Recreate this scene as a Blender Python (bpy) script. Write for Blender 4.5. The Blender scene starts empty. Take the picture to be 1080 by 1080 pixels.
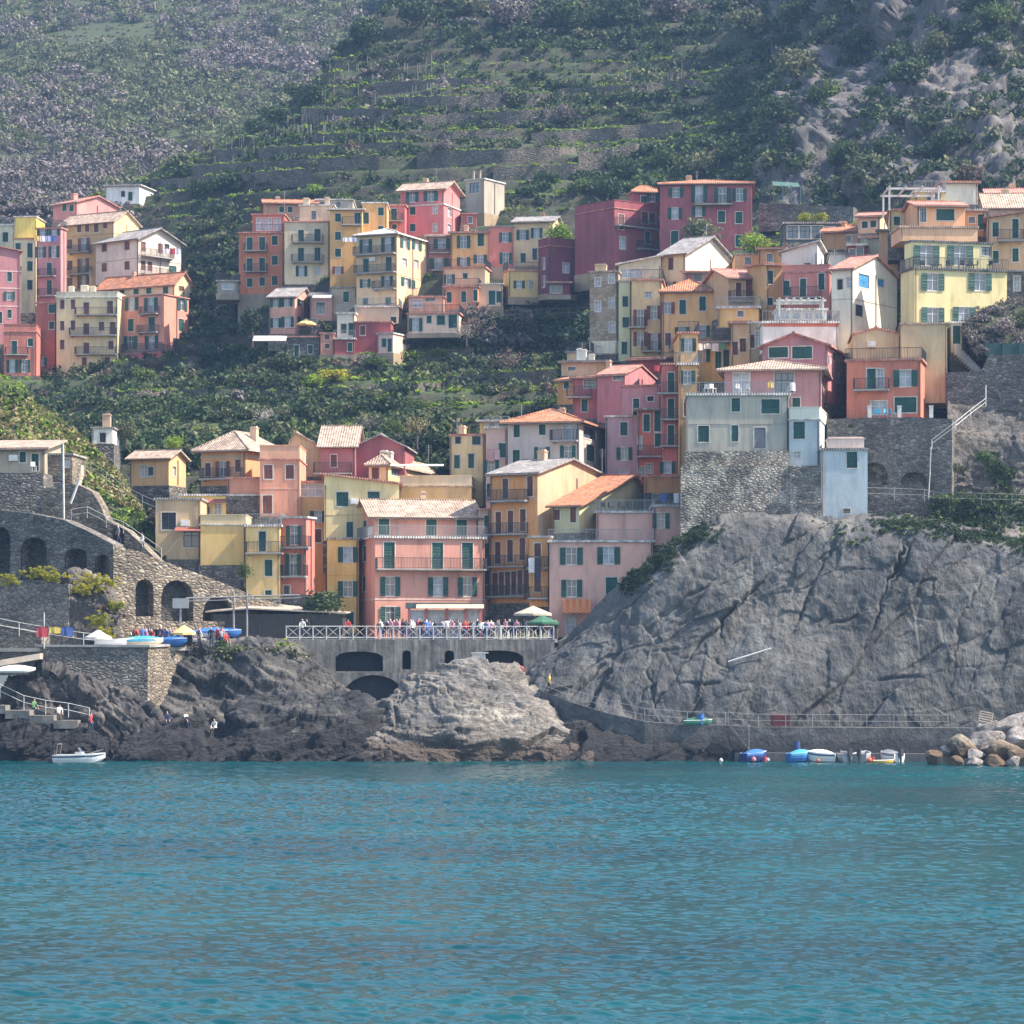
SKY=0.15; SUNE=4.8; HAZE=0.00018; EXPO=1.1; WBT=6900
import bpy, math, random
import numpy as np
from mathutils import Vector, Matrix
random.seed(7); RNG = np.random.RandomState(11)
F = 3250.0; CH = 9.0; HY = 690.0; CX = 540.0
sc = bpy.context.scene
COL = sc.collection
def P(px, py, D): return ((px-CX)/F*D, D, CH+(HY-py)/F*D)
def pxof(p): return (CX+p[0]/p[1]*F, HY-(p[2]-CH)/p[1]*F)
def hexlin(h, k=1.0):
    v = []
    for i in (0, 2, 4):
        c = int(h[i:i+2], 16)/255.0
        v.append(min(1.0, k*(c/12.92 if c <= .04045 else ((c+.055)/1.055)**2.4)))
    return v
# ---------------- numpy noise
def _h(ix, iy, iz, s=0):
    n = (ix.astype(np.int64)*374761393 + iy.astype(np.int64)*668265263 + iz.astype(np.int64)*2147483647 + s*974634777) & 0xFFFFFFFF
    n = ((n ^ (n >> 13))*1274126177) & 0xFFFFFFFF
    n = ((n ^ (n >> 16))*2246822519) & 0xFFFFFFFF
    return ((n ^ (n >> 15)) & 0xFFFFFF)/float(0xFFFFFF)
def vnoise(p, s=0):
    i = np.floor(p); f = p-i; f = f*f*f*(f*(f*6-15)+10); i = i.astype(np.int64)
    r = 0
    for a in (0, 1):
        for b in (0, 1):
            for c in (0, 1):
                w = (f[:, 0] if a else 1-f[:, 0])*(f[:, 1] if b else 1-f[:, 1])*(f[:, 2] if c else 1-f[:, 2])
                r = r+w*_h(i[:, 0]+a, i[:, 1]+b, i[:, 2]+c, s)
    return r*2-1
def fbm(p, o=5, lac=2.1, g=.5, s=0):
    r = 0; a = 1.0; q = p.copy()
    for k in range(o):
        r = r+a*vnoise(q, s+k); q = q*lac+13.7; a *= g
    return r
def ridged(p, o=4, s=0):
    r = 0; a = 1.0; q = p.copy()
    for k in range(o):
        r = r+a*(1-2*np.abs(vnoise(q, s+k))); q = q*2.05+7.1; a *= .5
    return r
def facets(p, s=0, tilt=1.0):   # broken planar blocks: every cell has its own offset and tilt
    i = np.floor(p).astype(np.int64); d1 = np.full(len(p), 9.); d2 = d1.copy(); val = np.zeros(len(p))
    for a in (-1, 0, 1):
        for b in (-1, 0, 1):
            for c in (-1, 0, 1):
                jx, jy, jz = i[:, 0]+a, i[:, 1]+b, i[:, 2]+c
                q = p-np.stack([jx+_h(jx, jy, jz, s), jy+_h(jx, jy, jz, s+1), jz+_h(jx, jy, jz, s+2)], 1); d = np.sqrt((q*q).sum(1)); m = d < d1
                v = (_h(jx, jy, jz, s+3)-.5)+tilt*(q[:, 0]*(_h(jx, jy, jz, s+4)-.5)+q[:, 2]*(_h(jx, jy, jz, s+5)-.5)+q[:, 1]*(_h(jx, jy, jz, s+6)-.5))
                d2 = np.where(m, d1, np.minimum(d2, d)); val = np.where(m, v, val); d1 = np.where(m, d, d1)
    return val, d2-d1
def voro(p, s=0):
    i = np.floor(p).astype(np.int64); d1 = np.full(len(p), 9.); d2 = d1.copy(); cid = np.zeros(len(p))
    for a in (-1, 0, 1):
        for b in (-1, 0, 1):
            for c in (-1, 0, 1):
                jx, jy, jz = i[:, 0]+a, i[:, 1]+b, i[:, 2]+c
                q = np.stack([jx+_h(jx, jy, jz, s), jy+_h(jx, jy, jz, s+1), jz+_h(jx, jy, jz, s+2)], 1)
                d = np.sqrt(((q-p)**2).sum(1)); m = d < d1
                d2 = np.where(m, d1, np.minimum(d2, d)); cid = np.where(m, _h(jx, jy, jz, s+3), cid); d1 = np.where(m, d, d1)
    return d1, d2, cid
# ---------------- objects
def tag(o, label=None, cat=None, group=None, kind=None):
    if label: o['label'] = label
    if cat: o['category'] = cat
    if group: o['group'] = group
    if kind: o['kind'] = kind
    return o
def empty(name, loc, rz=0, label=None, cat=None, group=None):
    o = bpy.data.objects.new(name, None); COL.objects.link(o); o.location = loc; o.rotation_euler = (0, 0, rz)
    o.empty_display_size = .5
    return tag(o, label, cat, group)
def npmesh(name, V, Fq, smooth=False):
    me = bpy.data.meshes.new(name); V = np.asarray(V, dtype=np.float32); Fq = np.asarray(Fq, dtype=np.int32)
    n, k = Fq.shape
    me.vertices.add(len(V)); me.vertices.foreach_set('co', V.ravel())
    me.loops.add(n*k); me.loops.foreach_set('vertex_index', Fq.ravel())
    me.polygons.add(n); me.polygons.foreach_set('loop_start', np.arange(n, dtype=np.int32)*k)
    me.polygons.foreach_set('loop_total', np.full(n, k, dtype=np.int32))
    if smooth: me.polygons.foreach_set('use_smooth', np.ones(n, dtype=bool))
    me.update(calc_edges=True); return me
def link(name, me, mats, parent=None, loc=None, rz=None):
    o = bpy.data.objects.new(name, me); COL.objects.link(o)
    if not isinstance(mats, (list, tuple)): mats = [mats]
    if not me.materials:
        for m in mats: me.materials.append(m)
    if parent is not None: o.parent = parent
    if loc is not None: o.location = loc
    if rz is not None: o.rotation_euler = (0, 0, rz)
    return o
class MB:
    def __init__(s): s.v = []; s.f = []; s.m = []; s.cur = 0
    def face(s, pts):
        n = len(s.v); s.v += [tuple(p) for p in pts]; s.f.append(tuple(range(n, n+len(pts)))); s.m.append(s.cur)
    def box(s, x0, y0, z0, x1, y1, z1, T=None):
        c = [(x0,y0,z0),(x1,y0,z0),(x1,y1,z0),(x0,y1,z0),(x0,y0,z1),(x1,y0,z1),(x1,y1,z1),(x0,y1,z1)]
        if T: c = [T(*q) for q in c]
        n = len(s.v); s.v += c
        for q in ((0,3,2,1),(4,5,6,7),(0,1,5,4),(1,2,6,5),(2,3,7,6),(3,0,4,7)):
            s.f.append(tuple(n+i for i in q)); s.m.append(s.cur)
    def tube(s, a, b, r, r2=None, n=6, cap=True):
        a = Vector(a); b = Vector(b); r2 = r if r2 is None else r2
        d = (b-a).normalized(); u = d.orthogonal().normalized(); w = d.cross(u)
        k = len(s.v)
        for (c, rr) in ((a, r), (b, r2)):
            for i in range(n):
                t = 2*math.pi*i/n; s.v.append(tuple(c+u*rr*math.cos(t)+w*rr*math.sin(t)))
        for i in range(n):
            j = (i+1) % n; s.f.append((k+i, k+j, k+n+j, k+n+i)); s.m.append(s.cur)
        if cap:
            s.f.append(tuple(k+n-1-i for i in range(n))); s.m.append(s.cur)
            s.f.append(tuple(k+n+i for i in range(n))); s.m.append(s.cur)
    def slab(s, poly, t):
        n = len(poly); lo = [(p[0], p[1], p[2]-t) for p in poly]
        s.face(poly); s.face(lo[::-1])
        for i in range(n):
            j = (i+1) % n; s.face([poly[i], lo[i], lo[j], poly[j]])
    def build(s, name, mats, parent=None, loc=None, rz=None, smooth=False):
        me = bpy.data.meshes.new(name); me.from_pydata(s.v, [], s.f)
        o = link(name, me, mats, parent, loc, rz)
        if s.cur: me.polygons.foreach_set('material_index', s.m)
        if smooth: me.polygons.foreach_set('use_smooth', [True]*len(s.f))
        me.update(); return o
# ---------------- materials
MATS = {}
def newmat(name):
    m = bpy.data.materials.new(name); m.use_nodes = True; nt = m.node_tree
    b = nt.nodes['Principled BSDF']; return m, nt, b
def N(nt, t, **k):
    n = nt.nodes.new(t)
    for a, v in k.items():
        if a in n.inputs.keys(): n.inputs[a].default_value = v
        else: setattr(n, a, v)
    return n
def ramp(nt, fac, stops):
    r = nt.nodes.new('ShaderNodeValToRGB'); e = r.color_ramp.elements
    while len(e) < len(stops): e.new(.5)
    for i, (p, c) in enumerate(stops):
        e[i].position = p; e[i].color = (c[0], c[1], c[2], 1) if not isinstance(c, (int, float)) else (c, c, c, 1)
    nt.links.new(fac, r.inputs[0]); return r.outputs[0]
def mixc(nt, fac, a, b, mode='MIX'):
    m = nt.nodes.new('ShaderNodeMix'); m.data_type = 'RGBA'; m.blend_type = mode
    if isinstance(fac, (int, float)): m.inputs[0].default_value = fac
    else: nt.links.new(fac, m.inputs[0])
    for s, x in ((6, a), (7, b)):
        if hasattr(x, 'is_linked') or hasattr(x, 'links'): nt.links.new(x, m.inputs[s])
        else: m.inputs[s].default_value = (x[0], x[1], x[2], 1)
    return m.outputs[2]
def coords(nt, scale=(1, 1, 1), rot=(0, 0, 0), kind='Object'):
    tc = nt.nodes.new('ShaderNodeTexCoord'); mp = nt.nodes.new('ShaderNodeMapping')
    mp.inputs['Scale'].default_value = scale; mp.inputs['Rotation'].default_value = rot
    nt.links.new(tc.outputs[kind], mp.inputs[0]); return mp.outputs[0]
def geopos(nt, scale=(1, 1, 1), rot=(0, 0, 0)):
    tc = nt.nodes.new('ShaderNodeNewGeometry'); mp = nt.nodes.new('ShaderNodeMapping')
    mp.inputs['Scale'].default_value = scale; mp.inputs['Rotation'].default_value = rot
    nt.links.new(tc.outputs['Position'], mp.inputs[0]); return mp.outputs[0]
def noise(nt, vec, sc_, det=4, rough=.55, dist=0):
    n = nt.nodes.new('ShaderNodeTexNoise'); n.inputs['Scale'].default_value = sc_; n.inputs['Detail'].default_value = det
    n.inputs['Roughness'].default_value = rough; n.inputs['Distortion'].default_value = dist
    nt.links.new(vec, n.inputs['Vector']); return n.outputs['Fac']
def bump(nt, b, h, st, dist=.1):
    n = nt.nodes.new('ShaderNodeBump'); n.inputs['Strength'].default_value = st; n.inputs['Distance'].default_value = dist
    nt.links.new(h, n.inputs['Height']); nt.links.new(n.outputs[0], b.inputs['Normal'])
def plaster(h):
    key = 'plaster_'+h
    if key in MATS: return MATS[key]
    m, nt, b = newmat(key); c = hexlin(h, WALLK); l_ = .3*c[0]+.59*c[1]+.11*c[2]; c = [min(.8, (x*.72+l_*.28)*k_) for x, k_ in zip(c, (1.22, 1.19, 1.08))]
    n1 = noise(nt, geopos(nt, (1, 1, .35)), .9, 5, .6)
    n2 = noise(nt, geopos(nt, (2.5, 2.5, .25)), 1.0, 4, .65)
    lo = [x*.8 for x in c]; hi = [min(1, x*1.08+.01) for x in c]
    c1 = ramp(nt, n1, [(.3, lo), (.5, c), (.72, hi)])
    st = ramp(nt, n2, [(.33, .55), (.46, 1.0)])
    c2 = mixc(nt, .4, c1, st, 'MULTIPLY')
    n3 = noise(nt, geopos(nt), .16, 2, .5)
    c3 = mixc(nt, 1.0, c2, ramp(nt, n3, [(.35, (.82, .84, .86)), (.65, (1.08, 1.04, 1.0))]), 'MULTIPLY')
    n4 = noise(nt, geopos(nt), 1.7, 6, .72); gr = [l_*.9+.05, l_*.88+.045, l_*.85+.04]
    c3 = mixc(nt, ramp(nt, n4, [(.56, 0.0), (.68, .55)]), c3, gr)
    nt.links.new(c3, b.inputs['Base Color']); b.inputs['Roughness'].default_value = .92
    b.inputs['Specular IOR Level'].default_value = .2
    bump(nt, b, noise(nt, geopos(nt), 5, 3), .35, .03)
    MATS[key] = m; return m
def plain(name, c, rough=.7, var=.25, scale=2.0, metal=0):
    if name in MATS: return MATS[name]
    m, nt, b = newmat(name)
    n = noise(nt, geopos(nt), scale, 3)
    nt.links.new(ramp(nt, n, [(.3, [x*(1-var) for x in c]), (.7, [min(1, x*(1+var*.5)) for x in c])]), b.inputs['Base Color'])
    b.inputs['Roughness'].default_value = rough; b.inputs['Metallic'].default_value = metal
    MATS[name] = m; return m
def shutter_mat(name, c):
    m, nt, b = newmat(name)
    w = nt.nodes.new('ShaderNodeTexWave'); w.wave_type = 'BANDS'; w.bands_direction = 'Z'; w.inputs['Scale'].default_value = 2.2
    nt.links.new(coords(nt), w.inputs['Vector'])
    n = noise(nt, geopos(nt), .7, 2)
    c1 = ramp(nt, n, [(.3, [x*.65 for x in c]), (.7, [x*1.3 for x in c])])
    nt.links.new(c1, b.inputs['Base Color']); b.inputs['Roughness'].default_value = .6
    bump(nt, b, w.outputs['Fac'], .8, .03); MATS[name] = m; return m
def tile_mat(name, c, c2):
    m, nt, b = newmat(name)
    w = nt.nodes.new('ShaderNodeTexWave'); w.wave_type = 'BANDS'; w.bands_direction = 'X'; w.inputs['Scale'].default_value = 1.3
    nt.links.new(coords(nt), w.inputs['Vector'])
    v = nt.nodes.new('ShaderNodeTexVoronoi'); v.inputs['Scale'].default_value = 3.2; nt.links.new(geopos(nt), v.inputs['Vector'])
    n = noise(nt, geopos(nt), 1.1, 5, .65)
    c1 = ramp(nt, n, [(.3, c2), (.52, c), (.75, [min(1, x*1.25) for x in c])])
    s = nt.nodes.new('ShaderNodeSeparateColor'); nt.links.new(v.outputs['Color'], s.inputs[0])
    c1 = mixc(nt, .7, c1, ramp(nt, s.outputs[0], [(0, .5), (1, 1.25)]), 'MULTIPLY')
    c1 = mixc(nt, ramp(nt, noise(nt, geopos(nt), .7, 5, .75), [(.52, 0.0), (.68, .75)]), c1, (.2, .17, .13))
    nt.links.new(c1, b.inputs['Base Color']); b.inputs['Roughness'].default_value = .9
    bump(nt, b, w.outputs['Fac'], .9, .06); MATS[name] = m; return m
def stone_mat(name, cols, scale=2.6, mortar=.05, patch=None, dark=.35):
    m, nt, b = newmat(name); g = geopos(nt, (1, 1, 1.7))
    nz = nt.nodes.new('ShaderNodeTexNoise'); nz.inputs['Scale'].default_value = 2.0; nt.links.new(g, nz.inputs['Vector'])
    ad = nt.nodes.new('ShaderNodeVectorMath'); ad.operation = 'MULTIPLY_ADD'; ad.inputs[1].default_value = (.25, .25, .25)
    nt.links.new(nz.outputs['Color'], ad.inputs[0]); nt.links.new(g, ad.inputs[2])
    v = nt.nodes.new('ShaderNodeTexVoronoi'); v.inputs['Scale'].default_value = scale; nt.links.new(ad.outputs[0], v.inputs['Vector'])
    e = nt.nodes.new('ShaderNodeTexVoronoi'); e.feature = 'DISTANCE_TO_EDGE'; e.inputs['Scale'].default_value = scale; nt.links.new(ad.outputs[0], e.inputs['Vector'])
    s = nt.nodes.new('ShaderNodeSeparateColor'); nt.links.new(v.outputs['Color'], s.inputs[0])
    k = len(cols)
    c1 = ramp(nt, s.outputs[0], [(i/(k-1), c) for i, c in enumerate(cols)])
    big = noise(nt, geopos(nt), .35, 5, .65)
    c1 = mixc(nt, .8, c1, ramp(nt, big, [(.3, .45), (.6, 1.15)]), 'MULTIPLY')
    if patch:
        pn = noise(nt, geopos(nt), .55, 5, .7)
        c1 = mixc(nt, ramp(nt, pn, [(.5, 0.0), (.58, 1.0)]), c1, patch)
    ef = ramp(nt, e.outputs['Distance'], [(0, dark), (mortar*2, 1.0)])
    c1 = mixc(nt, 1.0, c1, ef, 'MULTIPLY')
    nt.links.new(c1, b.inputs['Base Color']); b.inputs['Roughness'].default_value = .95
    bump(nt, b, e.outputs['Distance'], .9, .25); MATS[name] = m; return m
def rock_mat(name, ca, cb, cc, rot=(0, 0, 0), stretch=(1, 1, 1), scale=.35, crack=.6, wet=None, wl=0.0):
    m, nt, b = newmat(name); g = geopos(nt, stretch, rot)
    n1 = noise(nt, g, scale, 8, .68, .6); n2 = noise(nt, g, scale*5, 6, .7)
    c1 = ramp(nt, n1, [(.32, ca), (.5, cb), (.68, cc)])
    c1 = mixc(nt, .8, c1, ramp(nt, n2, [(.3, .5), (.62, 1.2)]), 'MULTIPLY')
    pt = noise(nt, geopos(nt, (1, 1, 1), rot), scale*.45, 5, .7, 1.2); c1 = mixc(nt, .9, c1, ramp(nt, pt, [(.34, (.62, .68, .76)), (.47, (1.0, 1.0, 1.0)), (.56, (1.05, 1.0, .93)), (.66, (1.42, 1.42, 1.4))]), 'MULTIPLY')
    e = nt.nodes.new('ShaderNodeTexVoronoi'); e.feature = 'DISTANCE_TO_EDGE'; e.inputs['Scale'].default_value = scale*1.1
    nz = nt.nodes.new('ShaderNodeTexNoise'); nz.inputs['Scale'].default_value = scale*2.5; nz.inputs['Detail'].default_value = 5; nt.links.new(g, nz.inputs['Vector'])
    ad = nt.nodes.new('ShaderNodeVectorMath'); ad.operation = 'MULTIPLY_ADD'; ad.inputs[1].default_value = (1.6, 1.6, 1.6)
    nt.links.new(nz.outputs['Color'], ad.inputs[0]); nt.links.new(g, ad.inputs[2]); nt.links.new(ad.outputs[0], e.inputs['Vector'])
    c1 = mixc(nt, crack, c1, ramp(nt, e.outputs['Distance'], [(0, .25), (.035, 1.0)]), 'MULTIPLY')
    e2 = nt.nodes.new('ShaderNodeTexVoronoi'); e2.feature = 'DISTANCE_TO_EDGE'; e2.inputs['Scale'].default_value = scale*4.2; nt.links.new(ad.outputs[0], e2.inputs['Vector'])
    c1 = mixc(nt, crack*.7, c1, ramp(nt, e2.outputs['Distance'], [(0, .35), (.04, 1.0)]), 'MULTIPLY')
    if wet:   # dark algae band and salt line just above the water, by true height
        gp = nt.nodes.new('ShaderNodeNewGeometry'); sx = nt.nodes.new('ShaderNodeSeparateXYZ'); nt.links.new(gp.outputs['Position'], sx.inputs[0])
        wn = noise(nt, geopos(nt), .8, 4); mm = nt.nodes.new('ShaderNodeMath'); mm.operation = 'MULTIPLY_ADD'; mm.inputs[1].default_value = -2.4-wl*2
        nt.links.new(wn, mm.inputs[0]); nt.links.new(sx.outputs[2], mm.inputs[2])
        c1 = mixc(nt, ramp(nt, mm.outputs[0], [(0, (1, 1, 1)), (.9, (0, 0, 0))]), c1, wet)
    nt.links.new(c1, b.inputs['Base Color']); b.inputs['Roughness'].default_value = .88
    hh = nt.nodes.new('ShaderNodeMath'); hh.operation = 'ADD'; nt.links.new(n1, hh.inputs[0]); nt.links.new(n2, hh.inputs[1])
    bump(nt, b, hh.outputs[0], .9, .5); MATS[name] = m; return m
def leaf_mat(name, ca, cb, cc=None, trans=.25):
    m, nt, b = newmat(name)
    g = nt.nodes.new('ShaderNodeNewGeometry'); n = noise(nt, geopos(nt), .22, 3, .6)
    mm = nt.nodes.new('ShaderNodeMath'); mm.operation = 'MULTIPLY_ADD'; mm.inputs[1].default_value = .5
    nt.links.new(g.outputs['Random Per Island'], mm.inputs[0]); 
    m2 = nt.nodes.new('ShaderNodeMath'); m2.operation = 'MULTIPLY_ADD'; m2.inputs[1].default_value = 1.3; m2.inputs[2].default_value = -.35
    nt.links.new(n, m2.inputs[0]); nt.links.new(m2.outputs[0], mm.inputs[2])
    st = [(.15, ca), (.55, cb), (.95, cc or [x*1.5 for x in cb])]
    c = ramp(nt, mm.outputs[0], st); nt.links.new(c, b.inputs['Base Color']); b.inputs['Roughness'].default_value = .7
    b.inputs['Specular IOR Level'].default_value = .25
    t = nt.nodes.new('ShaderNodeBsdfTranslucent'); nt.links.new(c, t.inputs[0]); mx = nt.nodes.new('ShaderNodeMixShader'); mx.inputs[0].default_value = trans
    out = nt.nodes['Material Output']; nt.links.new(b.outputs[0], mx.inputs[1]); nt.links.new(t.outputs[0], mx.inputs[2]); nt.links.new(mx.outputs[0], out.inputs[0])
    MATS[name] = m; return m
WALLK = 1.0
SH = {'g': shutter_mat('green_shutter', (.012, .085, .07)), 'b': shutter_mat('brown_shutter', (.17, .06, .045)), 'u': shutter_mat('blue_shutter', (.05, .28, .55)),
      'k': shutter_mat('dark_shutter', (.03, .035, .045)), 'w': shutter_mat('white_shutter', (.6, .6, .6)), 'e': shutter_mat('grey_shutter', (.2, .2, .22))}
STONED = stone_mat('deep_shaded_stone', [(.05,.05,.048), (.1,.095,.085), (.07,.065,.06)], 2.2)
M_dark = plain('dark_glass', (.015, .018, .025), .25, .3)
M_frame = plain('white_frame', (.72, .72, .7), .5, .15); M_trim = plain('stone_trim', (.6, .56, .5), .8, .3)
M_pane, nt, b = newmat('window_glass'); b.inputs['Base Color'].default_value = (.10, .13, .17, 1); b.inputs['Roughness'].default_value = .08; b.inputs['Specular IOR Level'].default_value = 1.0
M_cur_sky = plain('curtain_sky_glass', (.42, .46, .52), .25, .35, 1.5)  # curtains, with reflected sky put into the pale blue-grey colour
M_iron = plain('dark_iron', (.05, .05, .055), .5); M_white = plain('white_paint', (.6, .6, .57), .6, .2); M_conc = plain('concrete', (.34, .33, .31), .9, .35, .8)
M_wire = plain('galvanised_steel', (.28, .28, .28), .4, .15)
TILE = {'o': tile_mat('orange_tiles', (.52, .21, .11), (.3, .13, .09)), 'p': tile_mat('pale_tiles', (.47, .35, .27), (.29, .22, .18)),
        'g': tile_mat('grey_slates', (.34, .32, .31), (.16, .15, .15)), 'k': tile_mat('pink_tiles', (.55, .25, .19), (.3, .15, .12)), 'w': tile_mat('white_slab', (.62, .6, .57), (.4, .38, .36)),
        'd': tile_mat('dark_slab', (.1, .11, .13), (.06, .07, .08))}
STONE = stone_mat('dark_stone_masonry', [(.10,.095,.09), (.2,.185,.165), (.14,.13,.12), (.3,.28,.25)], 2.2)  # dark stone; on left and quay walls the shade is in the colour
STONEL = stone_mat('warm_sunlit_masonry', [(.19,.155,.11), (.31,.26,.195), (.15,.125,.1), (.38,.33,.26)], 2.1)  # paler copy of the masonry, sunlight on ramp and quay corner coloured in
STONEP = stone_mat('plaster_patched_stone', [(.12,.115,.105), (.24,.22,.19), (.17,.16,.14), (.34,.31,.26)], 2.6, patch=(.42, .39, .33))
# ---------------- houses
M_pipe = plain('copper_brown_pipe', (.16, .11, .085), .6)
WC = {}
def box_me(w, d, h, name):
    k = (name, round(w, 2), round(d, 2), round(h, 2))
    if k not in WC:
        m = MB(); m.box(-w/2, 0, -h/2, w/2, d, h/2); me = bpy.data.meshes.new(name); me.from_pydata(m.v, [], m.f); me.update(); WC[k] = me
    return WC[k]
def shutter_me(w, h):
    k = ('sh', round(w, 2), round(h, 2))
    if k not in WC:
        m = MB(); t = .05; m.box(-w/2, .012, -h/2, w/2, .03, h/2)
        for a, b_ in ((-w/2, -w/2+t), (w/2-t, w/2)): m.box(a, 0, -h/2, b_, .045, h/2)
        for c in (-h/2, -t/2, h/2-t): m.box(-w/2+t, .001, c, w/2-t, .044, c+t)
        n = max(4, int(h/.13))
        for i in range(n):
            z = -h/2+t+(h-2*t)*(i+.5)/n; m.box(-w/2+t, .004, z-.02, w/2-t, .04, z+.012)
        me = bpy.data.meshes.new('shutter'); me.from_pydata(m.v, [], m.f); me.update(); WC[k] = me
    return WC[k]
def put(name, me, mat, parent, loc, rz):
    o = bpy.data.objects.new(name, me); COL.objects.link(o)
    if not me.materials: me.materials.append(None)
    o.material_slots[0].link = 'OBJECT'; o.material_slots[0].material = mat
    o.parent = parent; o.location = loc; o.rotation_euler = (0, 0, rz); return o
class Face: pass
def rail_mesh(m, L, h=.95, step=.14, T=None, d=0.0):
    n = max(2, int(L/step))
    for i in range(n+1):
        x = L*i/n; r = .014 if i % 8 else .025; m.box(x-r, d-r, 0, x+r, d+r, h, T)
    m.box(0, d-.025, h, L, d+.025, h+.05, T); m.box(0, d-.015, .08, L, d+.015, .11, T)
ROOTS = []
def house(label, col, x0, x1, yt, yb, D, yaw=0, xs=None, dep=9, roof='flat', rise=1.4, peak=None, tile='o', wins=(), chim=(), base=0, cat='house', name=None, wall=None, over=.35, group=None, bands=(), scol=None, pcol=None, par=.9):
    th = math.radians(yaw); c, s = math.cos(th), math.sin(th)
    U = np.array([c, -s, 0]); W_ = np.array([s, c, 0])
    k0, k1 = (x0-CX)/F, (x1-CX)/F
    if yaw >= 0:
        Nn = np.array([k1*D, D, 0.]); W = (Nn[0]-k0*Nn[1])/(c+k0*s); L0 = Nn-W*U
    else:
        Nn = np.array([k0*D, D, 0.]); W = (k1*Nn[1]-Nn[0])/(c+k1*s); L0 = Nn.copy()
    L = dep
    if xs is not None:
        ks = (xs-CX)/F; q = s-ks*c
        if abs(q) > 1e-4:
            l = (ks*Nn[1]-Nn[0])/q
            L = min(22, l) if l > 1 else dep
    zt = CH+(HY-yt)/F*D; zb = CH+(HY-yb)/F*D; H = zt-zb
    L0[2] = zb; Nn[2] = zb
    root = empty(name or cat, tuple(L0), -th, label, cat, group); ROOTS.append(root)
    fr = Face(); fr.o = L0; fr.n = W_; fr.u = U; fr.W = W; fr.T = lambda u, v, d: (u, d, v); fr.rz = 0
    sd = Face(); sd.o = Nn; sd.n = U; sd.u = W_; sd.W = L
    if yaw >= 0: sd.T = lambda u, v, d: (W-d, u, v); sd.rz = math.pi/2
    else: sd.T = lambda u, v, d: (d, u, v); sd.rz = -math.pi/2
    def hit(f, px, py):
        k = (px-CX)/F; m_ = (HY-py)/F
        t = (f.o[:2]@f.n[:2])/(k*f.n[0]+f.n[1]); p = np.array([k*t, t, CH+m_*t])-f.o
        return float(p[:2]@f.u[:2]), float(p[2])
    mat = wall or plaster(col)
    holes = {0: [], 1: []}; todo = []
    for w in wins:
        kd = w[0]; f = fr; fi = 0
        if kd[0] == '>': kd = kd[1:]; f = sd; fi = 1
        if kd == 'B':
            for (a, bb, yy) in w[1:]:
                u0, v0 = hit(f, a, yy); u1, v1 = hit(f, bb, yy)
                todo.append(('B', f, min(u0, u1), max(u0, u1), (v0+v1)/2, fi))
            continue
        ww, hh = w[1], w[2]
        for (px, py) in w[3:]:
            u0, _ = hit(f, px-ww/2, py); u1, _ = hit(f, px+ww/2, py); uc, vt = hit(f, px, py-hh/2); _, vb = hit(f, px, py+hh/2)
            if u0 > u1: u0, u1 = u1, u0
            uc = (u0+u1)/2; wm = u1-u0
            hw = wm*(.5 if kd[0] == 's' or kd[0] == 'g' else .24)
            if kd[0] == 'o' and wm < 1.7: wm = min(1.7, max(wm, 1.5)); hw = wm*.24
            if kd[0] in 'sg' and wm < .6: hw = .3
            hw = min(hw, f.W/2-.1)
            a, bb = max(.08, uc-hw), min(f.W-.08, uc+hw); vb = max(.05, vb); vt = min(H-.08, vt)
            if bb-a < .25 or vt-vb < .25: continue
            if any(not (bb+.03 < q[0] or a-.03 > q[1] or vt+.03 < q[2] or vb-.03 > q[3]) for q in holes[fi]): continue
            holes[fi].append((a, bb, vb, vt)); todo.append(('W', f, kd, a, bb, vb, vt, wm))
    m = MB(); sm = MB() if scol else m
    R = .22
    for f, fi in ((fr, 0), (sd, 1)):
        mf = m; m = sm if fi else m
        us = sorted({0, f.W} | {q for h in holes[fi] for q in h[:2]}); vs = sorted({0, H} | {q for h in holes[fi] for q in h[2:]})
        for i in range(len(us)-1):
            for j in range(len(vs)-1):
                uc, vc = (us[i]+us[i+1])/2, (vs[j]+vs[j+1])/2
                if any(h[0] < uc < h[1] and h[2] < vc < h[3] for h in holes[fi]): continue
                m.face([f.T(us[i], vs[j], 0), f.T(us[i+1], vs[j], 0), f.T(us[i+1], vs[j+1], 0), f.T(us[i], vs[j+1], 0)])
        for a, bb, v0, v1 in holes[fi]:
            q = [(a, v0), (bb, v0), (bb, v1), (a, v1)]
            for i in range(4):
                p, r = q[i], q[(i+1) % 4]; m.face([f.T(p[0], p[1], 0), f.T(r[0], r[1], 0), f.T(r[0], r[1], R), f.T(p[0], p[1], R)])
        m = mf
    ox = 0 if yaw >= 0 else W
    m.face([(ox, 0, 0), (ox, L, 0), (ox, L, H), (ox, 0, H)]); m.face([(0, L, 0), (W, L, 0), (W, L, H), (0, L, H)])
    m.face([(0, 0, 0), (W, 0, 0), (W, L, 0), (0, L, 0)])
    r = MB(); e = over; t = .16; rm = TILE[tile]
    if peak is not None:
        f = fr if roof in ('gy', 'hip', 'pent') else sd
        pu, pv = hit(f, *peak); rise = max(.3, pv-H)
    if roof == 'gx':
        yr = pu if peak is not None else L/2; yr = min(max(yr, .5), L-.5); z = H+rise; s1 = rise/yr; s2 = rise/(L-yr)
        for x in (0, W): (sm if x == (W if yaw >= 0 else 0) else m).face([(x, 0, H), (x, L, H), (x, yr, z)])
        r.slab([(-e, -e, H-e*s1+t), (W+e, -e, H-e*s1+t), (W+e, yr, z+t), (-e, yr, z+t)], t)
        r.slab([(-e, yr, z+t), (W+e, yr, z+t), (W+e, L+e, H-e*s2+t), (-e, L+e, H-e*s2+t)], t)
        r.box(-e, yr-.14, z+t-.05, W+e, yr+.14, z+t+.07)
    elif roof == 'gy':
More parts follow.
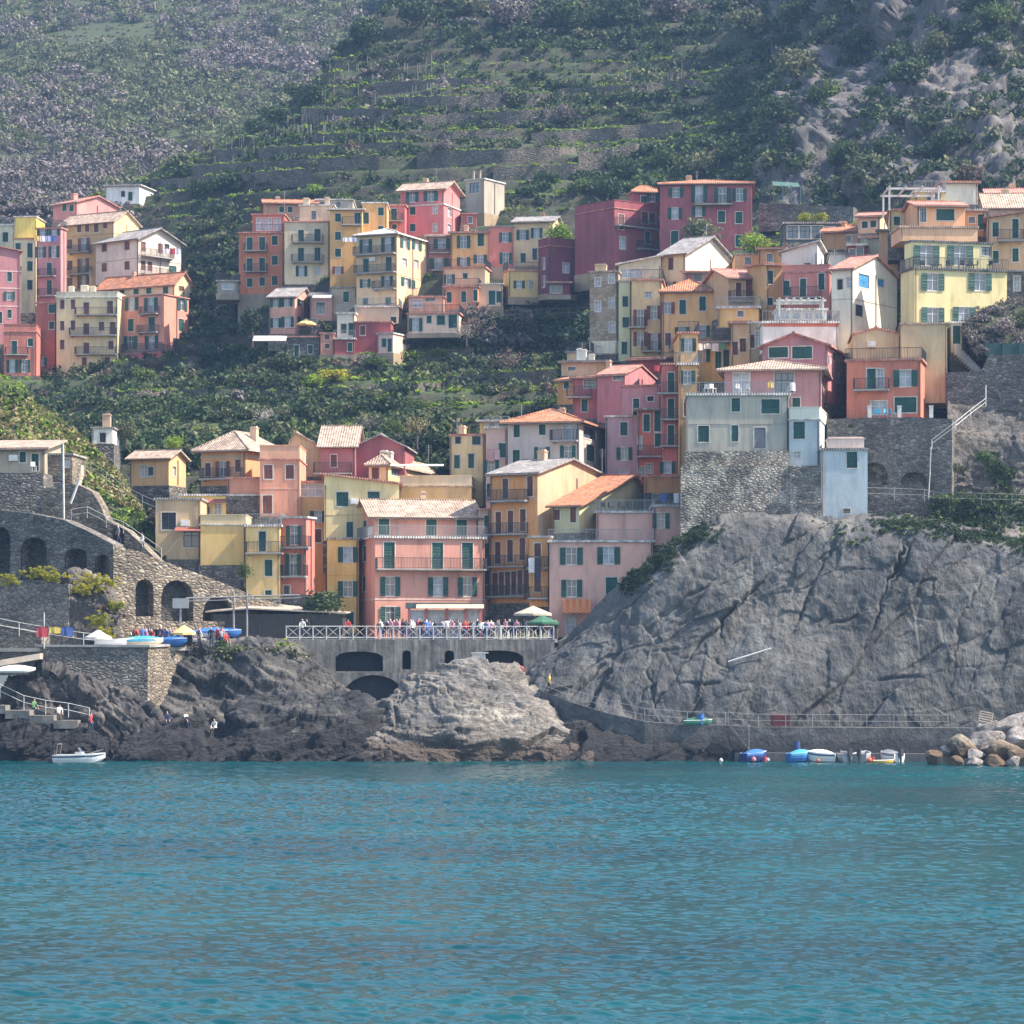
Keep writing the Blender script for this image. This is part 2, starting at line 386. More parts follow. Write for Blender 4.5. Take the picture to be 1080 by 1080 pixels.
        xr = pu if peak is not None else W/2; xr = min(max(xr, .5), W-.5); z = H+rise; s1 = rise/xr; s2 = rise/(W-xr)
        for y in (0, L): m.face([(0, y, H), (W, y, H), (xr, y, z)])
        r.slab([(-e, -e, H-e*s1+t), (xr, -e, z+t), (xr, L+e, z+t), (-e, L+e, H-e*s1+t)], t)
        r.slab([(xr, -e, z+t), (W+e, -e, H-e*s2+t), (W+e, L+e, H-e*s2+t), (xr, L+e, z+t)], t)
        r.box(xr-.14, -e, z+t-.05, xr+.14, L+e, z+t+.07)
    elif roof == 'hip':
        z = H+rise; q = min(W, L)/2; 
        if W >= L: A, B_ = (q, L/2, z), (W-q, L/2, z)
        else: A, B_ = (W/2, q, z), (W/2, L-q, z)
        c_ = [(-e, -e, H), (W+e, -e, H), (W+e, L+e, H), (-e, L+e, H)]
        if W >= L: fs = [[c_[0], c_[1], B_, A], [c_[1], c_[2], B_], [c_[2], c_[3], A, B_], [c_[3], c_[0], A]]
        else: fs = [[c_[0], c_[1], A], [c_[1], c_[2], B_, A], [c_[2], c_[3], B_], [c_[3], c_[0], A, B_]]
        for q_ in fs: r.slab([(a[0], a[1], a[2]+t) for a in q_], t)
        for a, b2 in ((c_[0], A), (c_[1], B_ if W >= L else A), (A, B_)):
            if (Vector(a)-Vector(b2)).length > .2: r.tube((a[0], a[1], a[2]+t), (b2[0], b2[1], b2[2]+t), .1, n=5)
    elif roof == 'shed':
        r.slab([(-e, -e, H+t-e*rise/L), (W+e, -e, H+t-e*rise/L), (W+e, L+e, H+t+rise*(1+e/L)), (-e, L+e, H+t+rise*(1+e/L))], t)
        for x in (0, W): m.face([(x, 0, H), (x, L, H+rise), (x, L, H)])
        m.face([(0, L, H), (W, L, H), (W, L, H+rise), (0, L, H+rise)])
    elif roof == 'sidey':   # single slope falling to one side, rise = height gained at the left (+) or right (-)
        a, b2 = (rise, 0) if rise > 0 else (0, -rise)
        for y in (0, L): m.face([(0, y, H), (W, y, H), (W, y, H+b2), (0, y, H+a)])
        r.slab([(-e, -e, H+a+t), (W+e, -e, H+b2+t), (W+e, L+e, H+b2+t), (-e, L+e, H+a+t)], t)
        if a: m.face([(0, 0, H), (0, L, H), (0, L, H+a), (0, 0, H+a)])
        else: m.face([(W, 0, H), (W, L, H), (W, L, H+b2), (W, 0, H+b2)])
    elif roof == 'flat':
        r.box(-.15, -.15, H, W+.15, L+.15, H+.18)
    elif roof == 'par':
        r.box(-.1, -.1, H, W+.1, L+.1, H+.12)
        pm = MB(); g = .22
        for q in ((0, 0, W, g), (0, L-g, W, L), (0, g, g, L-g), (W-g, g, W, L-g)): pm.box(q[0], q[1], H+.12, q[2], q[3], H+.12+par)
        pm.box(-.06, -.06, H+.12+par, W+.06, g+.06, H+.2+par); pm.box(-.06, g+.06, H+.12+par, g+.06, L, H+.2+par); pm.box(W-g-.06, g+.06, H+.12+par, W+.06, L, H+.2+par)
        pm.build('parapet', plaster(pcol) if pcol else mat, root)
    elif roof == 'rail':
        r.box(-.2, -.2, H, W+.2, L+.1, H+.2)
        q = MB(); rail_mesh(q, W+.2, T=lambda x, y, z: (x-.1, y-.1, z+H+.2)); rail_mesh(q, L, T=lambda x, y, z: (W+.1+y, x-.1, z+H+.2) if yaw >= 0 else (-.1+y, x-.1, z+H+.2))
        q.build('railing', M_wire if tile == 'w' else M_iron, root)
    wl = m.build('wall', mat, root); scol and sm.build('side_wall', plaster(scol), root); r.build('roof', rm, root)
    if base:
        q = MB(); q.box(-.12, -.12, -base, W+.12, L, .0); q.build('stone_base' if D < 380 else 'foundation', STONE if D < 380 else random.choice([plaster('8E8072'), STONEL, plaster('9A8468')]), root)
    for (py, cc, hpx) in bands:
        v = hit(fr, x1 if yaw >= 0 else x0, py)[1]; hm = hpx/F*D; q = MB(); q.box(-.03, -.03, v-hm/2, W+.03, 0, v+hm/2)
        if yaw >= 0: q.box(W, 0, v-hm/2, W+.03, L, v+hm/2)
        else: q.box(-.03, 0, v-hm/2, 0, L, v+hm/2)
        q.build('band', plaster(cc), root)
    for td in todo:
        f = td[1]
        if td[0] == 'B':
            _, f, u0, u1, v, fi = td; u0 = max(u0, -.6); dd = .85
            q = MB(); T = lambda x, y, z: f.T(x, z, -y)
            q.box(u0, .001, v-.02, u1, dd, v+.13, T)
            for x in (u0+.3, u1-.3): q.box(x-.06, .001, v-.2, x+.06, dd*.6, v-.02, T)
            bo = q.build('balcony', M_conc, root)
            q = MB(); T2 = lambda x, y, z: f.T(x+u0, z+v+.13, -y)
            rail_mesh(q, u1-u0, d=dd-.04, T=T2)
            for xx in (u0+.03, u1-.03):
                T3 = lambda x, y, z: f.T(xx+y, z+v+.13, -x); rail_mesh(q, dd-.05, T=T3)
            q.build('railing', M_iron, bo)
            continue
        _, f, kd, a, bb, v0, v1, wm = td; uc, vc = (a+bb)/2, (v0+v1)/2; w, h = bb-a, v1-v0
        q = MB(); T = lambda x, y, z: f.T(x, z, y); g = .07 if D > 350 else .09
        q.box(a-g, -.035, v0-.1, bb+g, -.002, v0, T); q.box(a-g, -.03, v1, bb+g, -.002, v1+g, T)
        q.box(a-g, -.03, v0, a, -.002, v1, T); q.box(bb, -.03, v0, bb+g, -.002, v1, T)
        fo = q.build('window', M_trim if kd[1] != 'w' or kd[0] == 'g' else M_frame, root)
        cm = SH.get(kd[1], SH['g'])
        if kd[0] == 's':
            for sgn in (-1, 1): put('shutter', shutter_me(w/2-.015, h-.03), cm, fo, f.T(uc+sgn*w/4, vc, .05 if sgn < 0 or random.random() > .12 else .09), f.rz)
        else:
            put('pane', box_me(w, .02, h, 'pane'), M_cur_sky if (kd[0] == 'o' and random.random() < .5) or kd[1] == 'w' else M_pane, fo, f.T(uc, vc, .16), f.rz)
            q = MB(); fw = .05
            for x in ([a, uc-fw/2, bb-fw] if w < 1.6 else [a, a+w/3, a+2*w/3, bb-fw]): q.box(x, .11, v0, x+fw, .15, v1, T)
            for z in (v0, v1-fw, v0+h*.6): q.box(a+fw, .115, z, bb-fw, .145, z+fw, T)
            q.build('sash', M_frame if kd != 'gd' else M_iron, fo)
            if kd[0] == 'o':
                sw = min(w/2+.05, (wm-w)/2-.02)
                for sgn in (-1, 1):
                    put('shutter', shutter_me(sw, h), cm, fo, f.T(uc+sgn*(w/2+sw/2+.02), vc, -.10), f.rz)
    rd = random.Random(int(x0*7+yt)); q = MB(); xx = W-.12 if rd.random() < .6 else .12; q.tube((xx, -.09, .1), (xx, -.09, H-.1), .05, n=5)
    if yaw > 8: q2 = MB(); q2.tube((W+.09, L*.5, .1), (W+.09, L*.5, H-.1), .05, n=5); q2.build('drain_pipe', M_pipe, root)
    q.build('drain_pipe', M_pipe if rd.random() < .6 else M_iron, root)
    if roof in ('gx', 'shed', 'hip'):
        q = MB(); q.tube((-over, -over-.06, H-.12 if roof != 'hip' else H), (W+over, -over-.06, H-.12 if roof != 'hip' else H), .07, n=6); q.build('gutter', M_pipe, root)
        if not chim and W > 4.5 and rd.random() < .75:
            cx_ = W*rd.uniform(.2, .8); yy = L*rd.uniform(.35, .6); cw = rd.uniform(.5, .8); zt_ = H+rise+rd.uniform(.3, .8); q = MB(); q.box(cx_-cw/2, yy, H, cx_+cw/2, yy+cw*.8, zt_)
            q.box(cx_-cw/2-.06, yy-.06, zt_, cx_+cw/2+.06, yy+cw*.8+.06, zt_+.07); q.box(cx_-cw/2+.05, yy+.05, zt_+.07, cx_+cw/2-.05, yy+cw*.8-.05, zt_+.22); q.build('chimney', plaster(rd.choice(['B89A84', 'C0A890', 'A87860'])), root)
    if rd.random() < .14 and W > 4:
        q = MB(); a_ = rd.uniform(.25, .75)*W; v_ = H*rd.uniform(.55, .8)
        if not any(h_[0]-.5 < a_ < h_[1]+.5 and h_[2]-.4 < v_ < h_[3]+.4 for h_ in holes[0]): q.box(a_-.4, -.32, v_-.28, a_+.4, -.02, v_+.28); q.box(a_-.3, -.34, v_-.2, a_+.12, -.322, v_+.2); q.build('air_conditioner', M_frame, root)
    for (px, py, cw, chh) in chim:   # chimneys
        u, v = hit(fr, px, py); u = min(max(u, .5), W-.5); v0 = H+.05; top = max(v, H+.6); q = MB(); yy = min(L*.45, 3) if roof != 'flat' else 1.2
        # keep the apparent height when the stack stands back from the facade
        top = (top+zb-CH)*(D+yy)/D-zb+CH
        q.box(u-cw/2, yy, v0-.4, u+cw/2, yy+cw, top); q.box(u-cw/2-.07, yy-.07, top, u+cw/2+.07, yy+cw+.07, top+.08)
        q.box(u-cw/2+.05, yy+.05, top+.08, u+cw/2-.05, yy+cw-.05, top+.2)
        q.build('chimney', plaster(chh), root)
    return root
# ================= upper left cluster
h = house
G = 'houses of the upper left cluster'
h('small white box-like house alone on the hill above the left houses', 'D8DCE0', 111,147,195.5,215,490,yaw=8,roof='shed',rise=.4,tile='w',wins=[('sg',4,6,(129.8,204.4)),('sg',4.5,9,(137.5,207))],base=2.2)
h('pale cream house at the left photo edge beside the bright yellow top storey', 'C9C6B4', -20,15,238,300,462,yaw=6,roof='rail',tile='w',wins=[('sg',6,10,(5.7,250),(5.7,272))],base=6)
h('narrow pale yellow tower house standing between the pale cream house and the pink tower', 'CFC39A', 14.5,38,252,330,452,yaw=4,wins=[('sg',5.5,9,(19,261)),('sg',5.5,15,(31.6,264)),('sg',5.5,10,(31.6,280.5),(31.6,300.5)),('sg',5,9,(20,285))],base=6)
h('bright lemon yellow rooftop storey with a sloping parapet above the narrow tower', 'F8C400', 15,38,229,251.5,455,yaw=4,roof='flat',tile='w',dep=6)
h('tall slim mauve pink tower house with green shutters and laundry', 'B87C86', 38.5,64,241,322,446,yaw=14,xs=70,roof='rail',tile='k',wins=[('og',12,10,(45,242.5+1.5),(57.5,243)),('og',11,12,(43,266),(57,265.5)),('sg',5.5,14,(52,284)),('sg',5.5,15,(52,303)),('B',(41,59,292),(41,60,313))],base=6)
h('pink penthouse house with blank gable at the very top left', 'CF7C7E', 56,81,213,232,466,yaw=42,xs=124,roof='gx',peak=(103,207.5),tile='k',wins=[('sg',4.5,7,(68,219),(75.5,219.5)),('gw',4,6,(72,219))],chim=[(60,206,.8,'C98A80')],base=2.2)
h('yellow ochre apartment house with maroon shutters and sunlit gable coloured paler yellow', 'C99E62', 63,120,233.5,302,452,yaw=30,xs=147,roof='gx',peak=(133,223.5),tile='p',scol='DCC07C',wins=[('sb',4.5,8,(83.5,241),(92,240.5),(111,237)),('sb',5,12,(101.5,239)),('sb',5.5,10,(73.7,257.5),(73.7,280),(73.7,298)),('ob',12,15,(88.6,258.5),(88,280),(88,298)),('B',(74,97,267),(74,97,290))],bands=[(246,'B08A58',1)],base=8)  # side wall paler than the front: sunlight put into its colour
h('whitish grey house with brown shutters and balconies on its sunny right side', 'C9BEB8', 101,146,251.5,296,446,yaw=40,xs=191,roof='gx',peak=(167,241.5),tile='g',wins=[('sb',5.5,9,(110,261),(134,259),(110,282),(134,280)),('>sb',5,10,(151,260),(169,262),(151,280),(158,281)),('>sg',8,7,(182,284)),('>gd',5,9,(176,262)),('>B',(149,180,272),(149,178,291))],bands=[(272,'A8A09A',1)],over=.6,base=6)
h('low cream house with orange tiled roof and a row of five green windows', 'C9B48C', 103,184,300,314,438,yaw=30,xs=203,roof='gx',peak=(194,288),tile='o',wins=[('sg',5.5,7.5,(116.5,307),(128.5,306.5),(143.6,306.5),(157,306),(174.6,306)),('>sb',5,10,(191,302))],base=10)
h('cream apartment house with brown shutters and three long balconies', 'D0B98C', 59.5,124,314,393,430,yaw=4,roof='par',par=.7,pcol='D8CBB4',tile='w',wins=[('sb',3.8,10,(65.6,321),(65.6,343.5),(65.6,363.5)),('sb',6,13,(91,325.5),(116,324),(91,347.5),(91,368)),('sb',5.5,9,(107,344),(117,364),(113,381)),('sb',6,13,(119,346)),('sb',5,10,(89,382)),('sb',3,10,(77,321),(77,343)),('B',(80,123.5,333),(74,123,354.5),(80,123,374.5))],chim=[(70,303,.7,'D8CBB4'),(84,302,1,'D8CBB4'),(93,303,.7,'D0C4B0')],base=5)
h('salmon pink apartment house with green shutters and a hot pink ground floor', 'D88472', 124.5,173,311,371,430,yaw=28,xs=199,roof='flat',tile='k',wins=[('og',14,14,(139,320.5),(159.3,321),(138,361.5),(160,361)),('sg',6,13,(138,343)),('sg',7,17,(160,343)),('>og',10,14,(192,320.5)),('>sg',5.5,13,(191,343)),('>og',9,9,(187.4,361.5)),('B',(149,168,332),(147,168,351.5),(131,172,371))],base=6)
h('hot pink low storey with green shutters under the salmon apartment house', 'CC5A72', 124,172,372,391,428,yaw=28,dep=5,roof='rail',tile='k',wins=[('og',11,9,(134.5,383),(149.5,383)),('og',11,9,(161,382))],base=5)
h('mauve rose house with white bands at the left edge of the picture', 'B9707C', -26,21.5,264,362,434,yaw=-14,roof='sidey',rise=1.2,tile='k',wins=[('sg',5,10,(10,292)),('og',10,9,(10,312)),('sg',4.5,9,(10,331)),('sg',4.5,12,(0,335))],bands=[(285,'D8B0B0',1.2),(303,'D8B0B0',1.2),(322,'D8B0B0',1.2)],base=8)
h('narrow terracotta red house between the mauve tower and the cream apartments', 'B4584A', 38.5,59.5,320,394,432,yaw=6,roof='flat',tile='k',wins=[('sg',7,9,(54.6,325.5)),('sg',5.5,8,(54.6,343)),('og',10,9,(44,381))],base=2.2)
h('salmon terrace house with green doors at the foot of the left cluster', 'C8695A', 4,38.5,350,396,424,yaw=-4,roof='par',tile='k',wins=[('sg',6,15,(15,367)),('sg',5.5,8,(32,361)),('og',12,13,(13,386),(26,386)),('B',(6,30,375))],base=2.2)
# ================= upper centre cluster
h('tall orange apartment house at the left end of the upper centre row', 'CE6F42', 252,299.5,246,310,418,yaw=3,roof='rail',tile='k',wins=[('sg',6.3,14,(263.4,257.5),(276.5,257),(263.4,279.5),(276.5,279)),('sg',6,9.5,(289.8,253.5),(289.8,274.5),(289.8,296)),('sg',5.8,9,(263.4,298),(276.5,297)),('B',(258,282,265.5),(258,282,287.5))],bands=[(291,'B56840',1)],base=5)
h('glazed salmon penthouse with a green awning on the orange apartment house', 'C4604C', 266,299.5,226.5,245,422,yaw=3,dep=7,roof='flat',tile='k',wins=[('gw',7,13,(274,236.5),(283,236.5),(292,236.5))])
h('cream beige apartment house with two double balconies', 'D3BDA0', 300,347.5,234.5,300,414,yaw=0,roof='flat',tile='k',wins=[('sg',6,13,(317.4,249),(334.8,248)),('sg',6,14,(317.4,268.5),(334.8,268)),('og',10,11,(318,286)),('gw',6,9,(334.7,285)),('B',(308,341,256.5),(308,341,277.5))],base=5)
h('low salmon roofed house peeping behind the orange apartments', 'BE8468', 279,334,214,228,436,yaw=-6,roof='gx',rise=1.0,tile='o',wins=[('sg',5,6,(297,221),(306,221))],base=2.2)
h('beige rooftop terrace storey with a dark door above the cream apartments', 'C8B294', 316,352,217,234.5,421,yaw=2,roof='flat',tile='w',dep=6,wins=[('gd',5,9,(331,227))],chim=[(322,210,.8,'C8B294'),(344,209,.6,'B8A294')])
h('grey beige flat roofed hut behind the centre terraces', 'B5A798', 333,372,211,224,438,yaw=0,roof='flat',tile='w',wins=[('gd',4,6,(340,216),(357,216))],base=2.2)
h('golden ochre house with a green door and long upper balcony', 'D29A44', 348,382,221,304,410,yaw=0,roof='shed',rise=.9,tile='w',wins=[('sg',6,8.5,(356.5,229.5),(356.5,248.8),(356.5,266.6)),('sg',6.3,13,(377,231)),('ob',12,8,(356.5,285)),('B',(361,381,238))],base=1)
h('golden ochre house with two small green windows next to the rose pink one', 'D29A44', 382.2,408,214.5,262,412,yaw=0,roof='flat',tile='w',wins=[('sg',5.8,8.5,(401.7,223)),('sg',6,12,(386,230)),('sg',5.5,5,(401.5,241))])
h('grey stone storey with a green window below the golden house', 'A89880', 349,376,304,331,406,yaw=0,roof='flat',tile='g',wins=[('sg',6,11,(365,313))],base=3)
h('peach cream corner apartment house with four balconies at the upper centre', 'D8B083', 376,418.6,247,330,402,yaw=24,xs=451,roof='hip',rise=1.1,tile='w',wins=[('og',13,14,(386,259.5)),('og',14,15,(409.4,257.5)),('sg',6,15,(386,280.5)),('sg',6.3,16,(409.9,279)),('og',11,9,(385.4,299)),('og',12,11,(408.4,296.5)),('sg',5.5,7,(385.4,318)),('sg',6,15,(409.4,321)),('>og',10,13,(427,255.5),(439.4,257)),('>gw',5,9,(426.7,277),(439,278.5)),('>og',10,9,(428,297.5)),('>sg',4,9,(436,300)),('B',(375,418,269),(376,418,288.5),(395,418,305.5),(391,418,330))],bands=[(289,'C39A70',.8)],base=2.2)
h('white terrace house with balustrade and green doors in the upper centre', 'CFC8BC', 355.5,374,331,357,397,yaw=4,roof='rail',tile='w',wins=[('sg',6,10,(362.6,346.5)),('sg',5,13,(370,347))],base=2)
h('dark red low house with a white framed window', 'A8424A', 374.5,412.5,340,372,396,yaw=3,roof='flat',tile='k',wins=[('sb',5.5,10,(382.6,348.5)),('sg',4,8,(372,360))],base=2.2)
h('pale stone terrace storey between the red low house and the corner apartments', 'B8A58E', 375,420,324,341,399,yaw=3,roof='rail',tile='w',wins=[('sg',6,8,(415,338))],dep=6)
h('low pale pink house with a green door below the upper centre cluster', 'D6A5A0', 398,414.5,352,372,394,yaw=24,xs=442,roof='flat',tile='w',wins=[('sg',5,9,(405,361.5)),('sg',3.6,14,(411,364)),('>gd',7,5,(428,361))],base=2.2)
h('small salmon house with a grey tiled roof and awning', 'D09482', 284,311,313,352,404,yaw=12,xs=331,roof='gx',rise=1.6,tile='g',wins=[('og',10,9,(291,319.5)),('og',11,9.5,(302.8,318.5)),('og',10,10,(291,340.5)),('og',13,11,(303.5,339.5)),('>og',9,9,(318,319)),('>og',9,10,(318,340))],base=2.2)
h('dark pinkish house side under the cream apartments with a shaded loggia', 'A87C78', 327,350,312,352,404,yaw=0,roof='shed',rise=1.4,tile='g',wins=[('gd',9,12,(338,325)),('gd',6,12,(331,342))],base=2)
h('stone cottage with two green openings below the salmon house', 'x', 302.5,337.5,356,378,397,yaw=0,wall=STONE,roof='rail',tile='k',wins=[('sg',5,14,(312.7,371)),('sg',5,9,(327.4,368.5))],base=3)
h('little salmon tower with two round topped openings beside the stone cottage', 'CB7A62', 338,352.5,352,374,396,yaw=0,wins=[('sb',3.5,5,(345,355.5),(345,365))],base=4,dep=4,roof='flat',tile='k')
h('crimson storey under the white balcony between cottage and red house', 'A0454C', 352.8,374,358,374,395.5,yaw=0,wins=[('sg',4,9,(369,366))],base=4,dep=4,roof='rail',tile='w')
h('grey shed with pergola left of the tall orange house', '8E8A86', 229,251,297,310,416,yaw=0,roof='rail',tile='g',wins=[('gw',12,6,(240,302))],base=0.8,dep=5,cat='shed')
h('rose pink house with set back top floor and pink gable side', 'CF6870', 426,468,216,248,420,yaw=20,xs=485,roof='flat',tile='w',wins=[('sg',6,9,(435.3,222)),('sg',6,8,(435.3,240)),('gw',5,8.5,(459,221),(459,240)),('>gw',4,9,(474,224),(474,241))],base=2.2)
h('rose pink top storey with four green shutters and a white eave', 'CF6870', 422,468,199,214.5,422,yaw=20,xs=485,roof='gx',peak=(475,192.3),tile='p',dep=6,wins=[('og',13,11,(435,207.5)),('og',15,11,(454.5,206.5))],over=.6)
h('crimson rose terrace wing left of the rose pink house', 'C05C66', 408.3,427,217,248,419,yaw=4,roof='rail',tile='k',wins=[('sg',6,12,(415.5,226)),('sg',5,5,(416,239)),('B',(409,425,234))],base=3)
h('unfinished grey concrete tower with an empty square opening', 'A39A90', 491,510.6,189,224.5,432,yaw=32,xs=532,roof='flat',tile='w',wins=[('gd',11,11,(500.5,198))],base=8,chim=[(493,182,.25,'8A837C'),(501,181,.25,'8A837C')])
h('tiny brick red hut below the concrete tower', '9C5650', 486,502.5,226,240,424,yaw=0,roof='flat',tile='k',dep=5,wins=[('gd',4,7,(496,232))],base=2.2)
h('mauve balcony house squeezed between the corner apartments and the yellow house', 'AD7B7C', 450.5,475,249,292,410,yaw=2,roof='gx',rise=.5,tile='p',wins=[('og',17,10,(466,257)),('og',20,11,(463,278)),('B',(453,474.5,267.5),(455,474.5,286))],base=4,dep=7)
h('ochre yellow row house with green shutters', 'D6A353', 475.3,515,245,283,408,yaw=4,roof='shed',rise=.7,tile='k',wins=[('og',14,13,(489,255.3)),('sg',6.5,13,(507,253)),('og',14,9,(489,275.8)),('og',14,9,(506.5,273.3))],base=2.2)
h('salmon red row house between the ochre and the cream one', 'CE6D60', 515.2,541.3,239.5,282,407.5,yaw=4,roof='flat',tile='g',wins=[('og',13,10,(533,250.3)),('og',13,12,(533.5,272.5))],base=2.2)
h('cream row house at the right end under the leafy tree', 'D6B78A', 541.5,583,233.5,280,407,yaw=10,xs=592,roof='gx',peak=(588,229),tile='g',wins=[('og',13,10.5,(551.4,247.8)),('og',12,10.5,(566,245.8)),('sg',5.5,10,(551.8,272)),('sg',5,12,(564,268))],base=2.2)
h('tan terrace house in front of the ochre row house', 'C9A27C', 467.3,511.5,282.5,304,403,yaw=8,roof='rail',tile='k',wins=[('og',12,10,(473.8,294.5)),('sg',5,6,(490.7,291))],base=3)
h('orange salmon low house with three green windows in the upper centre', 'D08058', 468,504,303,326,400,yaw=6,roof='rail',tile='k',wins=[('sg',5,11,(473.8,313.7)),('sg',5,11.5,(489,313)),('sg',5.5,11.5,(502,311.5))],base=3)
h('peach annex with large green doors beside the orange salmon low house', 'DCB08C', 504.3,530,300,323,401,yaw=2,roof='flat',tile='w',dep=6,wins=[('sg',7,15,(518.8,314)),('sg',5,12,(526,313))],base=2.0)
h('pinkish beige low house with small openings under the corner apartments', 'C59880', 431,468,313.5,330,399,yaw=3,roof='rail',tile='k',wins=[('gw',10,8,(440,320)),('gd',4,5,(451,315.5),(456.5,315))],base=1)
h('pale pink bottom house with wide green shutters at the foot of the centre cluster', 'DAB8A6', 430,484,331,351,396,yaw=6,roof='rail',tile='k',wins=[('og',14,14,(438.5,342.5)),('sg',5,8,(452.6,337)),('sg',8.5,10,(465,337.6)),('sg',9,14,(477.5,339))],base=0.6)
h('small mustard house with a stepped terrace roof', 'D6B05E', 536.5,567.5,285.5,313,402,yaw=-12,xs=531,roof='rail',tile='k',wins=[('og',11,8,(547.5,300)),('gd',3,8,(560,300))],base=1.0)
h('dark magenta house with a white framed window', '7C3850', 579,617.5,259.5,309,400,yaw=-30,xs=567.7,roof='par',tile='k',wins=[('gw',7,10,(597,282.5)),('>gw',3,12,(573.5,278),(573.5,297))],base=0.8)
h('maroon lean-to under the dark magenta house', '7E2A40', 578,601,298,311,396,yaw=0,roof='shed',rise=.5,tile='k',dep=4,wins=[('gd',5,8,(590,305)),('gd',3,8,(583,305))],base=0.6)
# ================= big maroon block
h('large maroon mansion wing with hipped roof and long upper balcony', 'A04A5C', 696,793.5,194,272,392,yaw=4,roof='hip',rise=1.3,tile='o',dep=12,wins=[('og',15,10,(713,203)),('og',17,17,(737.5,204.5)),('og',17,16,(762,206)),('og',15,13,(780,205.5)),('og',15,12,(712,225)),('og',14,10,(737,223)),('sg',7.5,12,(761,228.5),(779.3,229.5),(779.3,254)),('sg',8,16,(711.6,251.5)),('B',(732,773,216.5))],base=2.2)
h('maroon middle wing with a roof terrace and brown balcony doors', '984456', 648,695.5,219.5,284,394,yaw=-38,xs=647,dep=8,roof='par',tile='k',wins=[('sb',6,16,(655,234),(661,233)),('sb',7,16,(680,228),(688,227)),('gw',6.5,13,(656.6,256)),('sg',5.5,13,(683,250.5)),('B',(649,694,241),(671,694,264))],base=2.2)
h('set back maroon top floor with shutters above the roof terrace', 'A04A5C', 668,696,203,221,399,yaw=-10,xs=664,dep=6,roof='hip',rise=.9,tile='o',wins=[('sg',6,9,(679,211)),('og',12,9,(688,208))])
h('receding maroon side wing stepping down to the left', '8C4052', 616,647.5,226,288,401,yaw=58,roof='shed',rise=.4,tile='k',dep=7,wins=[('gw',4,10,(622,254),(630,251),(638,249)),('gd',4,11,(626,272),(636,270)),('B',(621,641,262))],base=2.2)
# ================= right spur, upper ochre ranks
h('tan house with patched bare stone facade and pale ground floor', 'B09C7C', 622,652,287,374,332,yaw=8,xs=655,roof='flat',tile='p',wall=stone_mat('bare_brick_plaster', [(.30,.24,.16),(.42,.34,.24),(.36,.28,.2),(.5,.42,.3)], 2.2, patch=(.42,.36,.28), dark=.75),wins=[('gw',4,9,(630.6,297.5),(644.8,294)),('gw',4,11,(630.6,323),(645,319.5)),('gw',4,11,(645.5,345)),('sg',4,7,(631,369.5)),('sg',4.5,10,(646,367))],chim=[(632,280,1.2,'B8A080')],bands=[(308,'9C8A70',1),(336,'9C8A70',1),(366,'D0CCC0',13)],base=2.2)
h('slim pale green house beside the bare stone facade', 'B8BE98', 652.5,666,297,381,330.5,yaw=3,roof='flat',tile='g',wins=[('sg',4.5,11,(659.5,318)),('sg',4.5,11,(659.5,340)),('sg',5,13,(658.5,367))],dep=7,base=3)
h('light glazed loft storey above the pale green house', 'B4B29A', 652.5,697,279.5,297,334,yaw=3,roof='sidey',rise=-1.0,tile='w',dep=7,wins=[('gw',22,9,(665,288)),('gd',4,9,(678,288))])
h('butter yellow house with brown shutters and two small balconies', 'D0B27C', 666.2,698,296,376,328,yaw=5,roof='rail',tile='k',wins=[('ob',12,17,(675.4,335)),('ob',11,14,(689.6,329.5)),('ob',12,15,(675.4,357.5)),('ob',11,19,(690,361)),('gw',7,6,(684,311)),('B',(663,681,346.5),(677,697,371.5))],base=2.2)
h('long ochre orange house with orange roof and drainpipes', 'D29E5A', 698.4,753,308,376,322,yaw=7,xs=772,roof='hip',rise=1.5,tile='o',wins=[('ob',9,12,(704,324.8)),('sg',6.8,15,(720,323.8),(741,320.2)),('sb',5,13,(704.6,357.8)),('og',15,17,(719.5,353.5)),('og',15,12,(741,349.5)),('>sb',6,17,(761,326)),('B',(706,734,370))],base=2)
h('cream house with a large blank whitewashed gable', 'D3BC96', 698,723,267,308,334,yaw=33,xs=774,roof='gx',peak=(749.5,250.5),tile='g',scol='D2CABC',wins=[('sb',5.5,13,(707.4,278)),('ob',12,11,(707,303))],over=.5,base=3)
h('little pink balcony house under the blank cream gable', 'B88890', 723,768,287,310,326,yaw=0,roof='shed',rise=.6,tile='k',wins=[('gd',8,8,(736,293)),('gw',12,7,(748,294)),('B',(724,752,299))],dep=5)
h('peach terrace house with a flat grey roof behind the ochre rank', 'DCA468', 775,822,268.5,290,334,yaw=2,roof='flat',tile='g',wins=[('gd',4,7,(789,275))])
h('tan house with a pink tiled roof and a long brown balcony', 'C79B6A', 768,808,293,333,317,yaw=-14,xs=766,roof='gx',rise=1.3,tile='k',wins=[('sb',8,19,(790.5,304.5)),('sb',4.5,16,(779,306)),('sg',3.5,10,(801,323)),('sb',3,9,(791,327),(780,329)),('B',(768,808,319))],base=2.2)
h('narrow ochre house with a tall green window next to the pink house', 'C9924E', 808.3,825,279,345,311,yaw=-8,roof='shed',rise=.8,tile='o',wins=[('sg',4.5,14,(812.3,292.5)),('sg',4.5,8,(812,318))],base=3)
h('rose pink house with a sloping parapet terrace and tall green door', 'C4706C', 825,875,287,332,307,yaw=12,xs=880,roof='par',par=.6,tile='k',wins=[('sg',5,16,(829.5,304)),('sg',5,22,(847,305)),('sg',6,17,(866.4,297)),('B',(834,866,315))],base=2.2)
h('white plastered stair house behind the rose pink house', 'C8CCD0', 824,862,266,287,314,yaw=10,roof='sidey',rise=-1.1,tile='w',wins=[('gd',3,5,(852,280))],base=3)
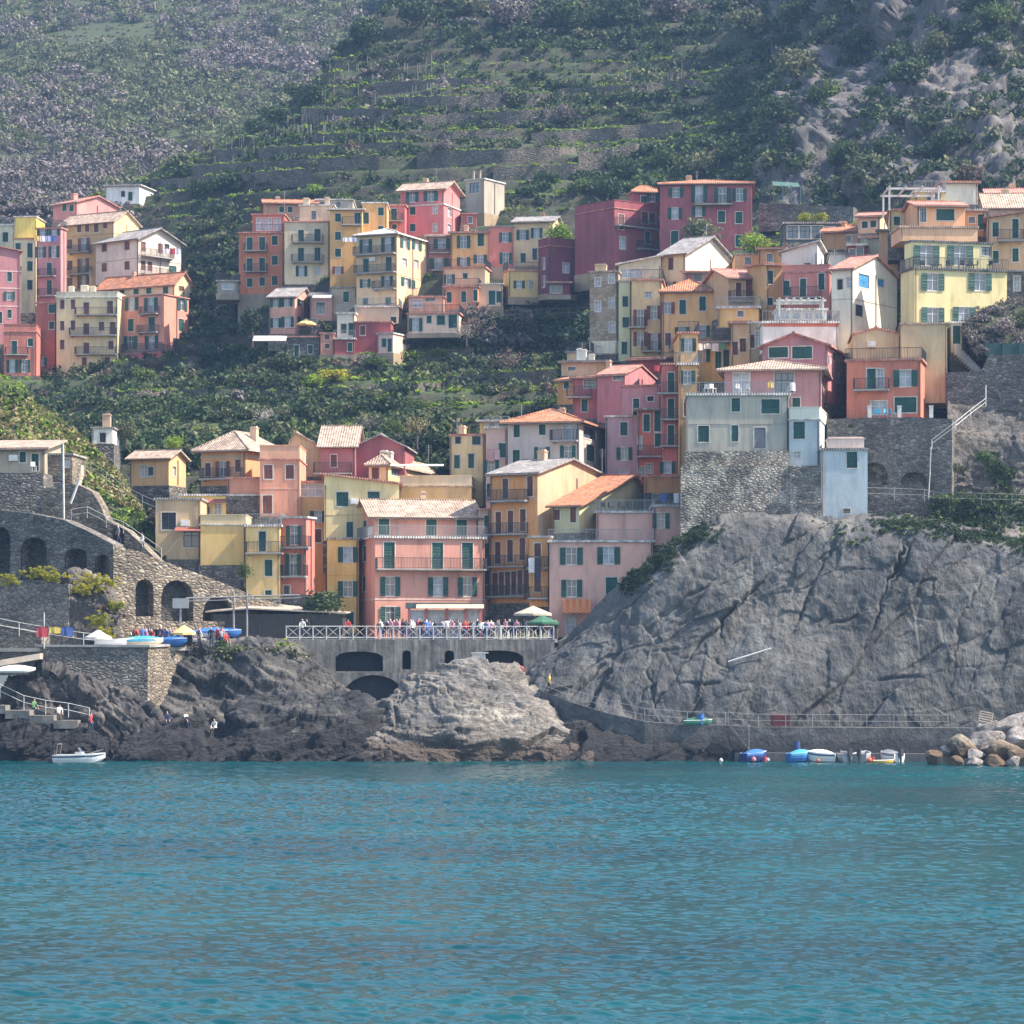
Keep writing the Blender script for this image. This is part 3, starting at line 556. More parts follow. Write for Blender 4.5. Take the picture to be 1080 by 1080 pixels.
h('small white house with grey roof behind the white gable house', 'C6CACE', 875.5,894,268,292,316,yaw=4,roof='flat',tile='g',wins=[('gd',3,10,(873,275))],base=3)
h('brick red balcony house tucked behind the white gable house', '963E40', 894.2,914,259,282,320,yaw=6,roof='rail',tile='w',wins=[('gd',4,10,(899,268),(907,266))],base=3)
h('pale mint green house left of the tan roof terrace', 'B9C4B4', 908,929,250,285,322,yaw=6,roof='shed',rise=.6,tile='k',wins=[],base=3)
h('terracotta roofed row stepping up behind the white gable house', 'B98A60', 868,926,243,262,334,yaw=14,roof='gx',rise=1.2,tile='o',chim=[(884,235,.8,'C89060'),(905,232,1.4,'D0A070'),(921,230,2.0,'C8C4C0')],wins=[('gd',3,6,(895,252))],base=3)
h('big greenhouse like pergola of dark glass on the terrace wall', '4C5A62', 827,888,236,256,338,yaw=0,roof='flat',tile='g',dep=5,wins=[('gd',11,13,(836,245),(849,245),(862,245),(875,246))],base=3,cat='greenhouse',name='greenhouse')
h('white gable house with sky blue windows', 'D2CCC0', 877,899.5,283,372,298,yaw=32,xs=946,roof='gx',peak=(922.5,270.5),tile='k',wins=[('sk',4,11,(886,300)),('gw',4,11,(880.5,302),(896,298)),('>su',11,14,(911,296.5)),('>su',6.5,8,(929,298.5)),('>sk',8,12,(906,327.6)),('>gd',4,5,(930.4,299.5))],bands=[(315,'A8A29A',.8)],over=.3,base=3)
h('peach tan house with vertical drain pipes left of the yellow villa', 'C39A74', 927,949,243,290,314,yaw=10,roof='shed',rise=.5,tile='g',wins=[('sg',4.5,12,(943.7,253)),('sg',3,14,(938,258))],base=3)
h('lemon yellow villa with dark green shutters and white corners', 'CFC284', 964.4,1062,284,345,292,yaw=-14,xs=950,dep=12,roof='rail',tile='d',wins=[('og',24,18,(983.7,297.5),(1033.6,297.5)),('og',24,17,(983.7,333),(1016.6,332.6)),('sb',8,7,(1036,334)),('gw',6,6,(1047,333))],base=3)
h('lemon yellow top storey with wide terrace windows under a dark slab roof', 'CDC388', 962,1047,255,283,297,yaw=-14,xs=954,dep=8,roof='flat',tile='d',over=.7,wins=[('og',27,21,(977,269.5)),('og',27,21,(1012.6,269.5)),('gd',10,9,(1040,265))])
h('peach roof storey with a wide green window above the lemon villa', 'D49A6A', 967,1018,217,250,305,yaw=-4,roof='gx',rise=.8,tile='k',wins=[('sg',19,12,(997,226.5)),('gd',3,14,(973.5,227))],dep=7)
h('long peach parapet terrace between the roof storey and the lemon villa', 'D8A67C', 950,1031,240,254,302,yaw=-4,roof='flat',tile='p',dep=5)
h('small yellow loft with a whitewashed wall and orange tiled roof at the top right', 'D8D4CC', 996,1031,192.5,216,318,yaw=0,roof='shed',rise=.5,tile='o',wins=[],base=2.2)
h('yellow hut with a small window under the white pergola', 'D6B95A', 965,996,203,222,316,yaw=0,roof='rail',tile='w',wins=[('gd',4,6,(981,208)),('gd',4,6,(989,207))],dep=4,base=2.2)
h('tan house corner with one green shutter right of the peach storey', 'C0946A', 1018.5,1039,222,250,308,yaw=0,roof='shed',rise=.6,tile='g',wins=[('sg',4.5,16,(1034.5,234)),('gd',4,6,(1025,232))],base=3)
h('grey plastered house with pale tiled roof at the upper right edge', 'B0A8A2', 1040,1100,219,240,316,yaw=4,roof='gx',rise=2.0,tile='p',base=3)
h('pink roofed house highest at the right photo edge', 'BC9C94', 1042,1110,205,222,326,yaw=6,roof='gx',rise=1.2,tile='k',base=3)
h('tan apartment house with iron balcony at the right photo edge', 'C09A72', 1041,1110,229,288,303,yaw=8,roof='sidey',rise=-.9,tile='k',wins=[('sg',5,15,(1050,242)),('sg',6,20,(1071,241)),('sg',5.5,14,(1071,269)),('sg',5,13,(1050,271)),('B',(1052,1080,255))],base=3)
h('stone storey with a white framed window at the right photo edge', 'x', 1062,1110,286,330,300,yaw=8,wall=STONE,roof='flat',tile='g',wins=[('gw',6,15,(1072.6,299))],base=3)
# ================= right spur, middle
h('white terrace house with orange band and rooftop pergola', 'CDD0D4', 805,884,341,372,294,yaw=0,roof='rail',tile='w',wins=[],bands=[(343,'C8664A',3)],base=3)
h('glazed white penthouse under the rooftop pergola', 'C8CCD2', 820,872,327,338,298,yaw=0,dep=4,roof='flat',tile='w',wins=[('gw',8,7,(828,333),(840,333),(853,333),(864,333))])
h('mauve pink gabled house with two trapezoid green windows', 'AD6E7E', 804,873,364,425,288,yaw=14,xs=889,roof='gy',peak=(837.6,352.5),tile='k',wins=[('sg',20,14,(821,370)),('sg',21,20,(846,368)),('>gd',4,8,(880,376))],over=.4,base=3)
h('mauve house with pale hipped roof and glass terrace doors', 'AE7580', 764,866,391,436,281,yaw=8,xs=888,roof='hip',rise=1.25,tile='p',over=.7,wins=[('gw',17,20,(782,403)),('gd',20,21,(827,403.5)),('sg',8,13,(839.8,426)),('>gw',5,13,(868.5,403)),('>gd',4,14,(876.5,402))],base=3)
h('big bare grey cement house with a balustrade terrace on the rampart', 'A3A19A', 725.5,832,417,492,275,yaw=2,roof='rail',tile='w',wins=[('sg',9,14,(776,427)),('sg',19,15,(812.6,428.6)),('sg',11.5,17,(742,457.6)),('sg',7,17,(775,457)),('se',12,22,(801.5,462))],bands=[(447,'96948E',.8)],dep=8)
h('pale blue house with a white parapet terrace beside the cement house', 'A9BCCC', 832.3,864.5,443,492,274,yaw=10,xs=881,roof='par',par=1.0,pcol='D8D4CC',tile='w',wins=[('sg',12,18,(842.8,453.8)),('gw',6,7,(840.5,480))],dep=7)
h('windowless pale blue tower house reaching lowest down on the cliff', 'A4B8CB', 866,915,474.5,551,272,yaw=3,roof='flat',tile='g',wins=[('sg',11,17,(898.6,485)),('gd',5,5,(893,539))],dep=6,chim=[(893,463,3.2,'C8B4B0')])
h('salmon orange house with green shutters and roof terrace on the rampart', 'CB6B50', 893,971,380,440,281,yaw=12,xs=986,roof='rail',tile='k',wins=[('sg',9,22,(919,399.8)),('gw',5,20,(928.5,399)),('og',25,17,(955,399)),('gw',17,14,(927,430)),('sg',23,16,(955,427)),('>sg',8,25,(981,405)),('B',(901,938,412.5))],base=2)
h('blank beige house with a low curved gable', 'CBAF82', 899.5,950,352.5,385,290,yaw=4,roof='gy',peak=(924,346.5),tile='k',over=.2)
h('tall blank beige house wall below the lemon villa', 'CDB381', 950.5,999,342,425,286,yaw=6,xs=1003,roof='flat',tile='p',over=.1,wins=[])
h('little beige stair house with a green door right of the blank wall', 'BFB08E', 1003,1016,341,372,289,yaw=0,roof='flat',tile='w',dep=4,wins=[('sg',8,19,(1009,353))],base=5)
# ================= right spur, lower left flank
h('ochre house with washing lines under the long orange one', 'D2A84E', 733,788,360,402,305,yaw=12,xs=790,roof='rail',tile='k',wins=[('og',13,20,(741,372)),('sg',6,18,(757.5,380)),('sg',6,18,(766,378)),('og',13,12,(760,350)),('B',(733,771,362))],base=8)
h('tan slab of a house with brown shutters beside the ochre washing lines', 'C2A176', 771,790,340,402,302,yaw=6,xs=796,roof='shed',rise=.5,tile='k',wins=[('sb',4,14,(775,367.5)),('sb',4,14,(783.5,364))],base=8)
h('small mustard storey with balcony above the tan brown shuttered house', 'D0A850', 757,800,325,345,308,yaw=8,roof='rail',tile='w',wins=[('gd',5,5,(775,343)),('og',11,13,(762,351)),('gd',4,6,(781,331))],base=6)
h('brown grey house with blue white stripes left of the white terrace', 'A89274', 790,805,341,388,298,yaw=10,xs=808,roof='flat',tile='w',wins=[('gw',5,16,(800,357)),('sb',4,14,(793,360))],base=6)
h('tan low house with white chimneys below the bare stone facade', 'BFA37C', 592,640,381,396,322,yaw=10,roof='shed',rise=.6,tile='g',wins=[('gd',8,4,(603,389)),('sg',3,8,(585,395))],chim=[(606,369,.5,'D8D8D4'),(611,370,.5,'D8D8D4'),(619,375,.6,'D0CCC4')],base=8)
h('amber house with an orange roof sliding down to the left', 'CE8F3E', 588,657,398,424,316,yaw=30,roof='shed',rise=1.5,tile='o',wins=[('sg',3.5,10,(597.5,405)),('gw',4,8,(609,408))],base=6)
h('dark maroon roofed storey right of the amber house', '7E3340', 664,699,378,395,318,yaw=20,roof='shed',rise=1.0,tile='k',wins=[],base=2.2)
h('raspberry pink house with a dark loggia balcony', 'BD5F6C', 604,630,398,442,309,yaw=4,roof='shed',rise=.7,tile='k',wins=[('sg',4.5,13,(616.5,427.5),(623,427)),('gd',12,8,(622,405)),('B',(598,624,420))],base=6)
h('big blank mauve pink gable house in the middle of the right spur', 'B0697A', 630,659,395,445,306,yaw=24,xs=694,roof='gx',peak=(676,386),tile='k',over=.15,wins=[('gd',10,7,(652,397))],base=6)
h('pink stair house with a tall green shutter below the mauve gable', 'C27F88', 656,697,407.5,442,301,yaw=6,roof='flat',tile='k',dep=5,over=.1,wins=[('sg',4.5,18,(671,429.5)),('sk',6,5,(686,420.5))],base=6)
h('lilac house with one blue green shutter above the grey house', 'B08A9C', 638.5,672,440,502,297,yaw=3,roof='flat',tile='w',wins=[('sg',7.5,14,(658,452.3)),('og',15,13,(658.5,478.5)),('gw',9,4,(658,498))],base=5)
h('brick orange balcony house with a bottle green door', 'C0563E', 672.2,698,432,508,295,yaw=2,roof='shed',rise=.4,tile='p',wins=[('sg',5,18,(682,446)),('sg',5,22,(693.5,444)),('gw',6,13,(673.5,467)),('sg',5,14,(694,464)),('gd',4,9,(685,494)),('gd',3,9,(676,497)),('B',(672,699,482.5))],base=2.2)
h('tall slim salmon tower house with four stacked green doors', 'C4605C', 698.3,716,385,508,293,yaw=2,roof='rail',tile='k',wins=[('sg',4.8,21,(707.7,403.5)),('sg',4.8,21,(707.7,431)),('sg',4.8,21,(707.7,459)),('og',9,12,(704,493)),('B',(693,716,416),(696,716,443.5),(696,716,471.5))],base=2.2)
h('golden yellow tower house touching the cement house', 'CB9642', 716.2,735,385,512,291,yaw=0,roof='rail',tile='w',wins=[('og',10,14,(725,398)),('sb',3.5,18,(724.5,430)),('og',8,10,(727,369))],base=3)
h('upper ochre tower storey with stacked washing balconies', 'CFA04C', 716,736,352,384,300,yaw=0,roof='rail',tile='k',wins=[('og',12,14,(726,364))],base=3)
h('orange basement arcade wall under the salmon tower', 'C07C34', 680,719,503,520,288,yaw=0,roof='flat',tile='k',dep=5,wins=[],base=5)
# ================= lower village, centre right
h('lilac grey house with bright orange hipped roof and green shutters', 'B9ACAE', 535.5,611,446,500,292,yaw=14,xs=652,roof='hip',peak=(580,430),tile='o',over=.6,wins=[('sg',6.5,13.5,(545,454.3)),('sg',7,13.5,(572,452)),('sg',7.5,17,(544.5,483)),('og',15,17,(571.8,480)),('og',15,15,(599,477.5)),('gw',18,18,(603,455)),('>gd',14,14,(622,456)),('>sg',9,17,(623,478)),('B',(582,610,466))],base=5)
h('beige walled house with glowing orange balcony facade', 'F28A22', 517,567,499,636,282,yaw=30,xs=647,roof='gx',peak=(602,485),tile='g',over=.35,scol='C0A080',wins=[('sb',5,21,(533,515.5),(559,513)),('sb',5,23,(525.6,551.5),(538.5,550),(551.5,548.5)),('sb',5,23,(525,583),(538,581),(551,579)),('sb',4.5,25,(522,617),(529,616),(535.5,615.5),(542,615),(548.5,614),(555,613.5)),('B',(517,558,529.5),(516.5,557,564.5),(514,557,598.5),(514,557,630))],base=2)
h('amber strip house with checked washing on its balcony', 'F09018', 558.5,580,567,640,279,yaw=8,roof='flat',tile='w',wins=[('sb',4,14,(567,580)),('sb',4,20,(567,614)),('B',(557,579,600),(558,579,632))],base=1)
h('pale green gabled house with orange tile roof over a terrace', 'B3AE86', 583,611,533,562,280.5,yaw=28,xs=689,roof='gx',peak=(667,502.5),tile='o',over=.5,wins=[('sb',4,11,(587.5,543)),('sb',4,16,(604.5,543)),('>gw',8,9,(674,518))],base=2.2)
h('pink seaside house with flat terrace and a peeling lower wall', 'D29C92', 579.5,688.5,572,672,277,yaw=1,roof='rail',tile='w',wins=[('og',24,18,(602.7,586.5)),('og',24,18,(642,586)),('og',22,18,(603,620.5)),('sg',12,20,(645,619)),('gw',10,20,(602,661))],dep=10,base=3)
h('pink upper block of the seaside house with a railed sun deck', 'D29C92', 629,689,541,572,279,yaw=1,roof='rail',tile='w',wins=[],dep=8)
h('pink right wing of the seaside house running into the cliff', 'D09890', 689,728,534.5,575,278,yaw=1,roof='rail',tile='w',wins=[('og',18,16,(697,549.3))],dep=7,base=2)
h('tall pale yellow house with curved corner left of the lilac grey one', 'CDB47E', 474.5,509,459,534,298,yaw=20,xs=514,roof='flat',tile='k',wins=[('sk',3.5,9,(483,463.5)),('sg',9,9,(502.5,464.5)),('sg',5.5,14,(482,487)),('sg',5.8,15,(497,486)),('sg',5.5,16,(497,512))],chim=[(482,451,.6,'C0A888')],base=8)
h('small yellow rooftop loft behind the curved corner house', 'C9A85C', 506,536,444,462,306,yaw=6,roof='shed',rise=.6,tile='w',wins=[('gd',5,5,(519,449)),('gd',4,5,(529,449))],base=6)
h('pale rose house with green shutters and hanging washing', 'CBA6A0', 512.5,535,452,540,294,yaw=4,roof='rail',tile='w',wins=[('sg',8,15,(530,475)),('og',12,13,(518,492)),('sg',5,14,(514.5,517))],base=5)
h('narrow beige pink house between the pink seafront house and the orange facade', 'C29684', 504.5,517,538,650,285,yaw=0,roof='flat',tile='k',wins=[('sg',4.5,13,(514,550)),('sg',4.5,14,(514,580)),('sg',4.5,15,(514,609))],base=3)
h('cream house with long white balustrade terrace and pale roof', 'D9B777', 389,409.6,491.5,512,296,yaw=14,xs=470,dep=8,roof='hip',rise=1.0,tile='p',wins=[('sb',7.5,12,(396,499)),('>gd',17,11,(421,497)),('>gd',18,11,(449,497))],chim=[(395,477,.7,'C8C0B8'),(400,478,.7,'C8C0B8')],base=5)
h('long sandy yellow lower wall house under the white balustrade', 'D0AC6B', 421.5,497,513.5,545,293,yaw=2,roof='par',par=.9,pcol='CDBCA0',tile='p',wins=[('gd',3,12,(417,519))],dep=6,base=5)
h('mauve gabled house behind the cream terrace house', '9E4F5E', 374.5,427,471,512,300,yaw=4,roof='gy',peak=(401,459),tile='g',over=.3,wins=[('sb',10,5,(408.5,479.5))],base=5)
h('mauve house with a pale tiled roof and dark iron balcony', 'A65F68', 338,374.5,471,502,299,yaw=2,roof='gx',rise=2.2,tile='p',wins=[('sb',6,13,(352,486)),('B',(318,371,500.5))],base=5)
h('tan gabled wall house joined left of the mauve balcony house', 'CB9F6B', 303.5,338,471,503,301,yaw=2,roof='gy',peak=(311,456.5),tile='p',over=.2,wins=[('gd',7,16,(320,489))],base=5)
h('apricot villa with a pale hipped roof and brown shutters', 'CF8A52', 212,259,476,512,296,yaw=22,xs=302,roof='hip',rise=2.0,tile='p',over=.7,wins=[('sb',5,14,(219.4,495.5)),('ob',11,16,(235,494.5)),('sb',5.5,13,(251,491)),('>gw',6,4,(268,478)),('B',(214,258,506))],bands=[(481,'A89A80',3)],base=5)
h('salmon tower house with two arched brown windows', 'D28468', 274,316,485,545,288,yaw=0,roof='par',par=1.2,pcol='D49478',tile='k',wins=[('sb',9,14.5,(283,497.8)),('sb',8.5,14.5,(305.6,497.8)),('sb',10,19,(282,532))],bands=[(515,'DCA890',.8)],base=2.2)
h('low salmon parapet storey between the villa and the salmon tower', 'CC8468', 240,274,505,522,290,yaw=0,roof='flat',tile='k',dep=6,base=2.2)
h('glass fronted terrace house wedged right of the salmon tower', 'D0A766', 312.5,342.5,509,552,290,yaw=2,roof='flat',tile='k',wins=[('gw',24,13,(328.5,517)),('og',12,12,(335.5,545))],base=2)
h('orange tan strip house behind the dark bush by the promenade', 'CF8E56', 323,345.5,553,640,289,yaw=0,roof='flat',tile='k',dep=6,wins=[('sb',8,14,(335,565))],base=3)
h('light yellow house with two large blue green shutters', 'DAC583', 342,421,510.5,570,287.5,yaw=-3,roof='sidey',rise=.9,tile='k',wins=[('sg',12.5,15,(361,526.5)),('sg',12.5,13,(394,525)),('sg',6,16,(369,558.5)),('gw',4.5,15,(374.5,558.5))],bands=[(543,'C9B072',.8)],base=3)
h('golden yellow promenade house with green shutters left of the big pink one', 'DDB23F', 345,378,569,668,284,yaw=0,roof='flat',tile='g',dep=4,wins=[('og',21,16,(367,585)),('og',21,16,(367,621)),('sg',9,13,(368.5,652))],bands=[(607,'C9A040',.8)],base=2)
h('big pink seafront house with white corner strips and two terrace slabs', 'D28878', 395.5,511,567.5,674,280,yaw=-14,xs=376.5,dep=9,roof='rail',tile='w',wins=[('sg',11.5,28,(410.5,586),(461.5,586.5),(493,586.5)),('og',21,20,(411.5,618.5)),('og',21,20,(462,618.8)),('og',20,20,(493,619)),('og',21,16,(411.6,648)),('>sg',3.5,16,(384.5,584),(384,616)),('B',(396,511,601.5))],bands=[(632,'C9A8A0',1.5)],base=1)
h('set back pink top storey with cream roof on the big seafront house', 'D28878', 394,504,544.5,567,283,yaw=-14,xs=378,dep=7,roof='gx',rise=1.6,tile='p',over=.6,wins=[('sg',11,19,(405,555),(455,555.5),(487,556.5)),('>sg',3.5,14,(385,556))])
h('rosy salmon house with two tall white framed balcony doors', 'CB6A60', 295.2,323,546.5,627,281,yaw=16,xs=332,roof='flat',tile='w',wins=[('og',16,20,(310,564.5)),('og',16,22,(309.5,595.5)),('gd',4,9,(302.5,622)),('B',(296,328,578.5),(298,325,609))],base=3)
h('yellow tower house with a stone slab terrace beside the rosy salmon one', 'D9B565', 259.5,295,555.5,631,280.5,yaw=2,roof='rail',tile='w',wins=[('sg',7.5,21,(276.7,571)),('sg',8,17,(283.2,599)),('sg',6,5,(283,625)),('B',(260,299,584.5))],base=3)
h('blank mustard yellow terrace house with awnings', 'D8B055', 211.5,259.3,554,596,282,yaw=0,roof='par',par=.8,pcol='C8B084',tile='w',wins=[],base=3)
h('bright yellow set back storey with glass doors under a blue white slab', 'E2BE50', 190,273,523,553,290,yaw=0,dep=6,roof='flat',tile='w',wins=[('gd',12,14,(203,534)),('gd',10,14,(216,541)),('gw',8,17,(229.6,539)),('gw',7,15,(237,539))],over=.6)
h('sandy house with two large dark openings and a brown awning', 'BCA078', 164,211.5,527,590,283,yaw=0,roof='flat',tile='g',wins=[('sk',15,18,(178,549.5)),('gd',17,20,(202,567))],base=3)
h('small orange house with a dark doorway between greenhouse and terracotta row', 'CE9050', 800,826,262,282,330,yaw=8,roof='shed',rise=.8,tile='o',wins=[('gd',4,8,(812,272))],base=3)
h('narrow beige house with two green windows above the terracotta row', 'C8A884', 905,928,228,246,330,yaw=12,roof='gx',rise=.9,tile='k',wins=[('sg',4,7,(912,237),(921,236))],base=3)
h('pale grey stepped house at the skyline right of the white loft', 'BEB6AC', 1031,1052,210,224,320,yaw=10,roof='shed',rise=.7,tile='k',wins=[('gd',4,6,(1040,217))],base=3)
h('tan house with a flat roof left of the bare stone facade foot', 'C4A27C', 598,622,372,384,330,yaw=10,roof='rail',tile='g',wins=[('sg',4,7,(612,378))],base=6)
h('faded yellow house with a rail terrace below the lemon loft hut', 'D2B468', 938,966,222,243,311,yaw=6,roof='rail',tile='k',wins=[('sg',5,9,(946,233)),('sg',5,9,(957,232))],base=3)
# ================= left side
h('tan roofed house behind the left green slope', 'CF9C62', 137,178,483,512,303,yaw=18,xs=196,roof='gx',peak=(187,476),tile='p',over=.4,wins=[('gw',7,12,(152,497)),('gd',5,9,(159,497)),('>gw',3,10,(184,497))],base=5)
h('small white house with a brick chimney on the left green slope', 'CCD0D2', 97,119,452,468,312,yaw=0,roof='flat',tile='g',wins=[('sk',5,10,(108.3,461.5))],chim=[(110.5,438,.8,'B89880')],base=5,dep=5)
h('grey cottage with two green doors above the dark stone wall', '9C9488', -20,47,473,500,283,yaw=6,roof='shed',rise=1.0,tile='p',over=.5,wins=[('sg',6.5,11,(24,482)),('sg',7.5,18,(37,487.5))],base=1,dep=6)
h('little stone hut with a blue door beside the outside stair', 'x', 46,76,480,525,284,yaw=4,wall=STONEL,roof='flat',tile='g',wins=[('su',5,22,(50,517)),('gw',5,13,(60,516)),('gw',6,9,(70,488))],dep=6,base=2)
# ================= lofted land forms
def cr(A, n):   # Catmull-Rom resample along axis 0
    m = len(A); t = np.linspace(0, m-1-1e-6, n); i = t.astype(int); f = (t-i)[:, None, None]
    g = lambda k: A[np.clip(k, 0, m-1)]
    p0, p1, p2, p3 = g(i-1), g(i), g(i+1), g(i+2)
    return .5*(2*p1+(p2-p0)*f+(2*p0-5*p1+4*p2-p3)*f*f+(3*p1-p0-3*p2+p3)*f**3)
def lin(A, n):
    m = len(A); t = np.linspace(0, m-1-1e-6, n); i = t.astype(int); f = (t-i)[:, None, None]
    return A[i]*(1-f)+A[i+1]*f
def grid(rows, nu, nv, smooth=True):
    A = np.array([[P(*q) for q in r] for r in rows], float)      # rows x cols x 3
    fn = cr if smooth else lin
    A = fn(A, nv); A = fn(A.transpose(1, 0, 2), nu).transpose(1, 0, 2); return A
def gnormals(G):
    du = np.gradient(G, axis=1); dv = np.gradient(G, axis=0); n = np.cross(du, dv); n /= np.linalg.norm(n, axis=2, keepdims=True)+1e-9
    n[n[..., 1] > 0] *= -1; return n      # towards the viewer side (-Y)
def gobj(name, G, mat, smooth=True, **k):
    nv, nu, _ = G.shape; idx = np.arange(nv*nu).reshape(nv, nu)
    Fq = np.stack([idx[:-1, :-1], idx[:-1, 1:], idx[1:, 1:], idx[1:, :-1]], -1).reshape(-1, 4)
    o = link(name, npmesh(name, G.reshape(-1, 3), Fq, smooth), mat); tag(o, **k); return o
def rockify(G, amp, sc_, rot=0.0, blocks=.5, strata=.5, s=0, fade=None, fine=1.0):
    nv, nu, _ = G.shape; n = gnormals(G).reshape(-1, 3); p = G.reshape(-1, 3)
    c, q = math.cos(rot), math.sin(rot)
    r = np.stack([p[:, 0]*c+p[:, 2]*q, p[:, 1], -p[:, 0]*q+p[:, 2]*c], 1)
    w = np.stack([vnoise(p*.25, s+50), vnoise(p*.25, s+51), vnoise(p*.25, s+52)], 1)*1.2
    st = r*np.array([.18, .18, 1.0])*sc_+w*.5*sc_
    d = strata*ridged(st, 4, s)+.6*fbm(p*sc_*.55, 5, s=s+9)
    f1, e1 = facets((r*np.array([.3, .5, 1.0])+w*.5)*sc_*.8, s+20, 1.6); f2, e2 = facets((r*np.array([.45, .6, 1.1])+w*.7)*sc_*2.1, s+30, 1.4); f3, e3 = facets((r*np.array([.6, .8, 1.2])+w)*sc_*5.5, s+40, 1.3)
    d = d+blocks*(1.7*f1+fine*(.75*f2+.3*f3-.35*np.exp(-(e1*14)**2)-.15*np.exp(-(e2*10)**2)))+.12*fbm(p*sc_*6, 3, s=s+60)
    if fade is not None: d = d*fade.reshape(-1)
    return (p+n*(d*amp)[:, None]).reshape(nv, nu, 3)
# ---- main hill
cols = [-500, -150, 0, 100, 200, 300, 400, 500, 600, 680, 760, 850, 950, 1080, 1250, 1600]
TB = {640: [320, 300, 300, 290, 290, 290, 290, 290, 290, 290, 286, 286, 286, 286, 286, 286],
 560: [320, 310, 306, 302, 300, 300, 300, 300, 300, 297, 284, 281, 281, 278, 278, 278],
 480: [340, 335, 331, 324, 322, 322, 322, 320, 317, 306, 297, 292, 290, 288, 290, 295],
 430: [390, 385, 380, 372, 362, 358, 352, 348, 344, 318, 305, 299, 296, 292, 296, 300],
 390: [440, 438, 434, 430, 418, 396, 394, 394, 386, 340, 316, 303, 300, 296, 302, 310],
 340: [462, 460, 455, 452, 438, 411, 401, 399, 399, 360, 335, 312, 306, 303, 312, 330],
 290: [480, 478, 472, 468, 453, 424, 415, 409, 410, 398, 362, 332, 322, 316, 330, 350],
 240: [500, 495, 488, 486, 474, 448, 436, 430, 428, 422, 414, 402, 384, 378, 385, 400]}
SIL = [236, 228, 218, 196, 158, 112, 22, -90, -120, -130, -130, -130, -130, -130, -130, -130]
rows = [[(c, py, d) for c, d in zip(cols, TB[py])] for py in (640, 560, 480, 430, 390, 340, 290, 240)]
for s_ in (.2, .4, .6, .8, 1.0):
    r = []
    for i, c in enumerate(cols):
        py = 240+(SIL[i]-240)*s_; sl = .55 if c < 800 else (.55-.2*min(1, (c-800)/150.)); r.append((c, py, TB[240][i]+(240-py)*sl))
    rows.append(r)
top = rows[-1]; rows.append([(c, py+10, D+30) for c, py, D in top]); rows.append([(c, py+45, D+90) for c, py, D in top])
HG = grid(rows, 520, 540)
HG0 = HG.copy()
nv, nu, _ = HG.shape; p = HG.reshape(-1, 3); px_ = CX+p[:, 0]/p[:, 1]*F; py_ = HY-(p[:, 2]-CH)/p[:, 1]*F
rockmask = np.clip((px_-770+25*fbm(p*.03, 3))/60, 0, 1)*np.clip((235-py_)/40, 0, 1)
p2 = p.copy(); p2[:, 2] += 1.6*fbm(p*.035, 4)*(1-rockmask)
step = 3.3; zz = p2[:, 2]/step+.5*vnoise(p*np.array([.015, .015, 0]))+.1*vnoise(p*np.array([.06, .06, 0])); fr_ = zz-np.floor(zz)
TF = fr_.reshape(nv, nu)
ter = (np.clip((fr_-.62)/.3, 0, 1)-fr_)*step
p2[:, 2] += ter*.9*np.clip(1-3*rockmask, 0, 1)
gg = gnormals(HG).reshape(-1, 3)
rr = ridged(p*np.array([.07, .05, .008])+3.1, 4, 5)*3.0+fbm(p*.25, 6, g=.65, s=3)*1.3
f1, e1 = facets(p*np.array([.12, .12, .035])+.3*np.stack([vnoise(p*.05, 1)]*3, 1), 8, 1.6); f2, e2 = facets(p*np.array([.35, .35, .12]), 18, 1.5)
rr += 2.4*f1+1.0*f2
p2 += gg*(rr*rockmask)[:, None]*np.array([1, 1, .6])
# keep the land from burying the houses: push it back behind each facade
HG = p2.reshape(nv, nu, 3)
GM, nt, b = newmat('hillside_ground')
g_ = geopos(nt); n1 = noise(nt, g_, .09, 6, .65); n2 = noise(nt, g_, .8, 5, .7)
cg = ramp(nt, n1, [(.3, (.018, .03, .014)), (.45, (.045, .042, .028)), (.56, (.03, .05, .018)), (.7, (.075, .065, .045))])
cg = mixc(nt, .8, cg, ramp(nt, n2, [(.3, .4), (.65, 1.3)]), 'MULTIPLY')
ge = nt.nodes.new('ShaderNodeNewGeometry'); sx = nt.nodes.new('ShaderNodeSeparateXYZ'); nt.links.new(ge.outputs['Normal'], sx.inputs[0])
cg = mixc(nt, ramp(nt, sx.outputs[2], [(.85, 0.0), (.98, .7)]), cg, (.05, .085, .02))
cg = mixc(nt, ramp(nt, sx.outputs[2], [(.25, 1.0), (.6, 0.0)]), cg, (.045, .038, .03)); nt.links.new(cg, b.inputs['Base Color']); b.inputs['Roughness'].default_value = .95; bump(nt, b, n2, .8, .4)
ROCKH = rock_mat('hill_rock', (.055, .054, .055), (.105, .10, .098), (.175, .165, .158), stretch=(1, 1, .3), scale=.2, crack=.3)
hill = gobj('terraced_hillside', HG, [GM, ROCKH], kind='structure')
mi = (rockmask.reshape(nv, nu)[:-1, :-1] > .5).astype(np.int32).ravel(); hill.data.polygons.foreach_set('material_index', mi)
# ---- far valley slope on the left
fc = [-700, -200, 100, 300, 460, 700]
FR = [[(c, 300, 560+i*6) for i, c in enumerate(fc)]]
for py, d in ((215, 600), (150, 680), (80, 760), (10, 830), (-60, 900), (-160, 980)): FR.append([(c, py, d+12*math.sin(i*1.7+py*.02)) for i, c in enumerate(fc)])
FG = grid(FR, 220, 220); q = FG.reshape(-1, 3); z2 = q[:, 2]/4.0+.5*vnoise(q*np.array([.012, .012, 0])); f2 = z2-np.floor(z2)
FT = f2.copy(); q[:, 2] += (np.clip((f2-.6)/.3, 0, 1)-f2)*4*.85+2.5*fbm(q*.02, 4)
far = gobj('far_hillside', FG, GM, kind='structure')
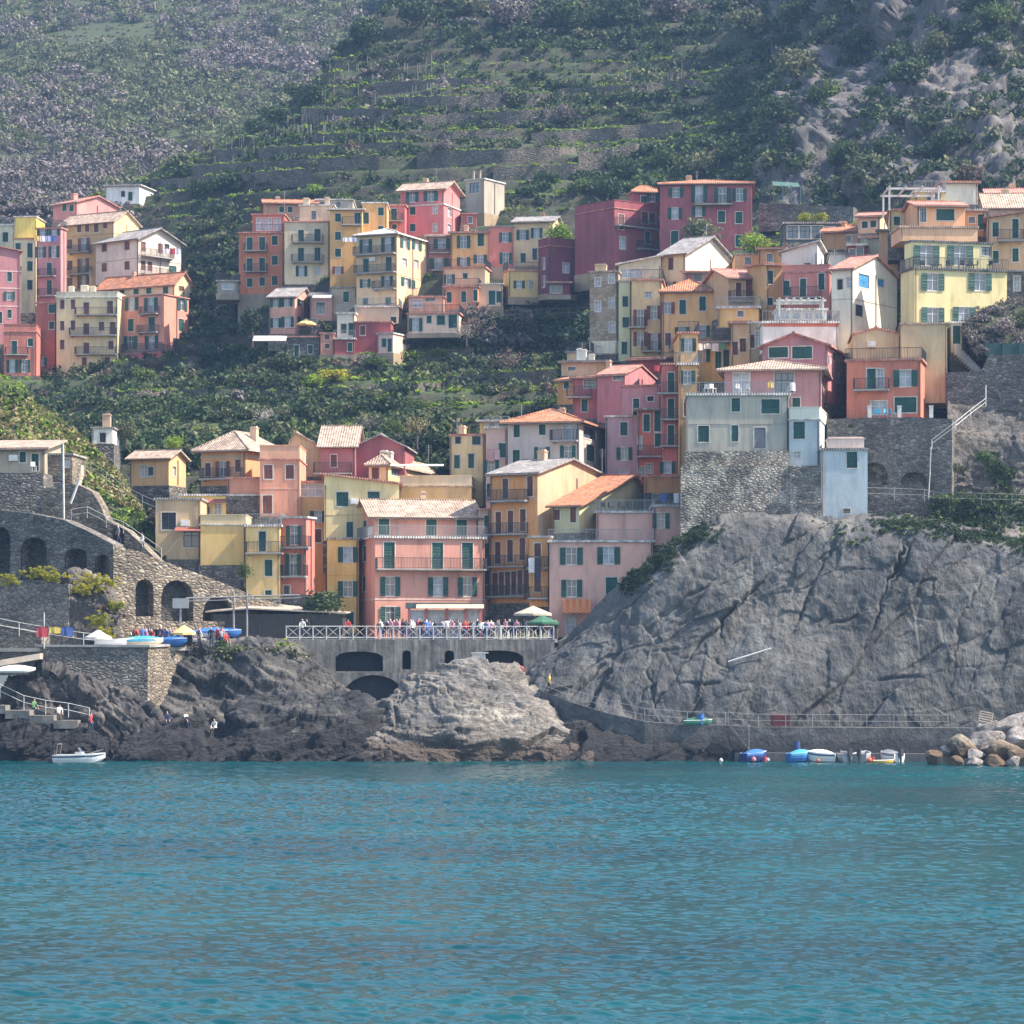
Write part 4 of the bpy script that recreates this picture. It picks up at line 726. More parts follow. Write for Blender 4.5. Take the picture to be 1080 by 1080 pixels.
# ---- near left green slope
LS = [[(-120, 575, 281), (0, 575, 281), (60, 575, 281), (110, 590, 281), (150, 598, 281), (185, 604, 281)],
      [(-120, 505, 288), (0, 500, 288), (60, 505, 288), (110, 545, 285), (150, 575, 283), (185, 597, 283)],
      [(-120, 430, 298), (0, 450, 296), (50, 470, 294), (95, 500, 292), (135, 545, 288), (175, 590, 286)],
      [(-120, 370, 306), (0, 398, 304), (40, 430, 301), (90, 468, 297), (130, 512, 293), (172, 582, 289)],
      [(-120, 380, 314), (0, 410, 312), (40, 445, 308), (90, 482, 304), (130, 528, 300), (172, 590, 296)]]
LG = grid(LS, 140, 120); q = LG.reshape(-1, 3); q += .5*fbm(q*.2, 4)[:, None]*np.array([.3, -1, .6])
gobj('near_green_slope', LG, GM, kind='structure')
# ---- big cliff on the right
CM = rock_mat('grey_cliff_rock', (.047, .051, .055), (.09, .094, .096), (.155, .156, .15), rot=(0, math.radians(-40), 0), stretch=(.8, 1, .4), scale=.16, crack=.2, wet=(.045, .05, .055))
CL = [[(548, 830, 262), (600, 830, 261), (650, 830, 260.5), (700, 830, 260.3), (800, 830, 260.2), (900, 830, 260), (1000, 830, 260), (1080, 830, 260), (1300, 830, 256)],
      [(550, 775, 264), (600, 778, 263), (650, 780, 262.6), (700, 780, 262.4), (800, 778, 262), (900, 778, 262), (1000, 778, 262), (1080, 778, 262), (1300, 778, 258)],
      [(552, 730, 268), (600, 730, 265.2), (650, 730, 264.4), (700, 730, 263.6), (800, 728, 263), (900, 728, 263), (1000, 728, 263), (1080, 728, 263), (1300, 728, 260)],
      [(556, 712, 270), (600, 690, 268.2), (650, 680, 267), (700, 670, 266), (800, 660, 265.4), (900, 660, 265.4), (1000, 660, 265), (1080, 660, 265), (1300, 660, 262)],
      [(562, 700, 271.5), (602, 678, 269.5), (648, 640, 268.6), (700, 608, 267.8), (790, 595, 266.8), (880, 600, 266.4), (980, 600, 266.4), (1080, 605, 266.4), (1300, 600, 265)],
      [(566, 692, 274), (605, 670, 273.5), (646, 628, 273), (694, 583, 273), (735, 550, 272.3), (800, 544, 270.8), (880, 548, 270.2), (980, 556, 270.8), (1080, 572, 271), (1300, 570, 269)][:9],
      [(580, 690, 277), (610, 670, 277), (655, 630, 277), (700, 583, 277), (760, 556, 276), (860, 552, 275), (960, 556, 276), (1080, 572, 278), (1300, 570, 276)]]
CL[5] = [(566, 692, 274), (605, 670, 272.5), (646, 628, 271.4), (700, 580, 270.6), (770, 548, 269.4), (870, 550, 268.6), (965, 554, 268.8), (1080, 572, 268.6), (1300, 570, 267)]
cliff_mark = 1
cg_ = grid([[q for q in r] for r in CL], 640, 360)
fade = np.ones(cg_.shape[:2]); fade[:40] *= .5; fade[-22:] *= .25
cliff = rockify(cg_, .6, .17, rot=math.radians(46), fine=.5, blocks=.9, strata=.3, s=3, fade=fade)
# faults: grooves with a raised lip on one side, following the joints of the rock
FAULT = [([(690, 740), (735, 680), (775, 640), (820, 600), (850, 560)], .5, 1), ([(880, 735), (905, 690), (925, 645), (945, 600), (960, 565)], .8, 1), ([(660, 700), (700, 650), (742, 618), (790, 585), (822, 552)], .45, -1),
 ([(930, 640), (950, 600), (965, 570)], .45, 1), ([(570, 700), (620, 670), (665, 640), (710, 600)], .35, -1), ([(600, 735), (640, 700), (690, 660)], .4, 1), ([(705, 700), (712, 720), (735, 722), (758, 718), (764, 705), (745, 692), (716, 692)], .3, 1), ([(752, 690), (760, 655), (775, 640)], .35, 1),
 ([(840, 660), (862, 610), (880, 570)], .4, -1), ([(1000, 690), (1015, 650), (1040, 600)], .35, 1), ([(780, 735), (800, 700), (850, 670), (905, 650)], .3, -1), ([(960, 640), (960, 612), (985, 612), (985, 640)], .22, 1), ([(1020, 720), (1050, 670), (1070, 620)], .35, -1), ([(625, 745), (640, 715), (652, 690), (668, 676)], .5, -1), ([(690, 745), (682, 715), (690, 690), (712, 684)], .4, 1), ([(870, 740), (930, 715), (1000, 705), (1080, 700)], .22, 1)]
q = cliff.reshape(-1, 3).copy(); nn = gnormals(cg_).reshape(-1, 3); wob = np.stack([vnoise(q*.8, 201)+.6*vnoise(q*2, 203), vnoise(q*.8, 202)], 1)*.3; xz = np.stack([q[:, 0], q[:, 2]], 1)+wob
for pl, dp, sg in FAULT:
    W2 = [np.array([P(a, b_, 266)[0], P(a, b_, 266)[2]]) for a, b_ in pl]; best = np.full(len(q), 99.); sb = np.zeros(len(q))
    for a, b_ in zip(W2[:-1], W2[1:]):
        d = b_-a; L_ = np.linalg.norm(d); d = d/L_; r = xz-a; t = np.clip(r@d, 0, L_); e = r-np.outer(t, d); dd = np.linalg.norm(e, axis=1); m_ = dd < best; best[m_] = dd[m_]; sb[m_] = (e@np.array([-d[1], d[0]]))[m_]
    vr = .55*(.2+.9*np.clip(.5+vnoise(q*.3, 207), 0, 1)); gr = vr*(-dp*1.5*np.exp(-(best/.13)**2)+dp*.75*np.where(sb*sg > 0, np.exp(-best/2.6), 0)-dp*.15*np.where(sb*sg <= 0, np.exp(-best/2.0), 0))
    q += nn*gr[:, None]
cliff = q.reshape(cliff.shape)
gobj('grey_sea_cliff', cliff, CM, smooth=False, kind='structure')
# ---- pale rock in front of the promenade
RM = rock_mat('pale_coast_rock', (.085, .082, .078), (.2, .19, .175), (.37, .35, .315), rot=(0, math.radians(18), 0), stretch=(.6, 1, 1.8), scale=.33, crack=.55, wet=(.085, .065, .05))
DM = rock_mat('dark_coast_rock', (.014, .016, .02), (.04, .043, .048), (.135, .135, .13), rot=(0, math.radians(20), 0), stretch=(.6, 1, 2.2), scale=.4, crack=.6, wet=(.02, .02, .023), wl=1.6)
def ridge(name, pts, Dfront, mat, amp, sc_, s, rot=.3, nu=260, nv=110, blocks=.7, strata=.8, smooth=False):
    # pts: (px, py_top, D_top); front foot under the water, back foot behind
    r = [[(x, 812, Dfront) for x, y, d in pts], [(x, 803+(y-803)*.12, Dfront+.4) for x, y, d in pts], [(x, 803+(y-803)*.55, Dfront+(d-Dfront)*.38) for x, y, d in pts],
         [(x, 803+(y-803)*.88, Dfront+(d-Dfront)*.75) for x, y, d in pts], [(x, y, d) for x, y, d in pts], [(x, y+14, d+2.5) for x, y, d in pts], [(x, 800, d+4) for x, y, d in pts]]
    G = grid(r, nu, nv); fd = np.ones(G.shape[:2]); fd[:6] *= .6
    return gobj(name, rockify(G, amp, sc_, rot=rot, blocks=blocks, strata=strata, s=s, fade=fd), mat, smooth=smooth, kind='structure')
ridge('pale_headland_rock', [(372, 802, 262), (386, 770, 263.5), (405, 742, 266), (430, 722, 267.5), (465, 706, 268), (500, 699, 268), (532, 705, 268), (556, 724, 266.5), (578, 750, 264.6), (600, 778, 262.4), (625, 806, 260.6)], 258.6, RM, .42, .5, 11, rot=-.12, nu=460, nv=220, strata=.75)
ridge('dark_shore_rocks', [(-80, 758, 260.6), (0, 757, 260.6), (50, 763, 260.6), (85, 770, 260.6), (110, 779, 261.2), (140, 776, 262.2), (180, 760, 264), (230, 770, 263.5), (262, 744, 265), (300, 735, 266), (335, 740, 265.5), (360, 742, 265), (388, 748, 264), (412, 782, 262), (430, 806, 260)], 258.2, DM, .5, .5, 31, rot=.35, nu=480, nv=170, strata=1.1)
ridge('rocks_below_plaza', [(150, 735, 267), (175, 700, 268.5), (215, 682, 269.5), (250, 678, 270), (290, 682, 270), (325, 690, 270.6), (350, 715, 270), (372, 735, 269), (395, 770, 268)], 264, rock_mat('brown_bank_rock', (.025, .027, .03), (.07, .07, .07), (.175, .168, .155), scale=.35, stretch=(.8, 1, 1)), .5, .42, 41, rot=-.5, nu=300, nv=150)
ridge('block_rocks_under_quay', [(-60, 745, 266), (0, 728, 265), (40, 706, 263.4), (80, 711, 263.1), (110, 720, 263), (140, 736, 262.9), (165, 754, 263), (190, 778, 264)], 260.6, rock_mat('rust_brown_rock', (.03, .03, .032), (.075, .07, .07), (.135, .125, .118), scale=.3, stretch=(.8, 1, .8)), .6, .3, 53, rot=-.7, nu=260, nv=120, blocks=1.1, strata=.25)
ridge('low_ledge_rocks', [(590, 770, 263), (620, 762, 263.2), (650, 775, 262), (680, 782, 261.5), (720, 786, 261), (760, 788, 260.6), (800, 794, 260.3), (840, 800, 260)], 258.8, DM, .3, .5, 61, nu=240, nv=80)
# boulders by the breakwater: each its own thing
def boulder(px, py, r, D, seed, label, mat):
    V = []; me = None
    import bmesh
    bm = bmesh.new(); bmesh.ops.create_icosphere(bm, subdivisions=4, radius=1.0)
    p = np.array([v.co[:] for v in bm.verts]); rs = np.random.RandomState(seed)
    for k in range(12):    # planar facets
        n = rs.normal(size=3); n /= np.linalg.norm(n); dd = rs.uniform(.55, .85); t = p@n; p = p-np.outer(np.clip(t-dd, 0, None), n)
    p = p*(1+.05*fbm(p*2.5+seed*3.3, 4)[:, None]); p *= np.array([rs.uniform(.95, 1.25), 1.0, rs.uniform(.75, .95)])*r
    for v, c in zip(bm.verts, p): v.co = c
    me = bpy.data.meshes.new('boulder'); bm.to_mesh(me); bm.free()
    o = link('boulder', me, mat, loc=P(px, py, D)); o.rotation_euler = (rs.uniform(-.3, .3), rs.uniform(-.4, .4), rs.uniform(0, 3)); tag(o, label, 'boulder', 'boulders of the breakwater')
BO = rock_mat('tan_boulder', (.19, .15, .11), (.34, .28, .2), (.5, .44, .36), scale=.8, crack=.3, wet=(.16, .11, .07)); BG = rock_mat('grey_boulder', (.2, .185, .175), (.33, .31, .3), (.5, .48, .46), scale=.6, crack=.3)
for i, (x, y, r, D, mt, lb) in enumerate([
 (985, 799, 1.0, 250, BO, 'small tan boulder at the left tip of the breakwater pile'), (1006, 804, .9, 248, BO, 'low ochre boulder at the waterline right of the left tip'),
 (1014, 789, 1.6, 251, BO, 'large slanting tan boulder near the left end of the breakwater'), (1027, 805, .8, 248, BG, 'flat dark grey boulder in the water below the slanting tan one'),
 (1030, 797, 1.1, 250, BG, 'small grey brown boulder wedged behind the waterline rocks'), (1042, 785, 1.9, 252, BG, 'big grey boulder with a sunlit top in mid breakwater'),
 (1050, 804, 1.0, 248, BO, 'bright ochre boulder at the waterline in mid breakwater'), (1060, 793, 1.6, 250, BO, 'pyramid shaped tan boulder left of the edge of the picture'),
 (1068, 805, .9, 248, BG, 'pale low boulder at the waterline near the right edge'), (1078, 798, 1.4, 249, BO, 'brown boulder cut by the right photo edge near the water'),
 (1046, 771, 1.3, 254, BG, 'whitish boulder lit from above near the top of the breakwater'), (1062, 771, 1.8, 254, BG, 'large white grey boulder under the mesh fence at the breakwater crest'),
 (1078, 779, 1.7, 252, BG, 'dark grey boulder at the right edge below the crest'), (1076, 764, 1.3, 255, BG, 'highest boulder of the breakwater at the right edge'),
 (1034, 769, .7, 255, BG, 'small light boulder left of the crest'), (998, 792, .7, 251, BG, 'little dark boulder tucked behind the left tan rocks'),
 (1095, 775, 2.2, 254, BG, 'boulder mostly outside the right edge of the picture'), (1096, 800, 2.0, 250, BO, 'tan boulder mostly outside the right edge of the picture')]):
    boulder(x, y, r*.88, D, 100+i, lb, mt)

ridge('outcrop_between_walls', [(60, 640, 269), (72, 612, 268.2), (88, 608, 268), (104, 614, 267.6), (116, 628, 267.4), (124, 660, 267), (128, 690, 267)], 264.6, rock_mat('wall_foot_rock', (.07, .065, .06), (.14, .13, .12), (.24, .22, .2), scale=.5), .28, .6, 91, rot=-.4, nu=90, nv=90)
# ================= masonry walls with arched niches
def wallpiece(name, label, a, b, top, bot, mat, arches=(), thick=1.6, batter=0, back=None, cat='wall', ncol=None, cap=None):
    """a, b = (px, D) of the two ends; top = [(px, py)...]; bot = py; arches = [(px0, px1, pytop, pybot, rise)]"""
    A = np.array(P(a[0], HY, a[1]))[:2]; B = np.array(P(b[0], HY, b[1]))[:2]; L = float(np.linalg.norm(B-A)); u = (B-A)/L; w = np.array([-u[1], u[0]])
    if w[1] < 0: w = -w
    def loc(px, py):
        k = (px-CX)/F; t = (A@w)/(k*w[0]+w[1]); q = np.array([k*t, t])-A; return float(q@u), CH+(HY-py)/F*t
    T = sorted(loc(*q) for q in top); tu = [q[0] for q in T]; tz = [q[1] for q in T]
    zb = min(loc(a[0], bot)[1], loc(b[0], bot)[1]) if not isinstance(bot, tuple) else bot[0]
    ar = []
    for (x0, x1, yt, yb, rs) in arches:
        u0, z0 = loc(x0, yb); u1, _ = loc(x1, yb); _, z1 = loc((x0+x1)/2, yt); ar.append((u0, u1, z0, z1, rs))
    us = set(np.linspace(0, L, ncol or max(8, int(L/.6))))
    for q in ar: us |= set(np.linspace(q[0], q[1], 13))
    us = sorted(x for x in us if -1e-6 <= x <= L+1e-6); m = MB(); dk = MB()
    def arch(q, x):
        s = (x-(q[0]+q[1])/2)/((q[1]-q[0])/2); s = max(-1, min(1, s)); return q[3]-q[4]*(1-math.sqrt(max(0, 1-s*s)))
    bt = lambda z, ztop: -(ztop-z)*batter
    for i in range(len(us)-1):
        x0, x1 = us[i], us[i+1]; xc = (x0+x1)/2; t0, t1 = np.interp(x0, tu, tz), np.interp(x1, tu, tz)
        aq = [q for q in ar if q[0]-1e-6 <= xc <= q[1]+1e-6]
        segs = [(zb, zb, t0, t1)]
        if aq:
            q = aq[0]; c0, c1 = arch(q, x0), arch(q, x1)
            segs = [(zb, zb, q[2], q[2]), (c0, c1, t0, t1)] if q[2] > zb+.05 else [(c0, c1, t0, t1)]
            dp = min(thick*.8, 1.2)
            m.face([(x0, 0, c0), (x1, 0, c1), (x1, dp, c1), (x0, dp, c0)]); m.face([(x0, 0, q[2]), (x1, 0, q[2]), (x1, dp, q[2]), (x0, dp, q[2])])
            dk.face([(x0, dp, q[2]), (x1, dp, q[2]), (x1, dp, c1), (x0, dp, c0)])
            for xe in (x0, x1):
                if abs(xe-q[0]) < 1e-4 or abs(xe-q[1]) < 1e-4: m.face([(xe, 0, q[2]), (xe, dp, q[2]), (xe, dp, arch(q, xe)), (xe, 0, arch(q, xe))])
        for (a0, a1, e0, e1) in segs:
            m.face([(x0, bt(a0, t0), a0), (x1, bt(a1, t1), a1), (x1, bt(e1, t1), e1), (x0, bt(e0, t0), e0)])
        m.face([(x0, 0, t0), (x1, 0, t1), (x1, thick, t1), (x0, thick, t0)]); m.face([(x0, thick, zb), (x1, thick, zb), (x1, thick, t1), (x0, thick, t0)])
    for x in (0, L):
        t = np.interp(x, tu, tz); m.face([(x, bt(zb, t), zb), (x, thick, zb), (x, thick, t), (x, 0, t)])
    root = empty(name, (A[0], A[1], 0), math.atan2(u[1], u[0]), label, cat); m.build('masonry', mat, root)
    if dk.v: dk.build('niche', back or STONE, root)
    if cap:
        q = MB()
        for i in range(len(tu)-1): q.slab([(tu[i], -.15, tz[i]+.22), (tu[i+1], -.15, tz[i+1]+.22), (tu[i+1], thick, tz[i+1]+.22), (tu[i], thick, tz[i]+.22)], .2)
        q.build('coping', cap, root)
    return root
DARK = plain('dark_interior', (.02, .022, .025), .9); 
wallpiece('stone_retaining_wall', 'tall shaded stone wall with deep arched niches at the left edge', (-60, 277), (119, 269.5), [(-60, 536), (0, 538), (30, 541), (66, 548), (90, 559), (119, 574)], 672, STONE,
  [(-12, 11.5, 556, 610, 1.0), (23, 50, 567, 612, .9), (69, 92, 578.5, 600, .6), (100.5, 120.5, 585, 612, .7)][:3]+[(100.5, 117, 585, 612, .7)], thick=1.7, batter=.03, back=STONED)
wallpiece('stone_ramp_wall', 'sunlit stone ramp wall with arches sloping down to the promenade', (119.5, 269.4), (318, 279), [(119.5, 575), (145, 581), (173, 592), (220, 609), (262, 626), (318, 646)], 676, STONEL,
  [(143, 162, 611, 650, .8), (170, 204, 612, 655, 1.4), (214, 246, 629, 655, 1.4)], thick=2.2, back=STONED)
wallpiece('upper_stone_wall', 'rough sunlit stone wall below the outside stair on the left slope', (45, 279), (172, 277), [(45, 515), (62, 512), (80, 510), (100, 520), (112, 548), (135, 560), (172, 597)], 600, STONEL, [(118, 131, 556, 574, .6)], thick=2)
wallpiece('cottage_terrace_wall', 'dark stone wall carrying the grey cottage with green doors', (-60, 279.5), (46, 279), [(-60, 498), (46, 499)], 560, STONE, thick=4)
wallpiece('low_terrace_wall', 'grey block wall below the arched niches behind the clothes', (-60, 268.6), (72, 266.5), [(-60, 618), (72, 616)], 690, stone_mat('grey_block_masonry', [(.13,.12,.11), (.22,.2,.18), (.17,.16,.14), (.27,.25,.22)], 1.7), thick=3)
wallpiece('quay_wall', 'dark stone quay wall with a flat top under the plaza', (42, 263.5), (156, 263), [(42, 682.5), (156, 683)], 765, STONE, thick=6, batter=.05, cap=M_conc)
wallpiece('quay_corner_wall', 'sunlit curved corner of the stone quay wall', (156, 262.9), (178, 266.5), [(156, 683), (178, 682)], 752, STONEL, thick=5, cap=M_conc)
wallpiece('quay_flank_wall', 'short sunlit stone wall right of the quay corner with grass tufts', (178, 266.5), (212, 270.5), [(178, 682), (212, 679)], 735, STONEL, thick=4)
wallpiece('lower_left_stone_wall', 'weathered stone wall below the railed path at the left edge', (-60, 265), (44, 264), [(-60, 655), (0, 660), (44, 668)], 712, STONE, thick=3)
# promenade bridge wall
BR, nt, b = newmat('streaked_bridge_render'); n1 = noise(nt, geopos(nt, (3.2, 3.2, .22)), 1.0, 5, .7); n2 = noise(nt, geopos(nt), .5, 6, .7)
c1 = mixc(nt, .85, ramp(nt, n2, [(.3, (.09, .09, .085)), (.5, (.17, .165, .155)), (.7, (.27, .26, .24))]), ramp(nt, n1, [(.32, .35), (.5, .8), (.66, 1.5)]), 'MULTIPLY'); nt.links.new(c1, b.inputs['Base Color']); b.inputs['Roughness'].default_value = .9; bump(nt, b, n2, .6, .15)
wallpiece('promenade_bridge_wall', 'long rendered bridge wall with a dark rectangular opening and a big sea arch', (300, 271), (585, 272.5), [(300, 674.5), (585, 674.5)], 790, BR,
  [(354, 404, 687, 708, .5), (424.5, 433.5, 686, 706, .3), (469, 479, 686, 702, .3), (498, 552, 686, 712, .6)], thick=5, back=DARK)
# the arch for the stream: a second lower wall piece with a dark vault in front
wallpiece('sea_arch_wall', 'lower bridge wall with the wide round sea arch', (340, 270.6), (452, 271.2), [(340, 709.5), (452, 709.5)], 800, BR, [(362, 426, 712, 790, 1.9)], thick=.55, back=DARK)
# flat decks
def deck(name, pts, z, t, mat, kind='structure', label=None):
    m = MB(); m.slab([(P(x, HY, D)[0], D, z) for x, D in pts], t); o = m.build(name, mat); tag(o, kind=kind); return o
PAVE = plain('plaza_paving', (.36, .34, .31), .9, .3, .6)
ZP = 10.38; ZQ = 9.62
deck('promenade', [(222, 270), (300, 271.2), (588, 272.6), (588, 300), (222, 300)], ZP, .35, PAVE)
deck('plaza', [(44, 263.6), (156, 263.1), (178, 266.6), (222, 270), (222, 290), (44, 290)], ZQ, .3, PAVE)
deck('path_left', [(-60, 264.5), (44, 263.8), (44, 269), (-60, 270)], ZQ-.1+.0, .3, PAVE)
# ramparts on the right
wallpiece('rampart_wall', 'massive plaster patched rampart under the grey cement house', (718, 274.2), (833, 273.0), [(718, 491), (833, 491)], 600, STONEP, thick=6, batter=.10)
wallpiece('rampart_wall', 'narrow rampart strip between the cement house and the pale blue tower house', (833, 272.9), (867, 272.5), [(833, 491), (867, 491)], 575, STONEP, thick=5, batter=.10)
wallpiece('house_foundation_wall', 'thin band of rough patched stone right under the cement house', (722, 274.6), (832, 274.2), [(722, 476.5), (832, 475)], 492, STONEP, thick=.3)
wallpiece('arched_rampart_wall', 'high dark stone wall with blind arches under the salmon orange house', (872, 279.8), (1004, 277.5), [(872, 442), (960, 440), (1004, 442)], 562, STONE, [(908, 936, 488, 512, 1.0), (950, 978, 498, 514, .8)], thick=5, back=STONEP)
wallpiece('upper_right_stone_wall', 'grey stone wall running out of the picture at the right below the green fence', (998, 284), (1140, 282), [(998, 393), (1040, 391), (1042, 374), (1140, 374)], 432, STONE, thick=3)
# rocky slope and garden between the walls at the right
g1 = grid([[(985, 565, 272.5), (1040, 572, 272.5), (1100, 576, 272), (1300, 580, 270)], [(985, 530, 275.5), (1040, 530, 275.5), (1100, 532, 275), (1300, 530, 273)], [(990, 524, 280), (1040, 524, 280), (1100, 526, 280), (1300, 520, 278)],
  [(998, 470, 281), (1045, 470, 281), (1100, 470, 281), (1300, 470, 279)], [(1000, 410, 284.6), (1045, 405, 284.5), (1100, 400, 284), (1300, 400, 282)]], 150, 150)
gobj('garden_cliff', rockify(g1, .45, .3, s=71, blocks=.7, strata=.3), rock_mat('garden_rock', (.09, .085, .08), (.16, .15, .14), (.25, .23, .21), scale=.3), smooth=False, kind='structure')
g2 = grid([[(1035, 374, 285), (1080, 374, 285), (1300, 374, 285)], [(1020, 355, 287), (1080, 350, 287), (1300, 345, 288)], [(1015, 345, 291), (1080, 318, 293), (1300, 300, 295)], [(1015, 350, 298), (1080, 325, 300), (1300, 305, 300)]], 70, 50)
gobj('earth_bank', rockify(g2, .4, .4, s=77, blocks=.2, strata=.2), GM, kind='structure')
# ---- lower right walkway
def ribbon(name, pts, wdt, t, mat, **k):   # pts (px, py, D) along the outer edge, deck going inwards
    m = MB(); q = [Vector(P(*a)) for a in pts]
    for i in range(len(q)-1):
        a, b = q[i], q[i+1]; m.slab([tuple(a), tuple(b), (b[0], b[1]+wdt, b[2]), (a[0], a[1]+wdt, a[2])], t)
    o = m.build(name, mat); tag(o, **k); return o
WALK = [(548, 716, 268.5), (570, 728, 265.5), (600, 740, 262.9), (640, 752, 261.2), (680, 761, 260.2), (725, 764.5, 259.9), (765, 765, 259.7), (800, 767, 259.6), (1030, 768, 259.2)]
ribbon('cliff_foot_walkway', WALK, 3.2, 3.2, rock_mat('walkway_render', (.07, .072, .075), (.12, .12, .12), (.19, .19, .185), scale=.4, crack=.2, wet=(.045, .05, .055)), kind='structure')
ribbon('lower_landing', [(775, 794, 258.6), (985, 795, 258.2)], 1.6, 1.2, plain('dark_landing', (.12, .12, .115), .9, .3), kind='structure')
def railing(name, label, pts, h=1.1, mat=None, post=2.0, n_rails=2, cat='railing', inset=.1, r=.028, zz=0):
    root = empty(name, P(*pts[0]), 0, label, cat); o0 = Vector(P(*pts[0])); rl = MB(); q = [Vector(P(*a))-o0+Vector((0, inset, zz)) for a in pts]
    ps = MB(); k = 0
    for i in range(len(q)-1):
        a, b = q[i], q[i+1]
        for j in range(n_rails):
            hh = h*(1-j/float(n_rails)); rl.tube(a+Vector((0, 0, hh)), b+Vector((0, 0, hh)), r*.75, n=5)
        n = max(1, int((b-a).length/post))
        for j in range(n+(i == len(q)-2)):
            c = a.lerp(b, j/n); m = MB(); m.tube((0, 0, -.05), (0, 0, h), r, n=6); m.build('post', mat or M_wire, root, loc=tuple(c)); k += 1
    rl.build('rail', mat or M_wire, root); return root
railing('railing', 'thin steel railing along the walkway at the foot of the cliff', WALK[1:-1]+[(1000, 768, 259.3)], 1.1)
railing('railing', 'white railing of the path descending at the far left', [(-10, 664, 263.4), (20, 670, 263.3), (48, 675, 263.2), (88, 681, 263.2), (100, 682, 263.2)], 1.1, M_white, 1.8, 2, r=.032)
railing('railing', 'white railing going down the sea steps at the lower left', [(-12, 733, 259.6), (0, 736, 259.6), (25, 748, 259.5), (48, 753, 259.4), (72, 756, 259.3), (94, 761, 259.2)], 1.15, M_white, 1.9, 2, r=.035)
railing('railing', 'railing of the garden terrace on the right cliff', [(880, 525, 272.6), (975, 528, 272.6), (985, 531, 274.6), (1035, 532, 274.6), (1100, 534, 274)], 1.0, M_wire, 2.2, 2)
railing('railing', 'wooden rail fence behind the bare bushes of the centre slope', [(505, 344, 396), (530, 337, 397), (560, 336, 396), (620, 334, 394)], 1.2, plain('old_wood', (.2, .17, .14), .9), 2.5, 2, cat='fence')
railing('railing', 'white handrail beside the stone hut on the left', [(75, 549, 276.8), (92, 546, 276.6), (112, 556, 276.4), (130, 562, 276.2), (170, 590, 275)], 1.0, M_white, 1.8, 2)
railing('railing', 'railed fence along the top of the left green slope', [(85, 505, 284), (95, 500, 284), (112, 512, 283), (128, 524, 283), (150, 536, 282), (165, 542, 282)], 1.2, M_wire, 1.6, 2, cat='fence')
railing('handrail', 'long pale handrail zigzagging down the right stone walls', [(1040, 412, 283.6), (1040, 428, 281), (1024, 440, 279.6), (1008, 453, 277), (983, 472, 276.9)], .7, M_white, 2.0, 2, r=.035)
railing('handrail', 'vertical pale drain pipe on the right stone wall', [(982, 473, 276.8), (981, 500, 276.8), (979.5, 527, 276.6)], .12, M_white, 3.0, 1, r=.06, cat='pipe')
# X-braced promenade railing
root = empty('promenade_railing', P(302, 673, 271.2), 0, 'white cross braced railing along the promenade above the bridge', 'railing'); o0 = root.location.copy()
N_ = 20
for i in range(N_+1):
    x = 302+(584-302)*i/N_; D = 271.2+1.3*i/N_; c = Vector(P(x, HY, D))-Vector((o0.x, o0.y, 0)); z0 = ZP-o0.z
    m = MB(); m.box(-.05, -.05, -.1, .05, .05, 1.15); m.build('post', M_white, root, loc=(c.x, c.y, z0))
    if i < N_:
        x2 = 302+(584-302)*(i+1)/N_; D2 = 271.2+1.3*(i+1)/N_; e = Vector(P(x2, HY, D2))-Vector((o0.x, o0.y, 0)); dx, dy = (e-c).x, (e-c).y
        m = MB()
        m.tube((.06, 0, 1.08), (dx-.06, dy, 1.08), .035, n=5); m.tube((.06, 0, .1), (dx-.06, dy, .1), .035, n=5)
        m.tube((.06, .0, .13), (dx-.06, dy, 1.05), .022, n=5); m.tube((.06, .03, 1.05), (dx-.06, dy+.03, .13), .022, n=5)
        m.build('brace_panel', M_white, root, loc=(c.x, c.y, z0))
# restaurant pavilion
r_ = empty('restaurant_pavilion', (P(223, HY, 275)[0], 275, ZP), -.02, 'long low dark glass restaurant with pale roof on the promenade', 'pavilion')
Wd = (361-223)/F*275; m = MB(); m.box(0, 0, 0, Wd, 5, .5); 
for i in range(9): x = Wd*i/8; m.box(x-.07, -.06, .5, x+.07, .08, 2.2)
m.box(0, 4.9, .5, Wd, 5, 2.2); m.box(0, .1, .5, .1, 4.9, 2.2); m.box(Wd-.1, .1, .5, Wd, 4.9, 2.2)
m.build('frame', plain('dark_timber', (.045, .035, .035), .7), r_); q = MB(); q.box(.1, .02, .5, Wd-.1, .06, 2.2); q.build('glazing', M_dark, r_)
q = MB(); q.slab([(-.5, -.5, 2.45), (Wd*.28, -.5, 2.75), (Wd*.28, 5.3, 3.4), (-.5, 5.3, 2.6)], .12); q.slab([(Wd*.28, -.5, 2.75), (Wd+.4, -.5, 2.35), (Wd+.4, 5.3, 2.5), (Wd*.28, 5.3, 3.4)], .12); q.build('roof', plain('pale_roof_sheet', (.42, .36, .3), .7), r_)
# extension of the pink house with awnings
r_ = empty('cafe_veranda', (P(430, HY, 277.2)[0], 277.2, ZP), .0, 'pink pillared cafe veranda with cream awnings in front of the big pink house', 'veranda')
Wd = (508-430)/F*277.2; m = MB()
for x in (0, 1.55, 3.4, 5.1, Wd-.25): m = MB(); m.box(x, 0, 0, x+.25, .25, 2.75); m.build('pillar', plaster('C86878'), r_)
q = MB(); q.box(.1, .14, .0, Wd-.1, .18, 2.6); q.build('glazing', M_cur_sky, r_)
q = MB(); q.box(-.2, -.1, 2.75, Wd+.1, 1.9, 3.25); q.build('fascia', plain('green_grey_fascia', (.1, .14, .13), .7), r_)
q = MB(); q.slab([(.8, -.12, 3.1), (Wd+.2, -.12, 3.1), (Wd+.2, -1.6, 2.75), (.8, -1.6, 2.75)], .05); q.build('awning', plain('cream_canvas', (.62, .5, .34), .8), r_)
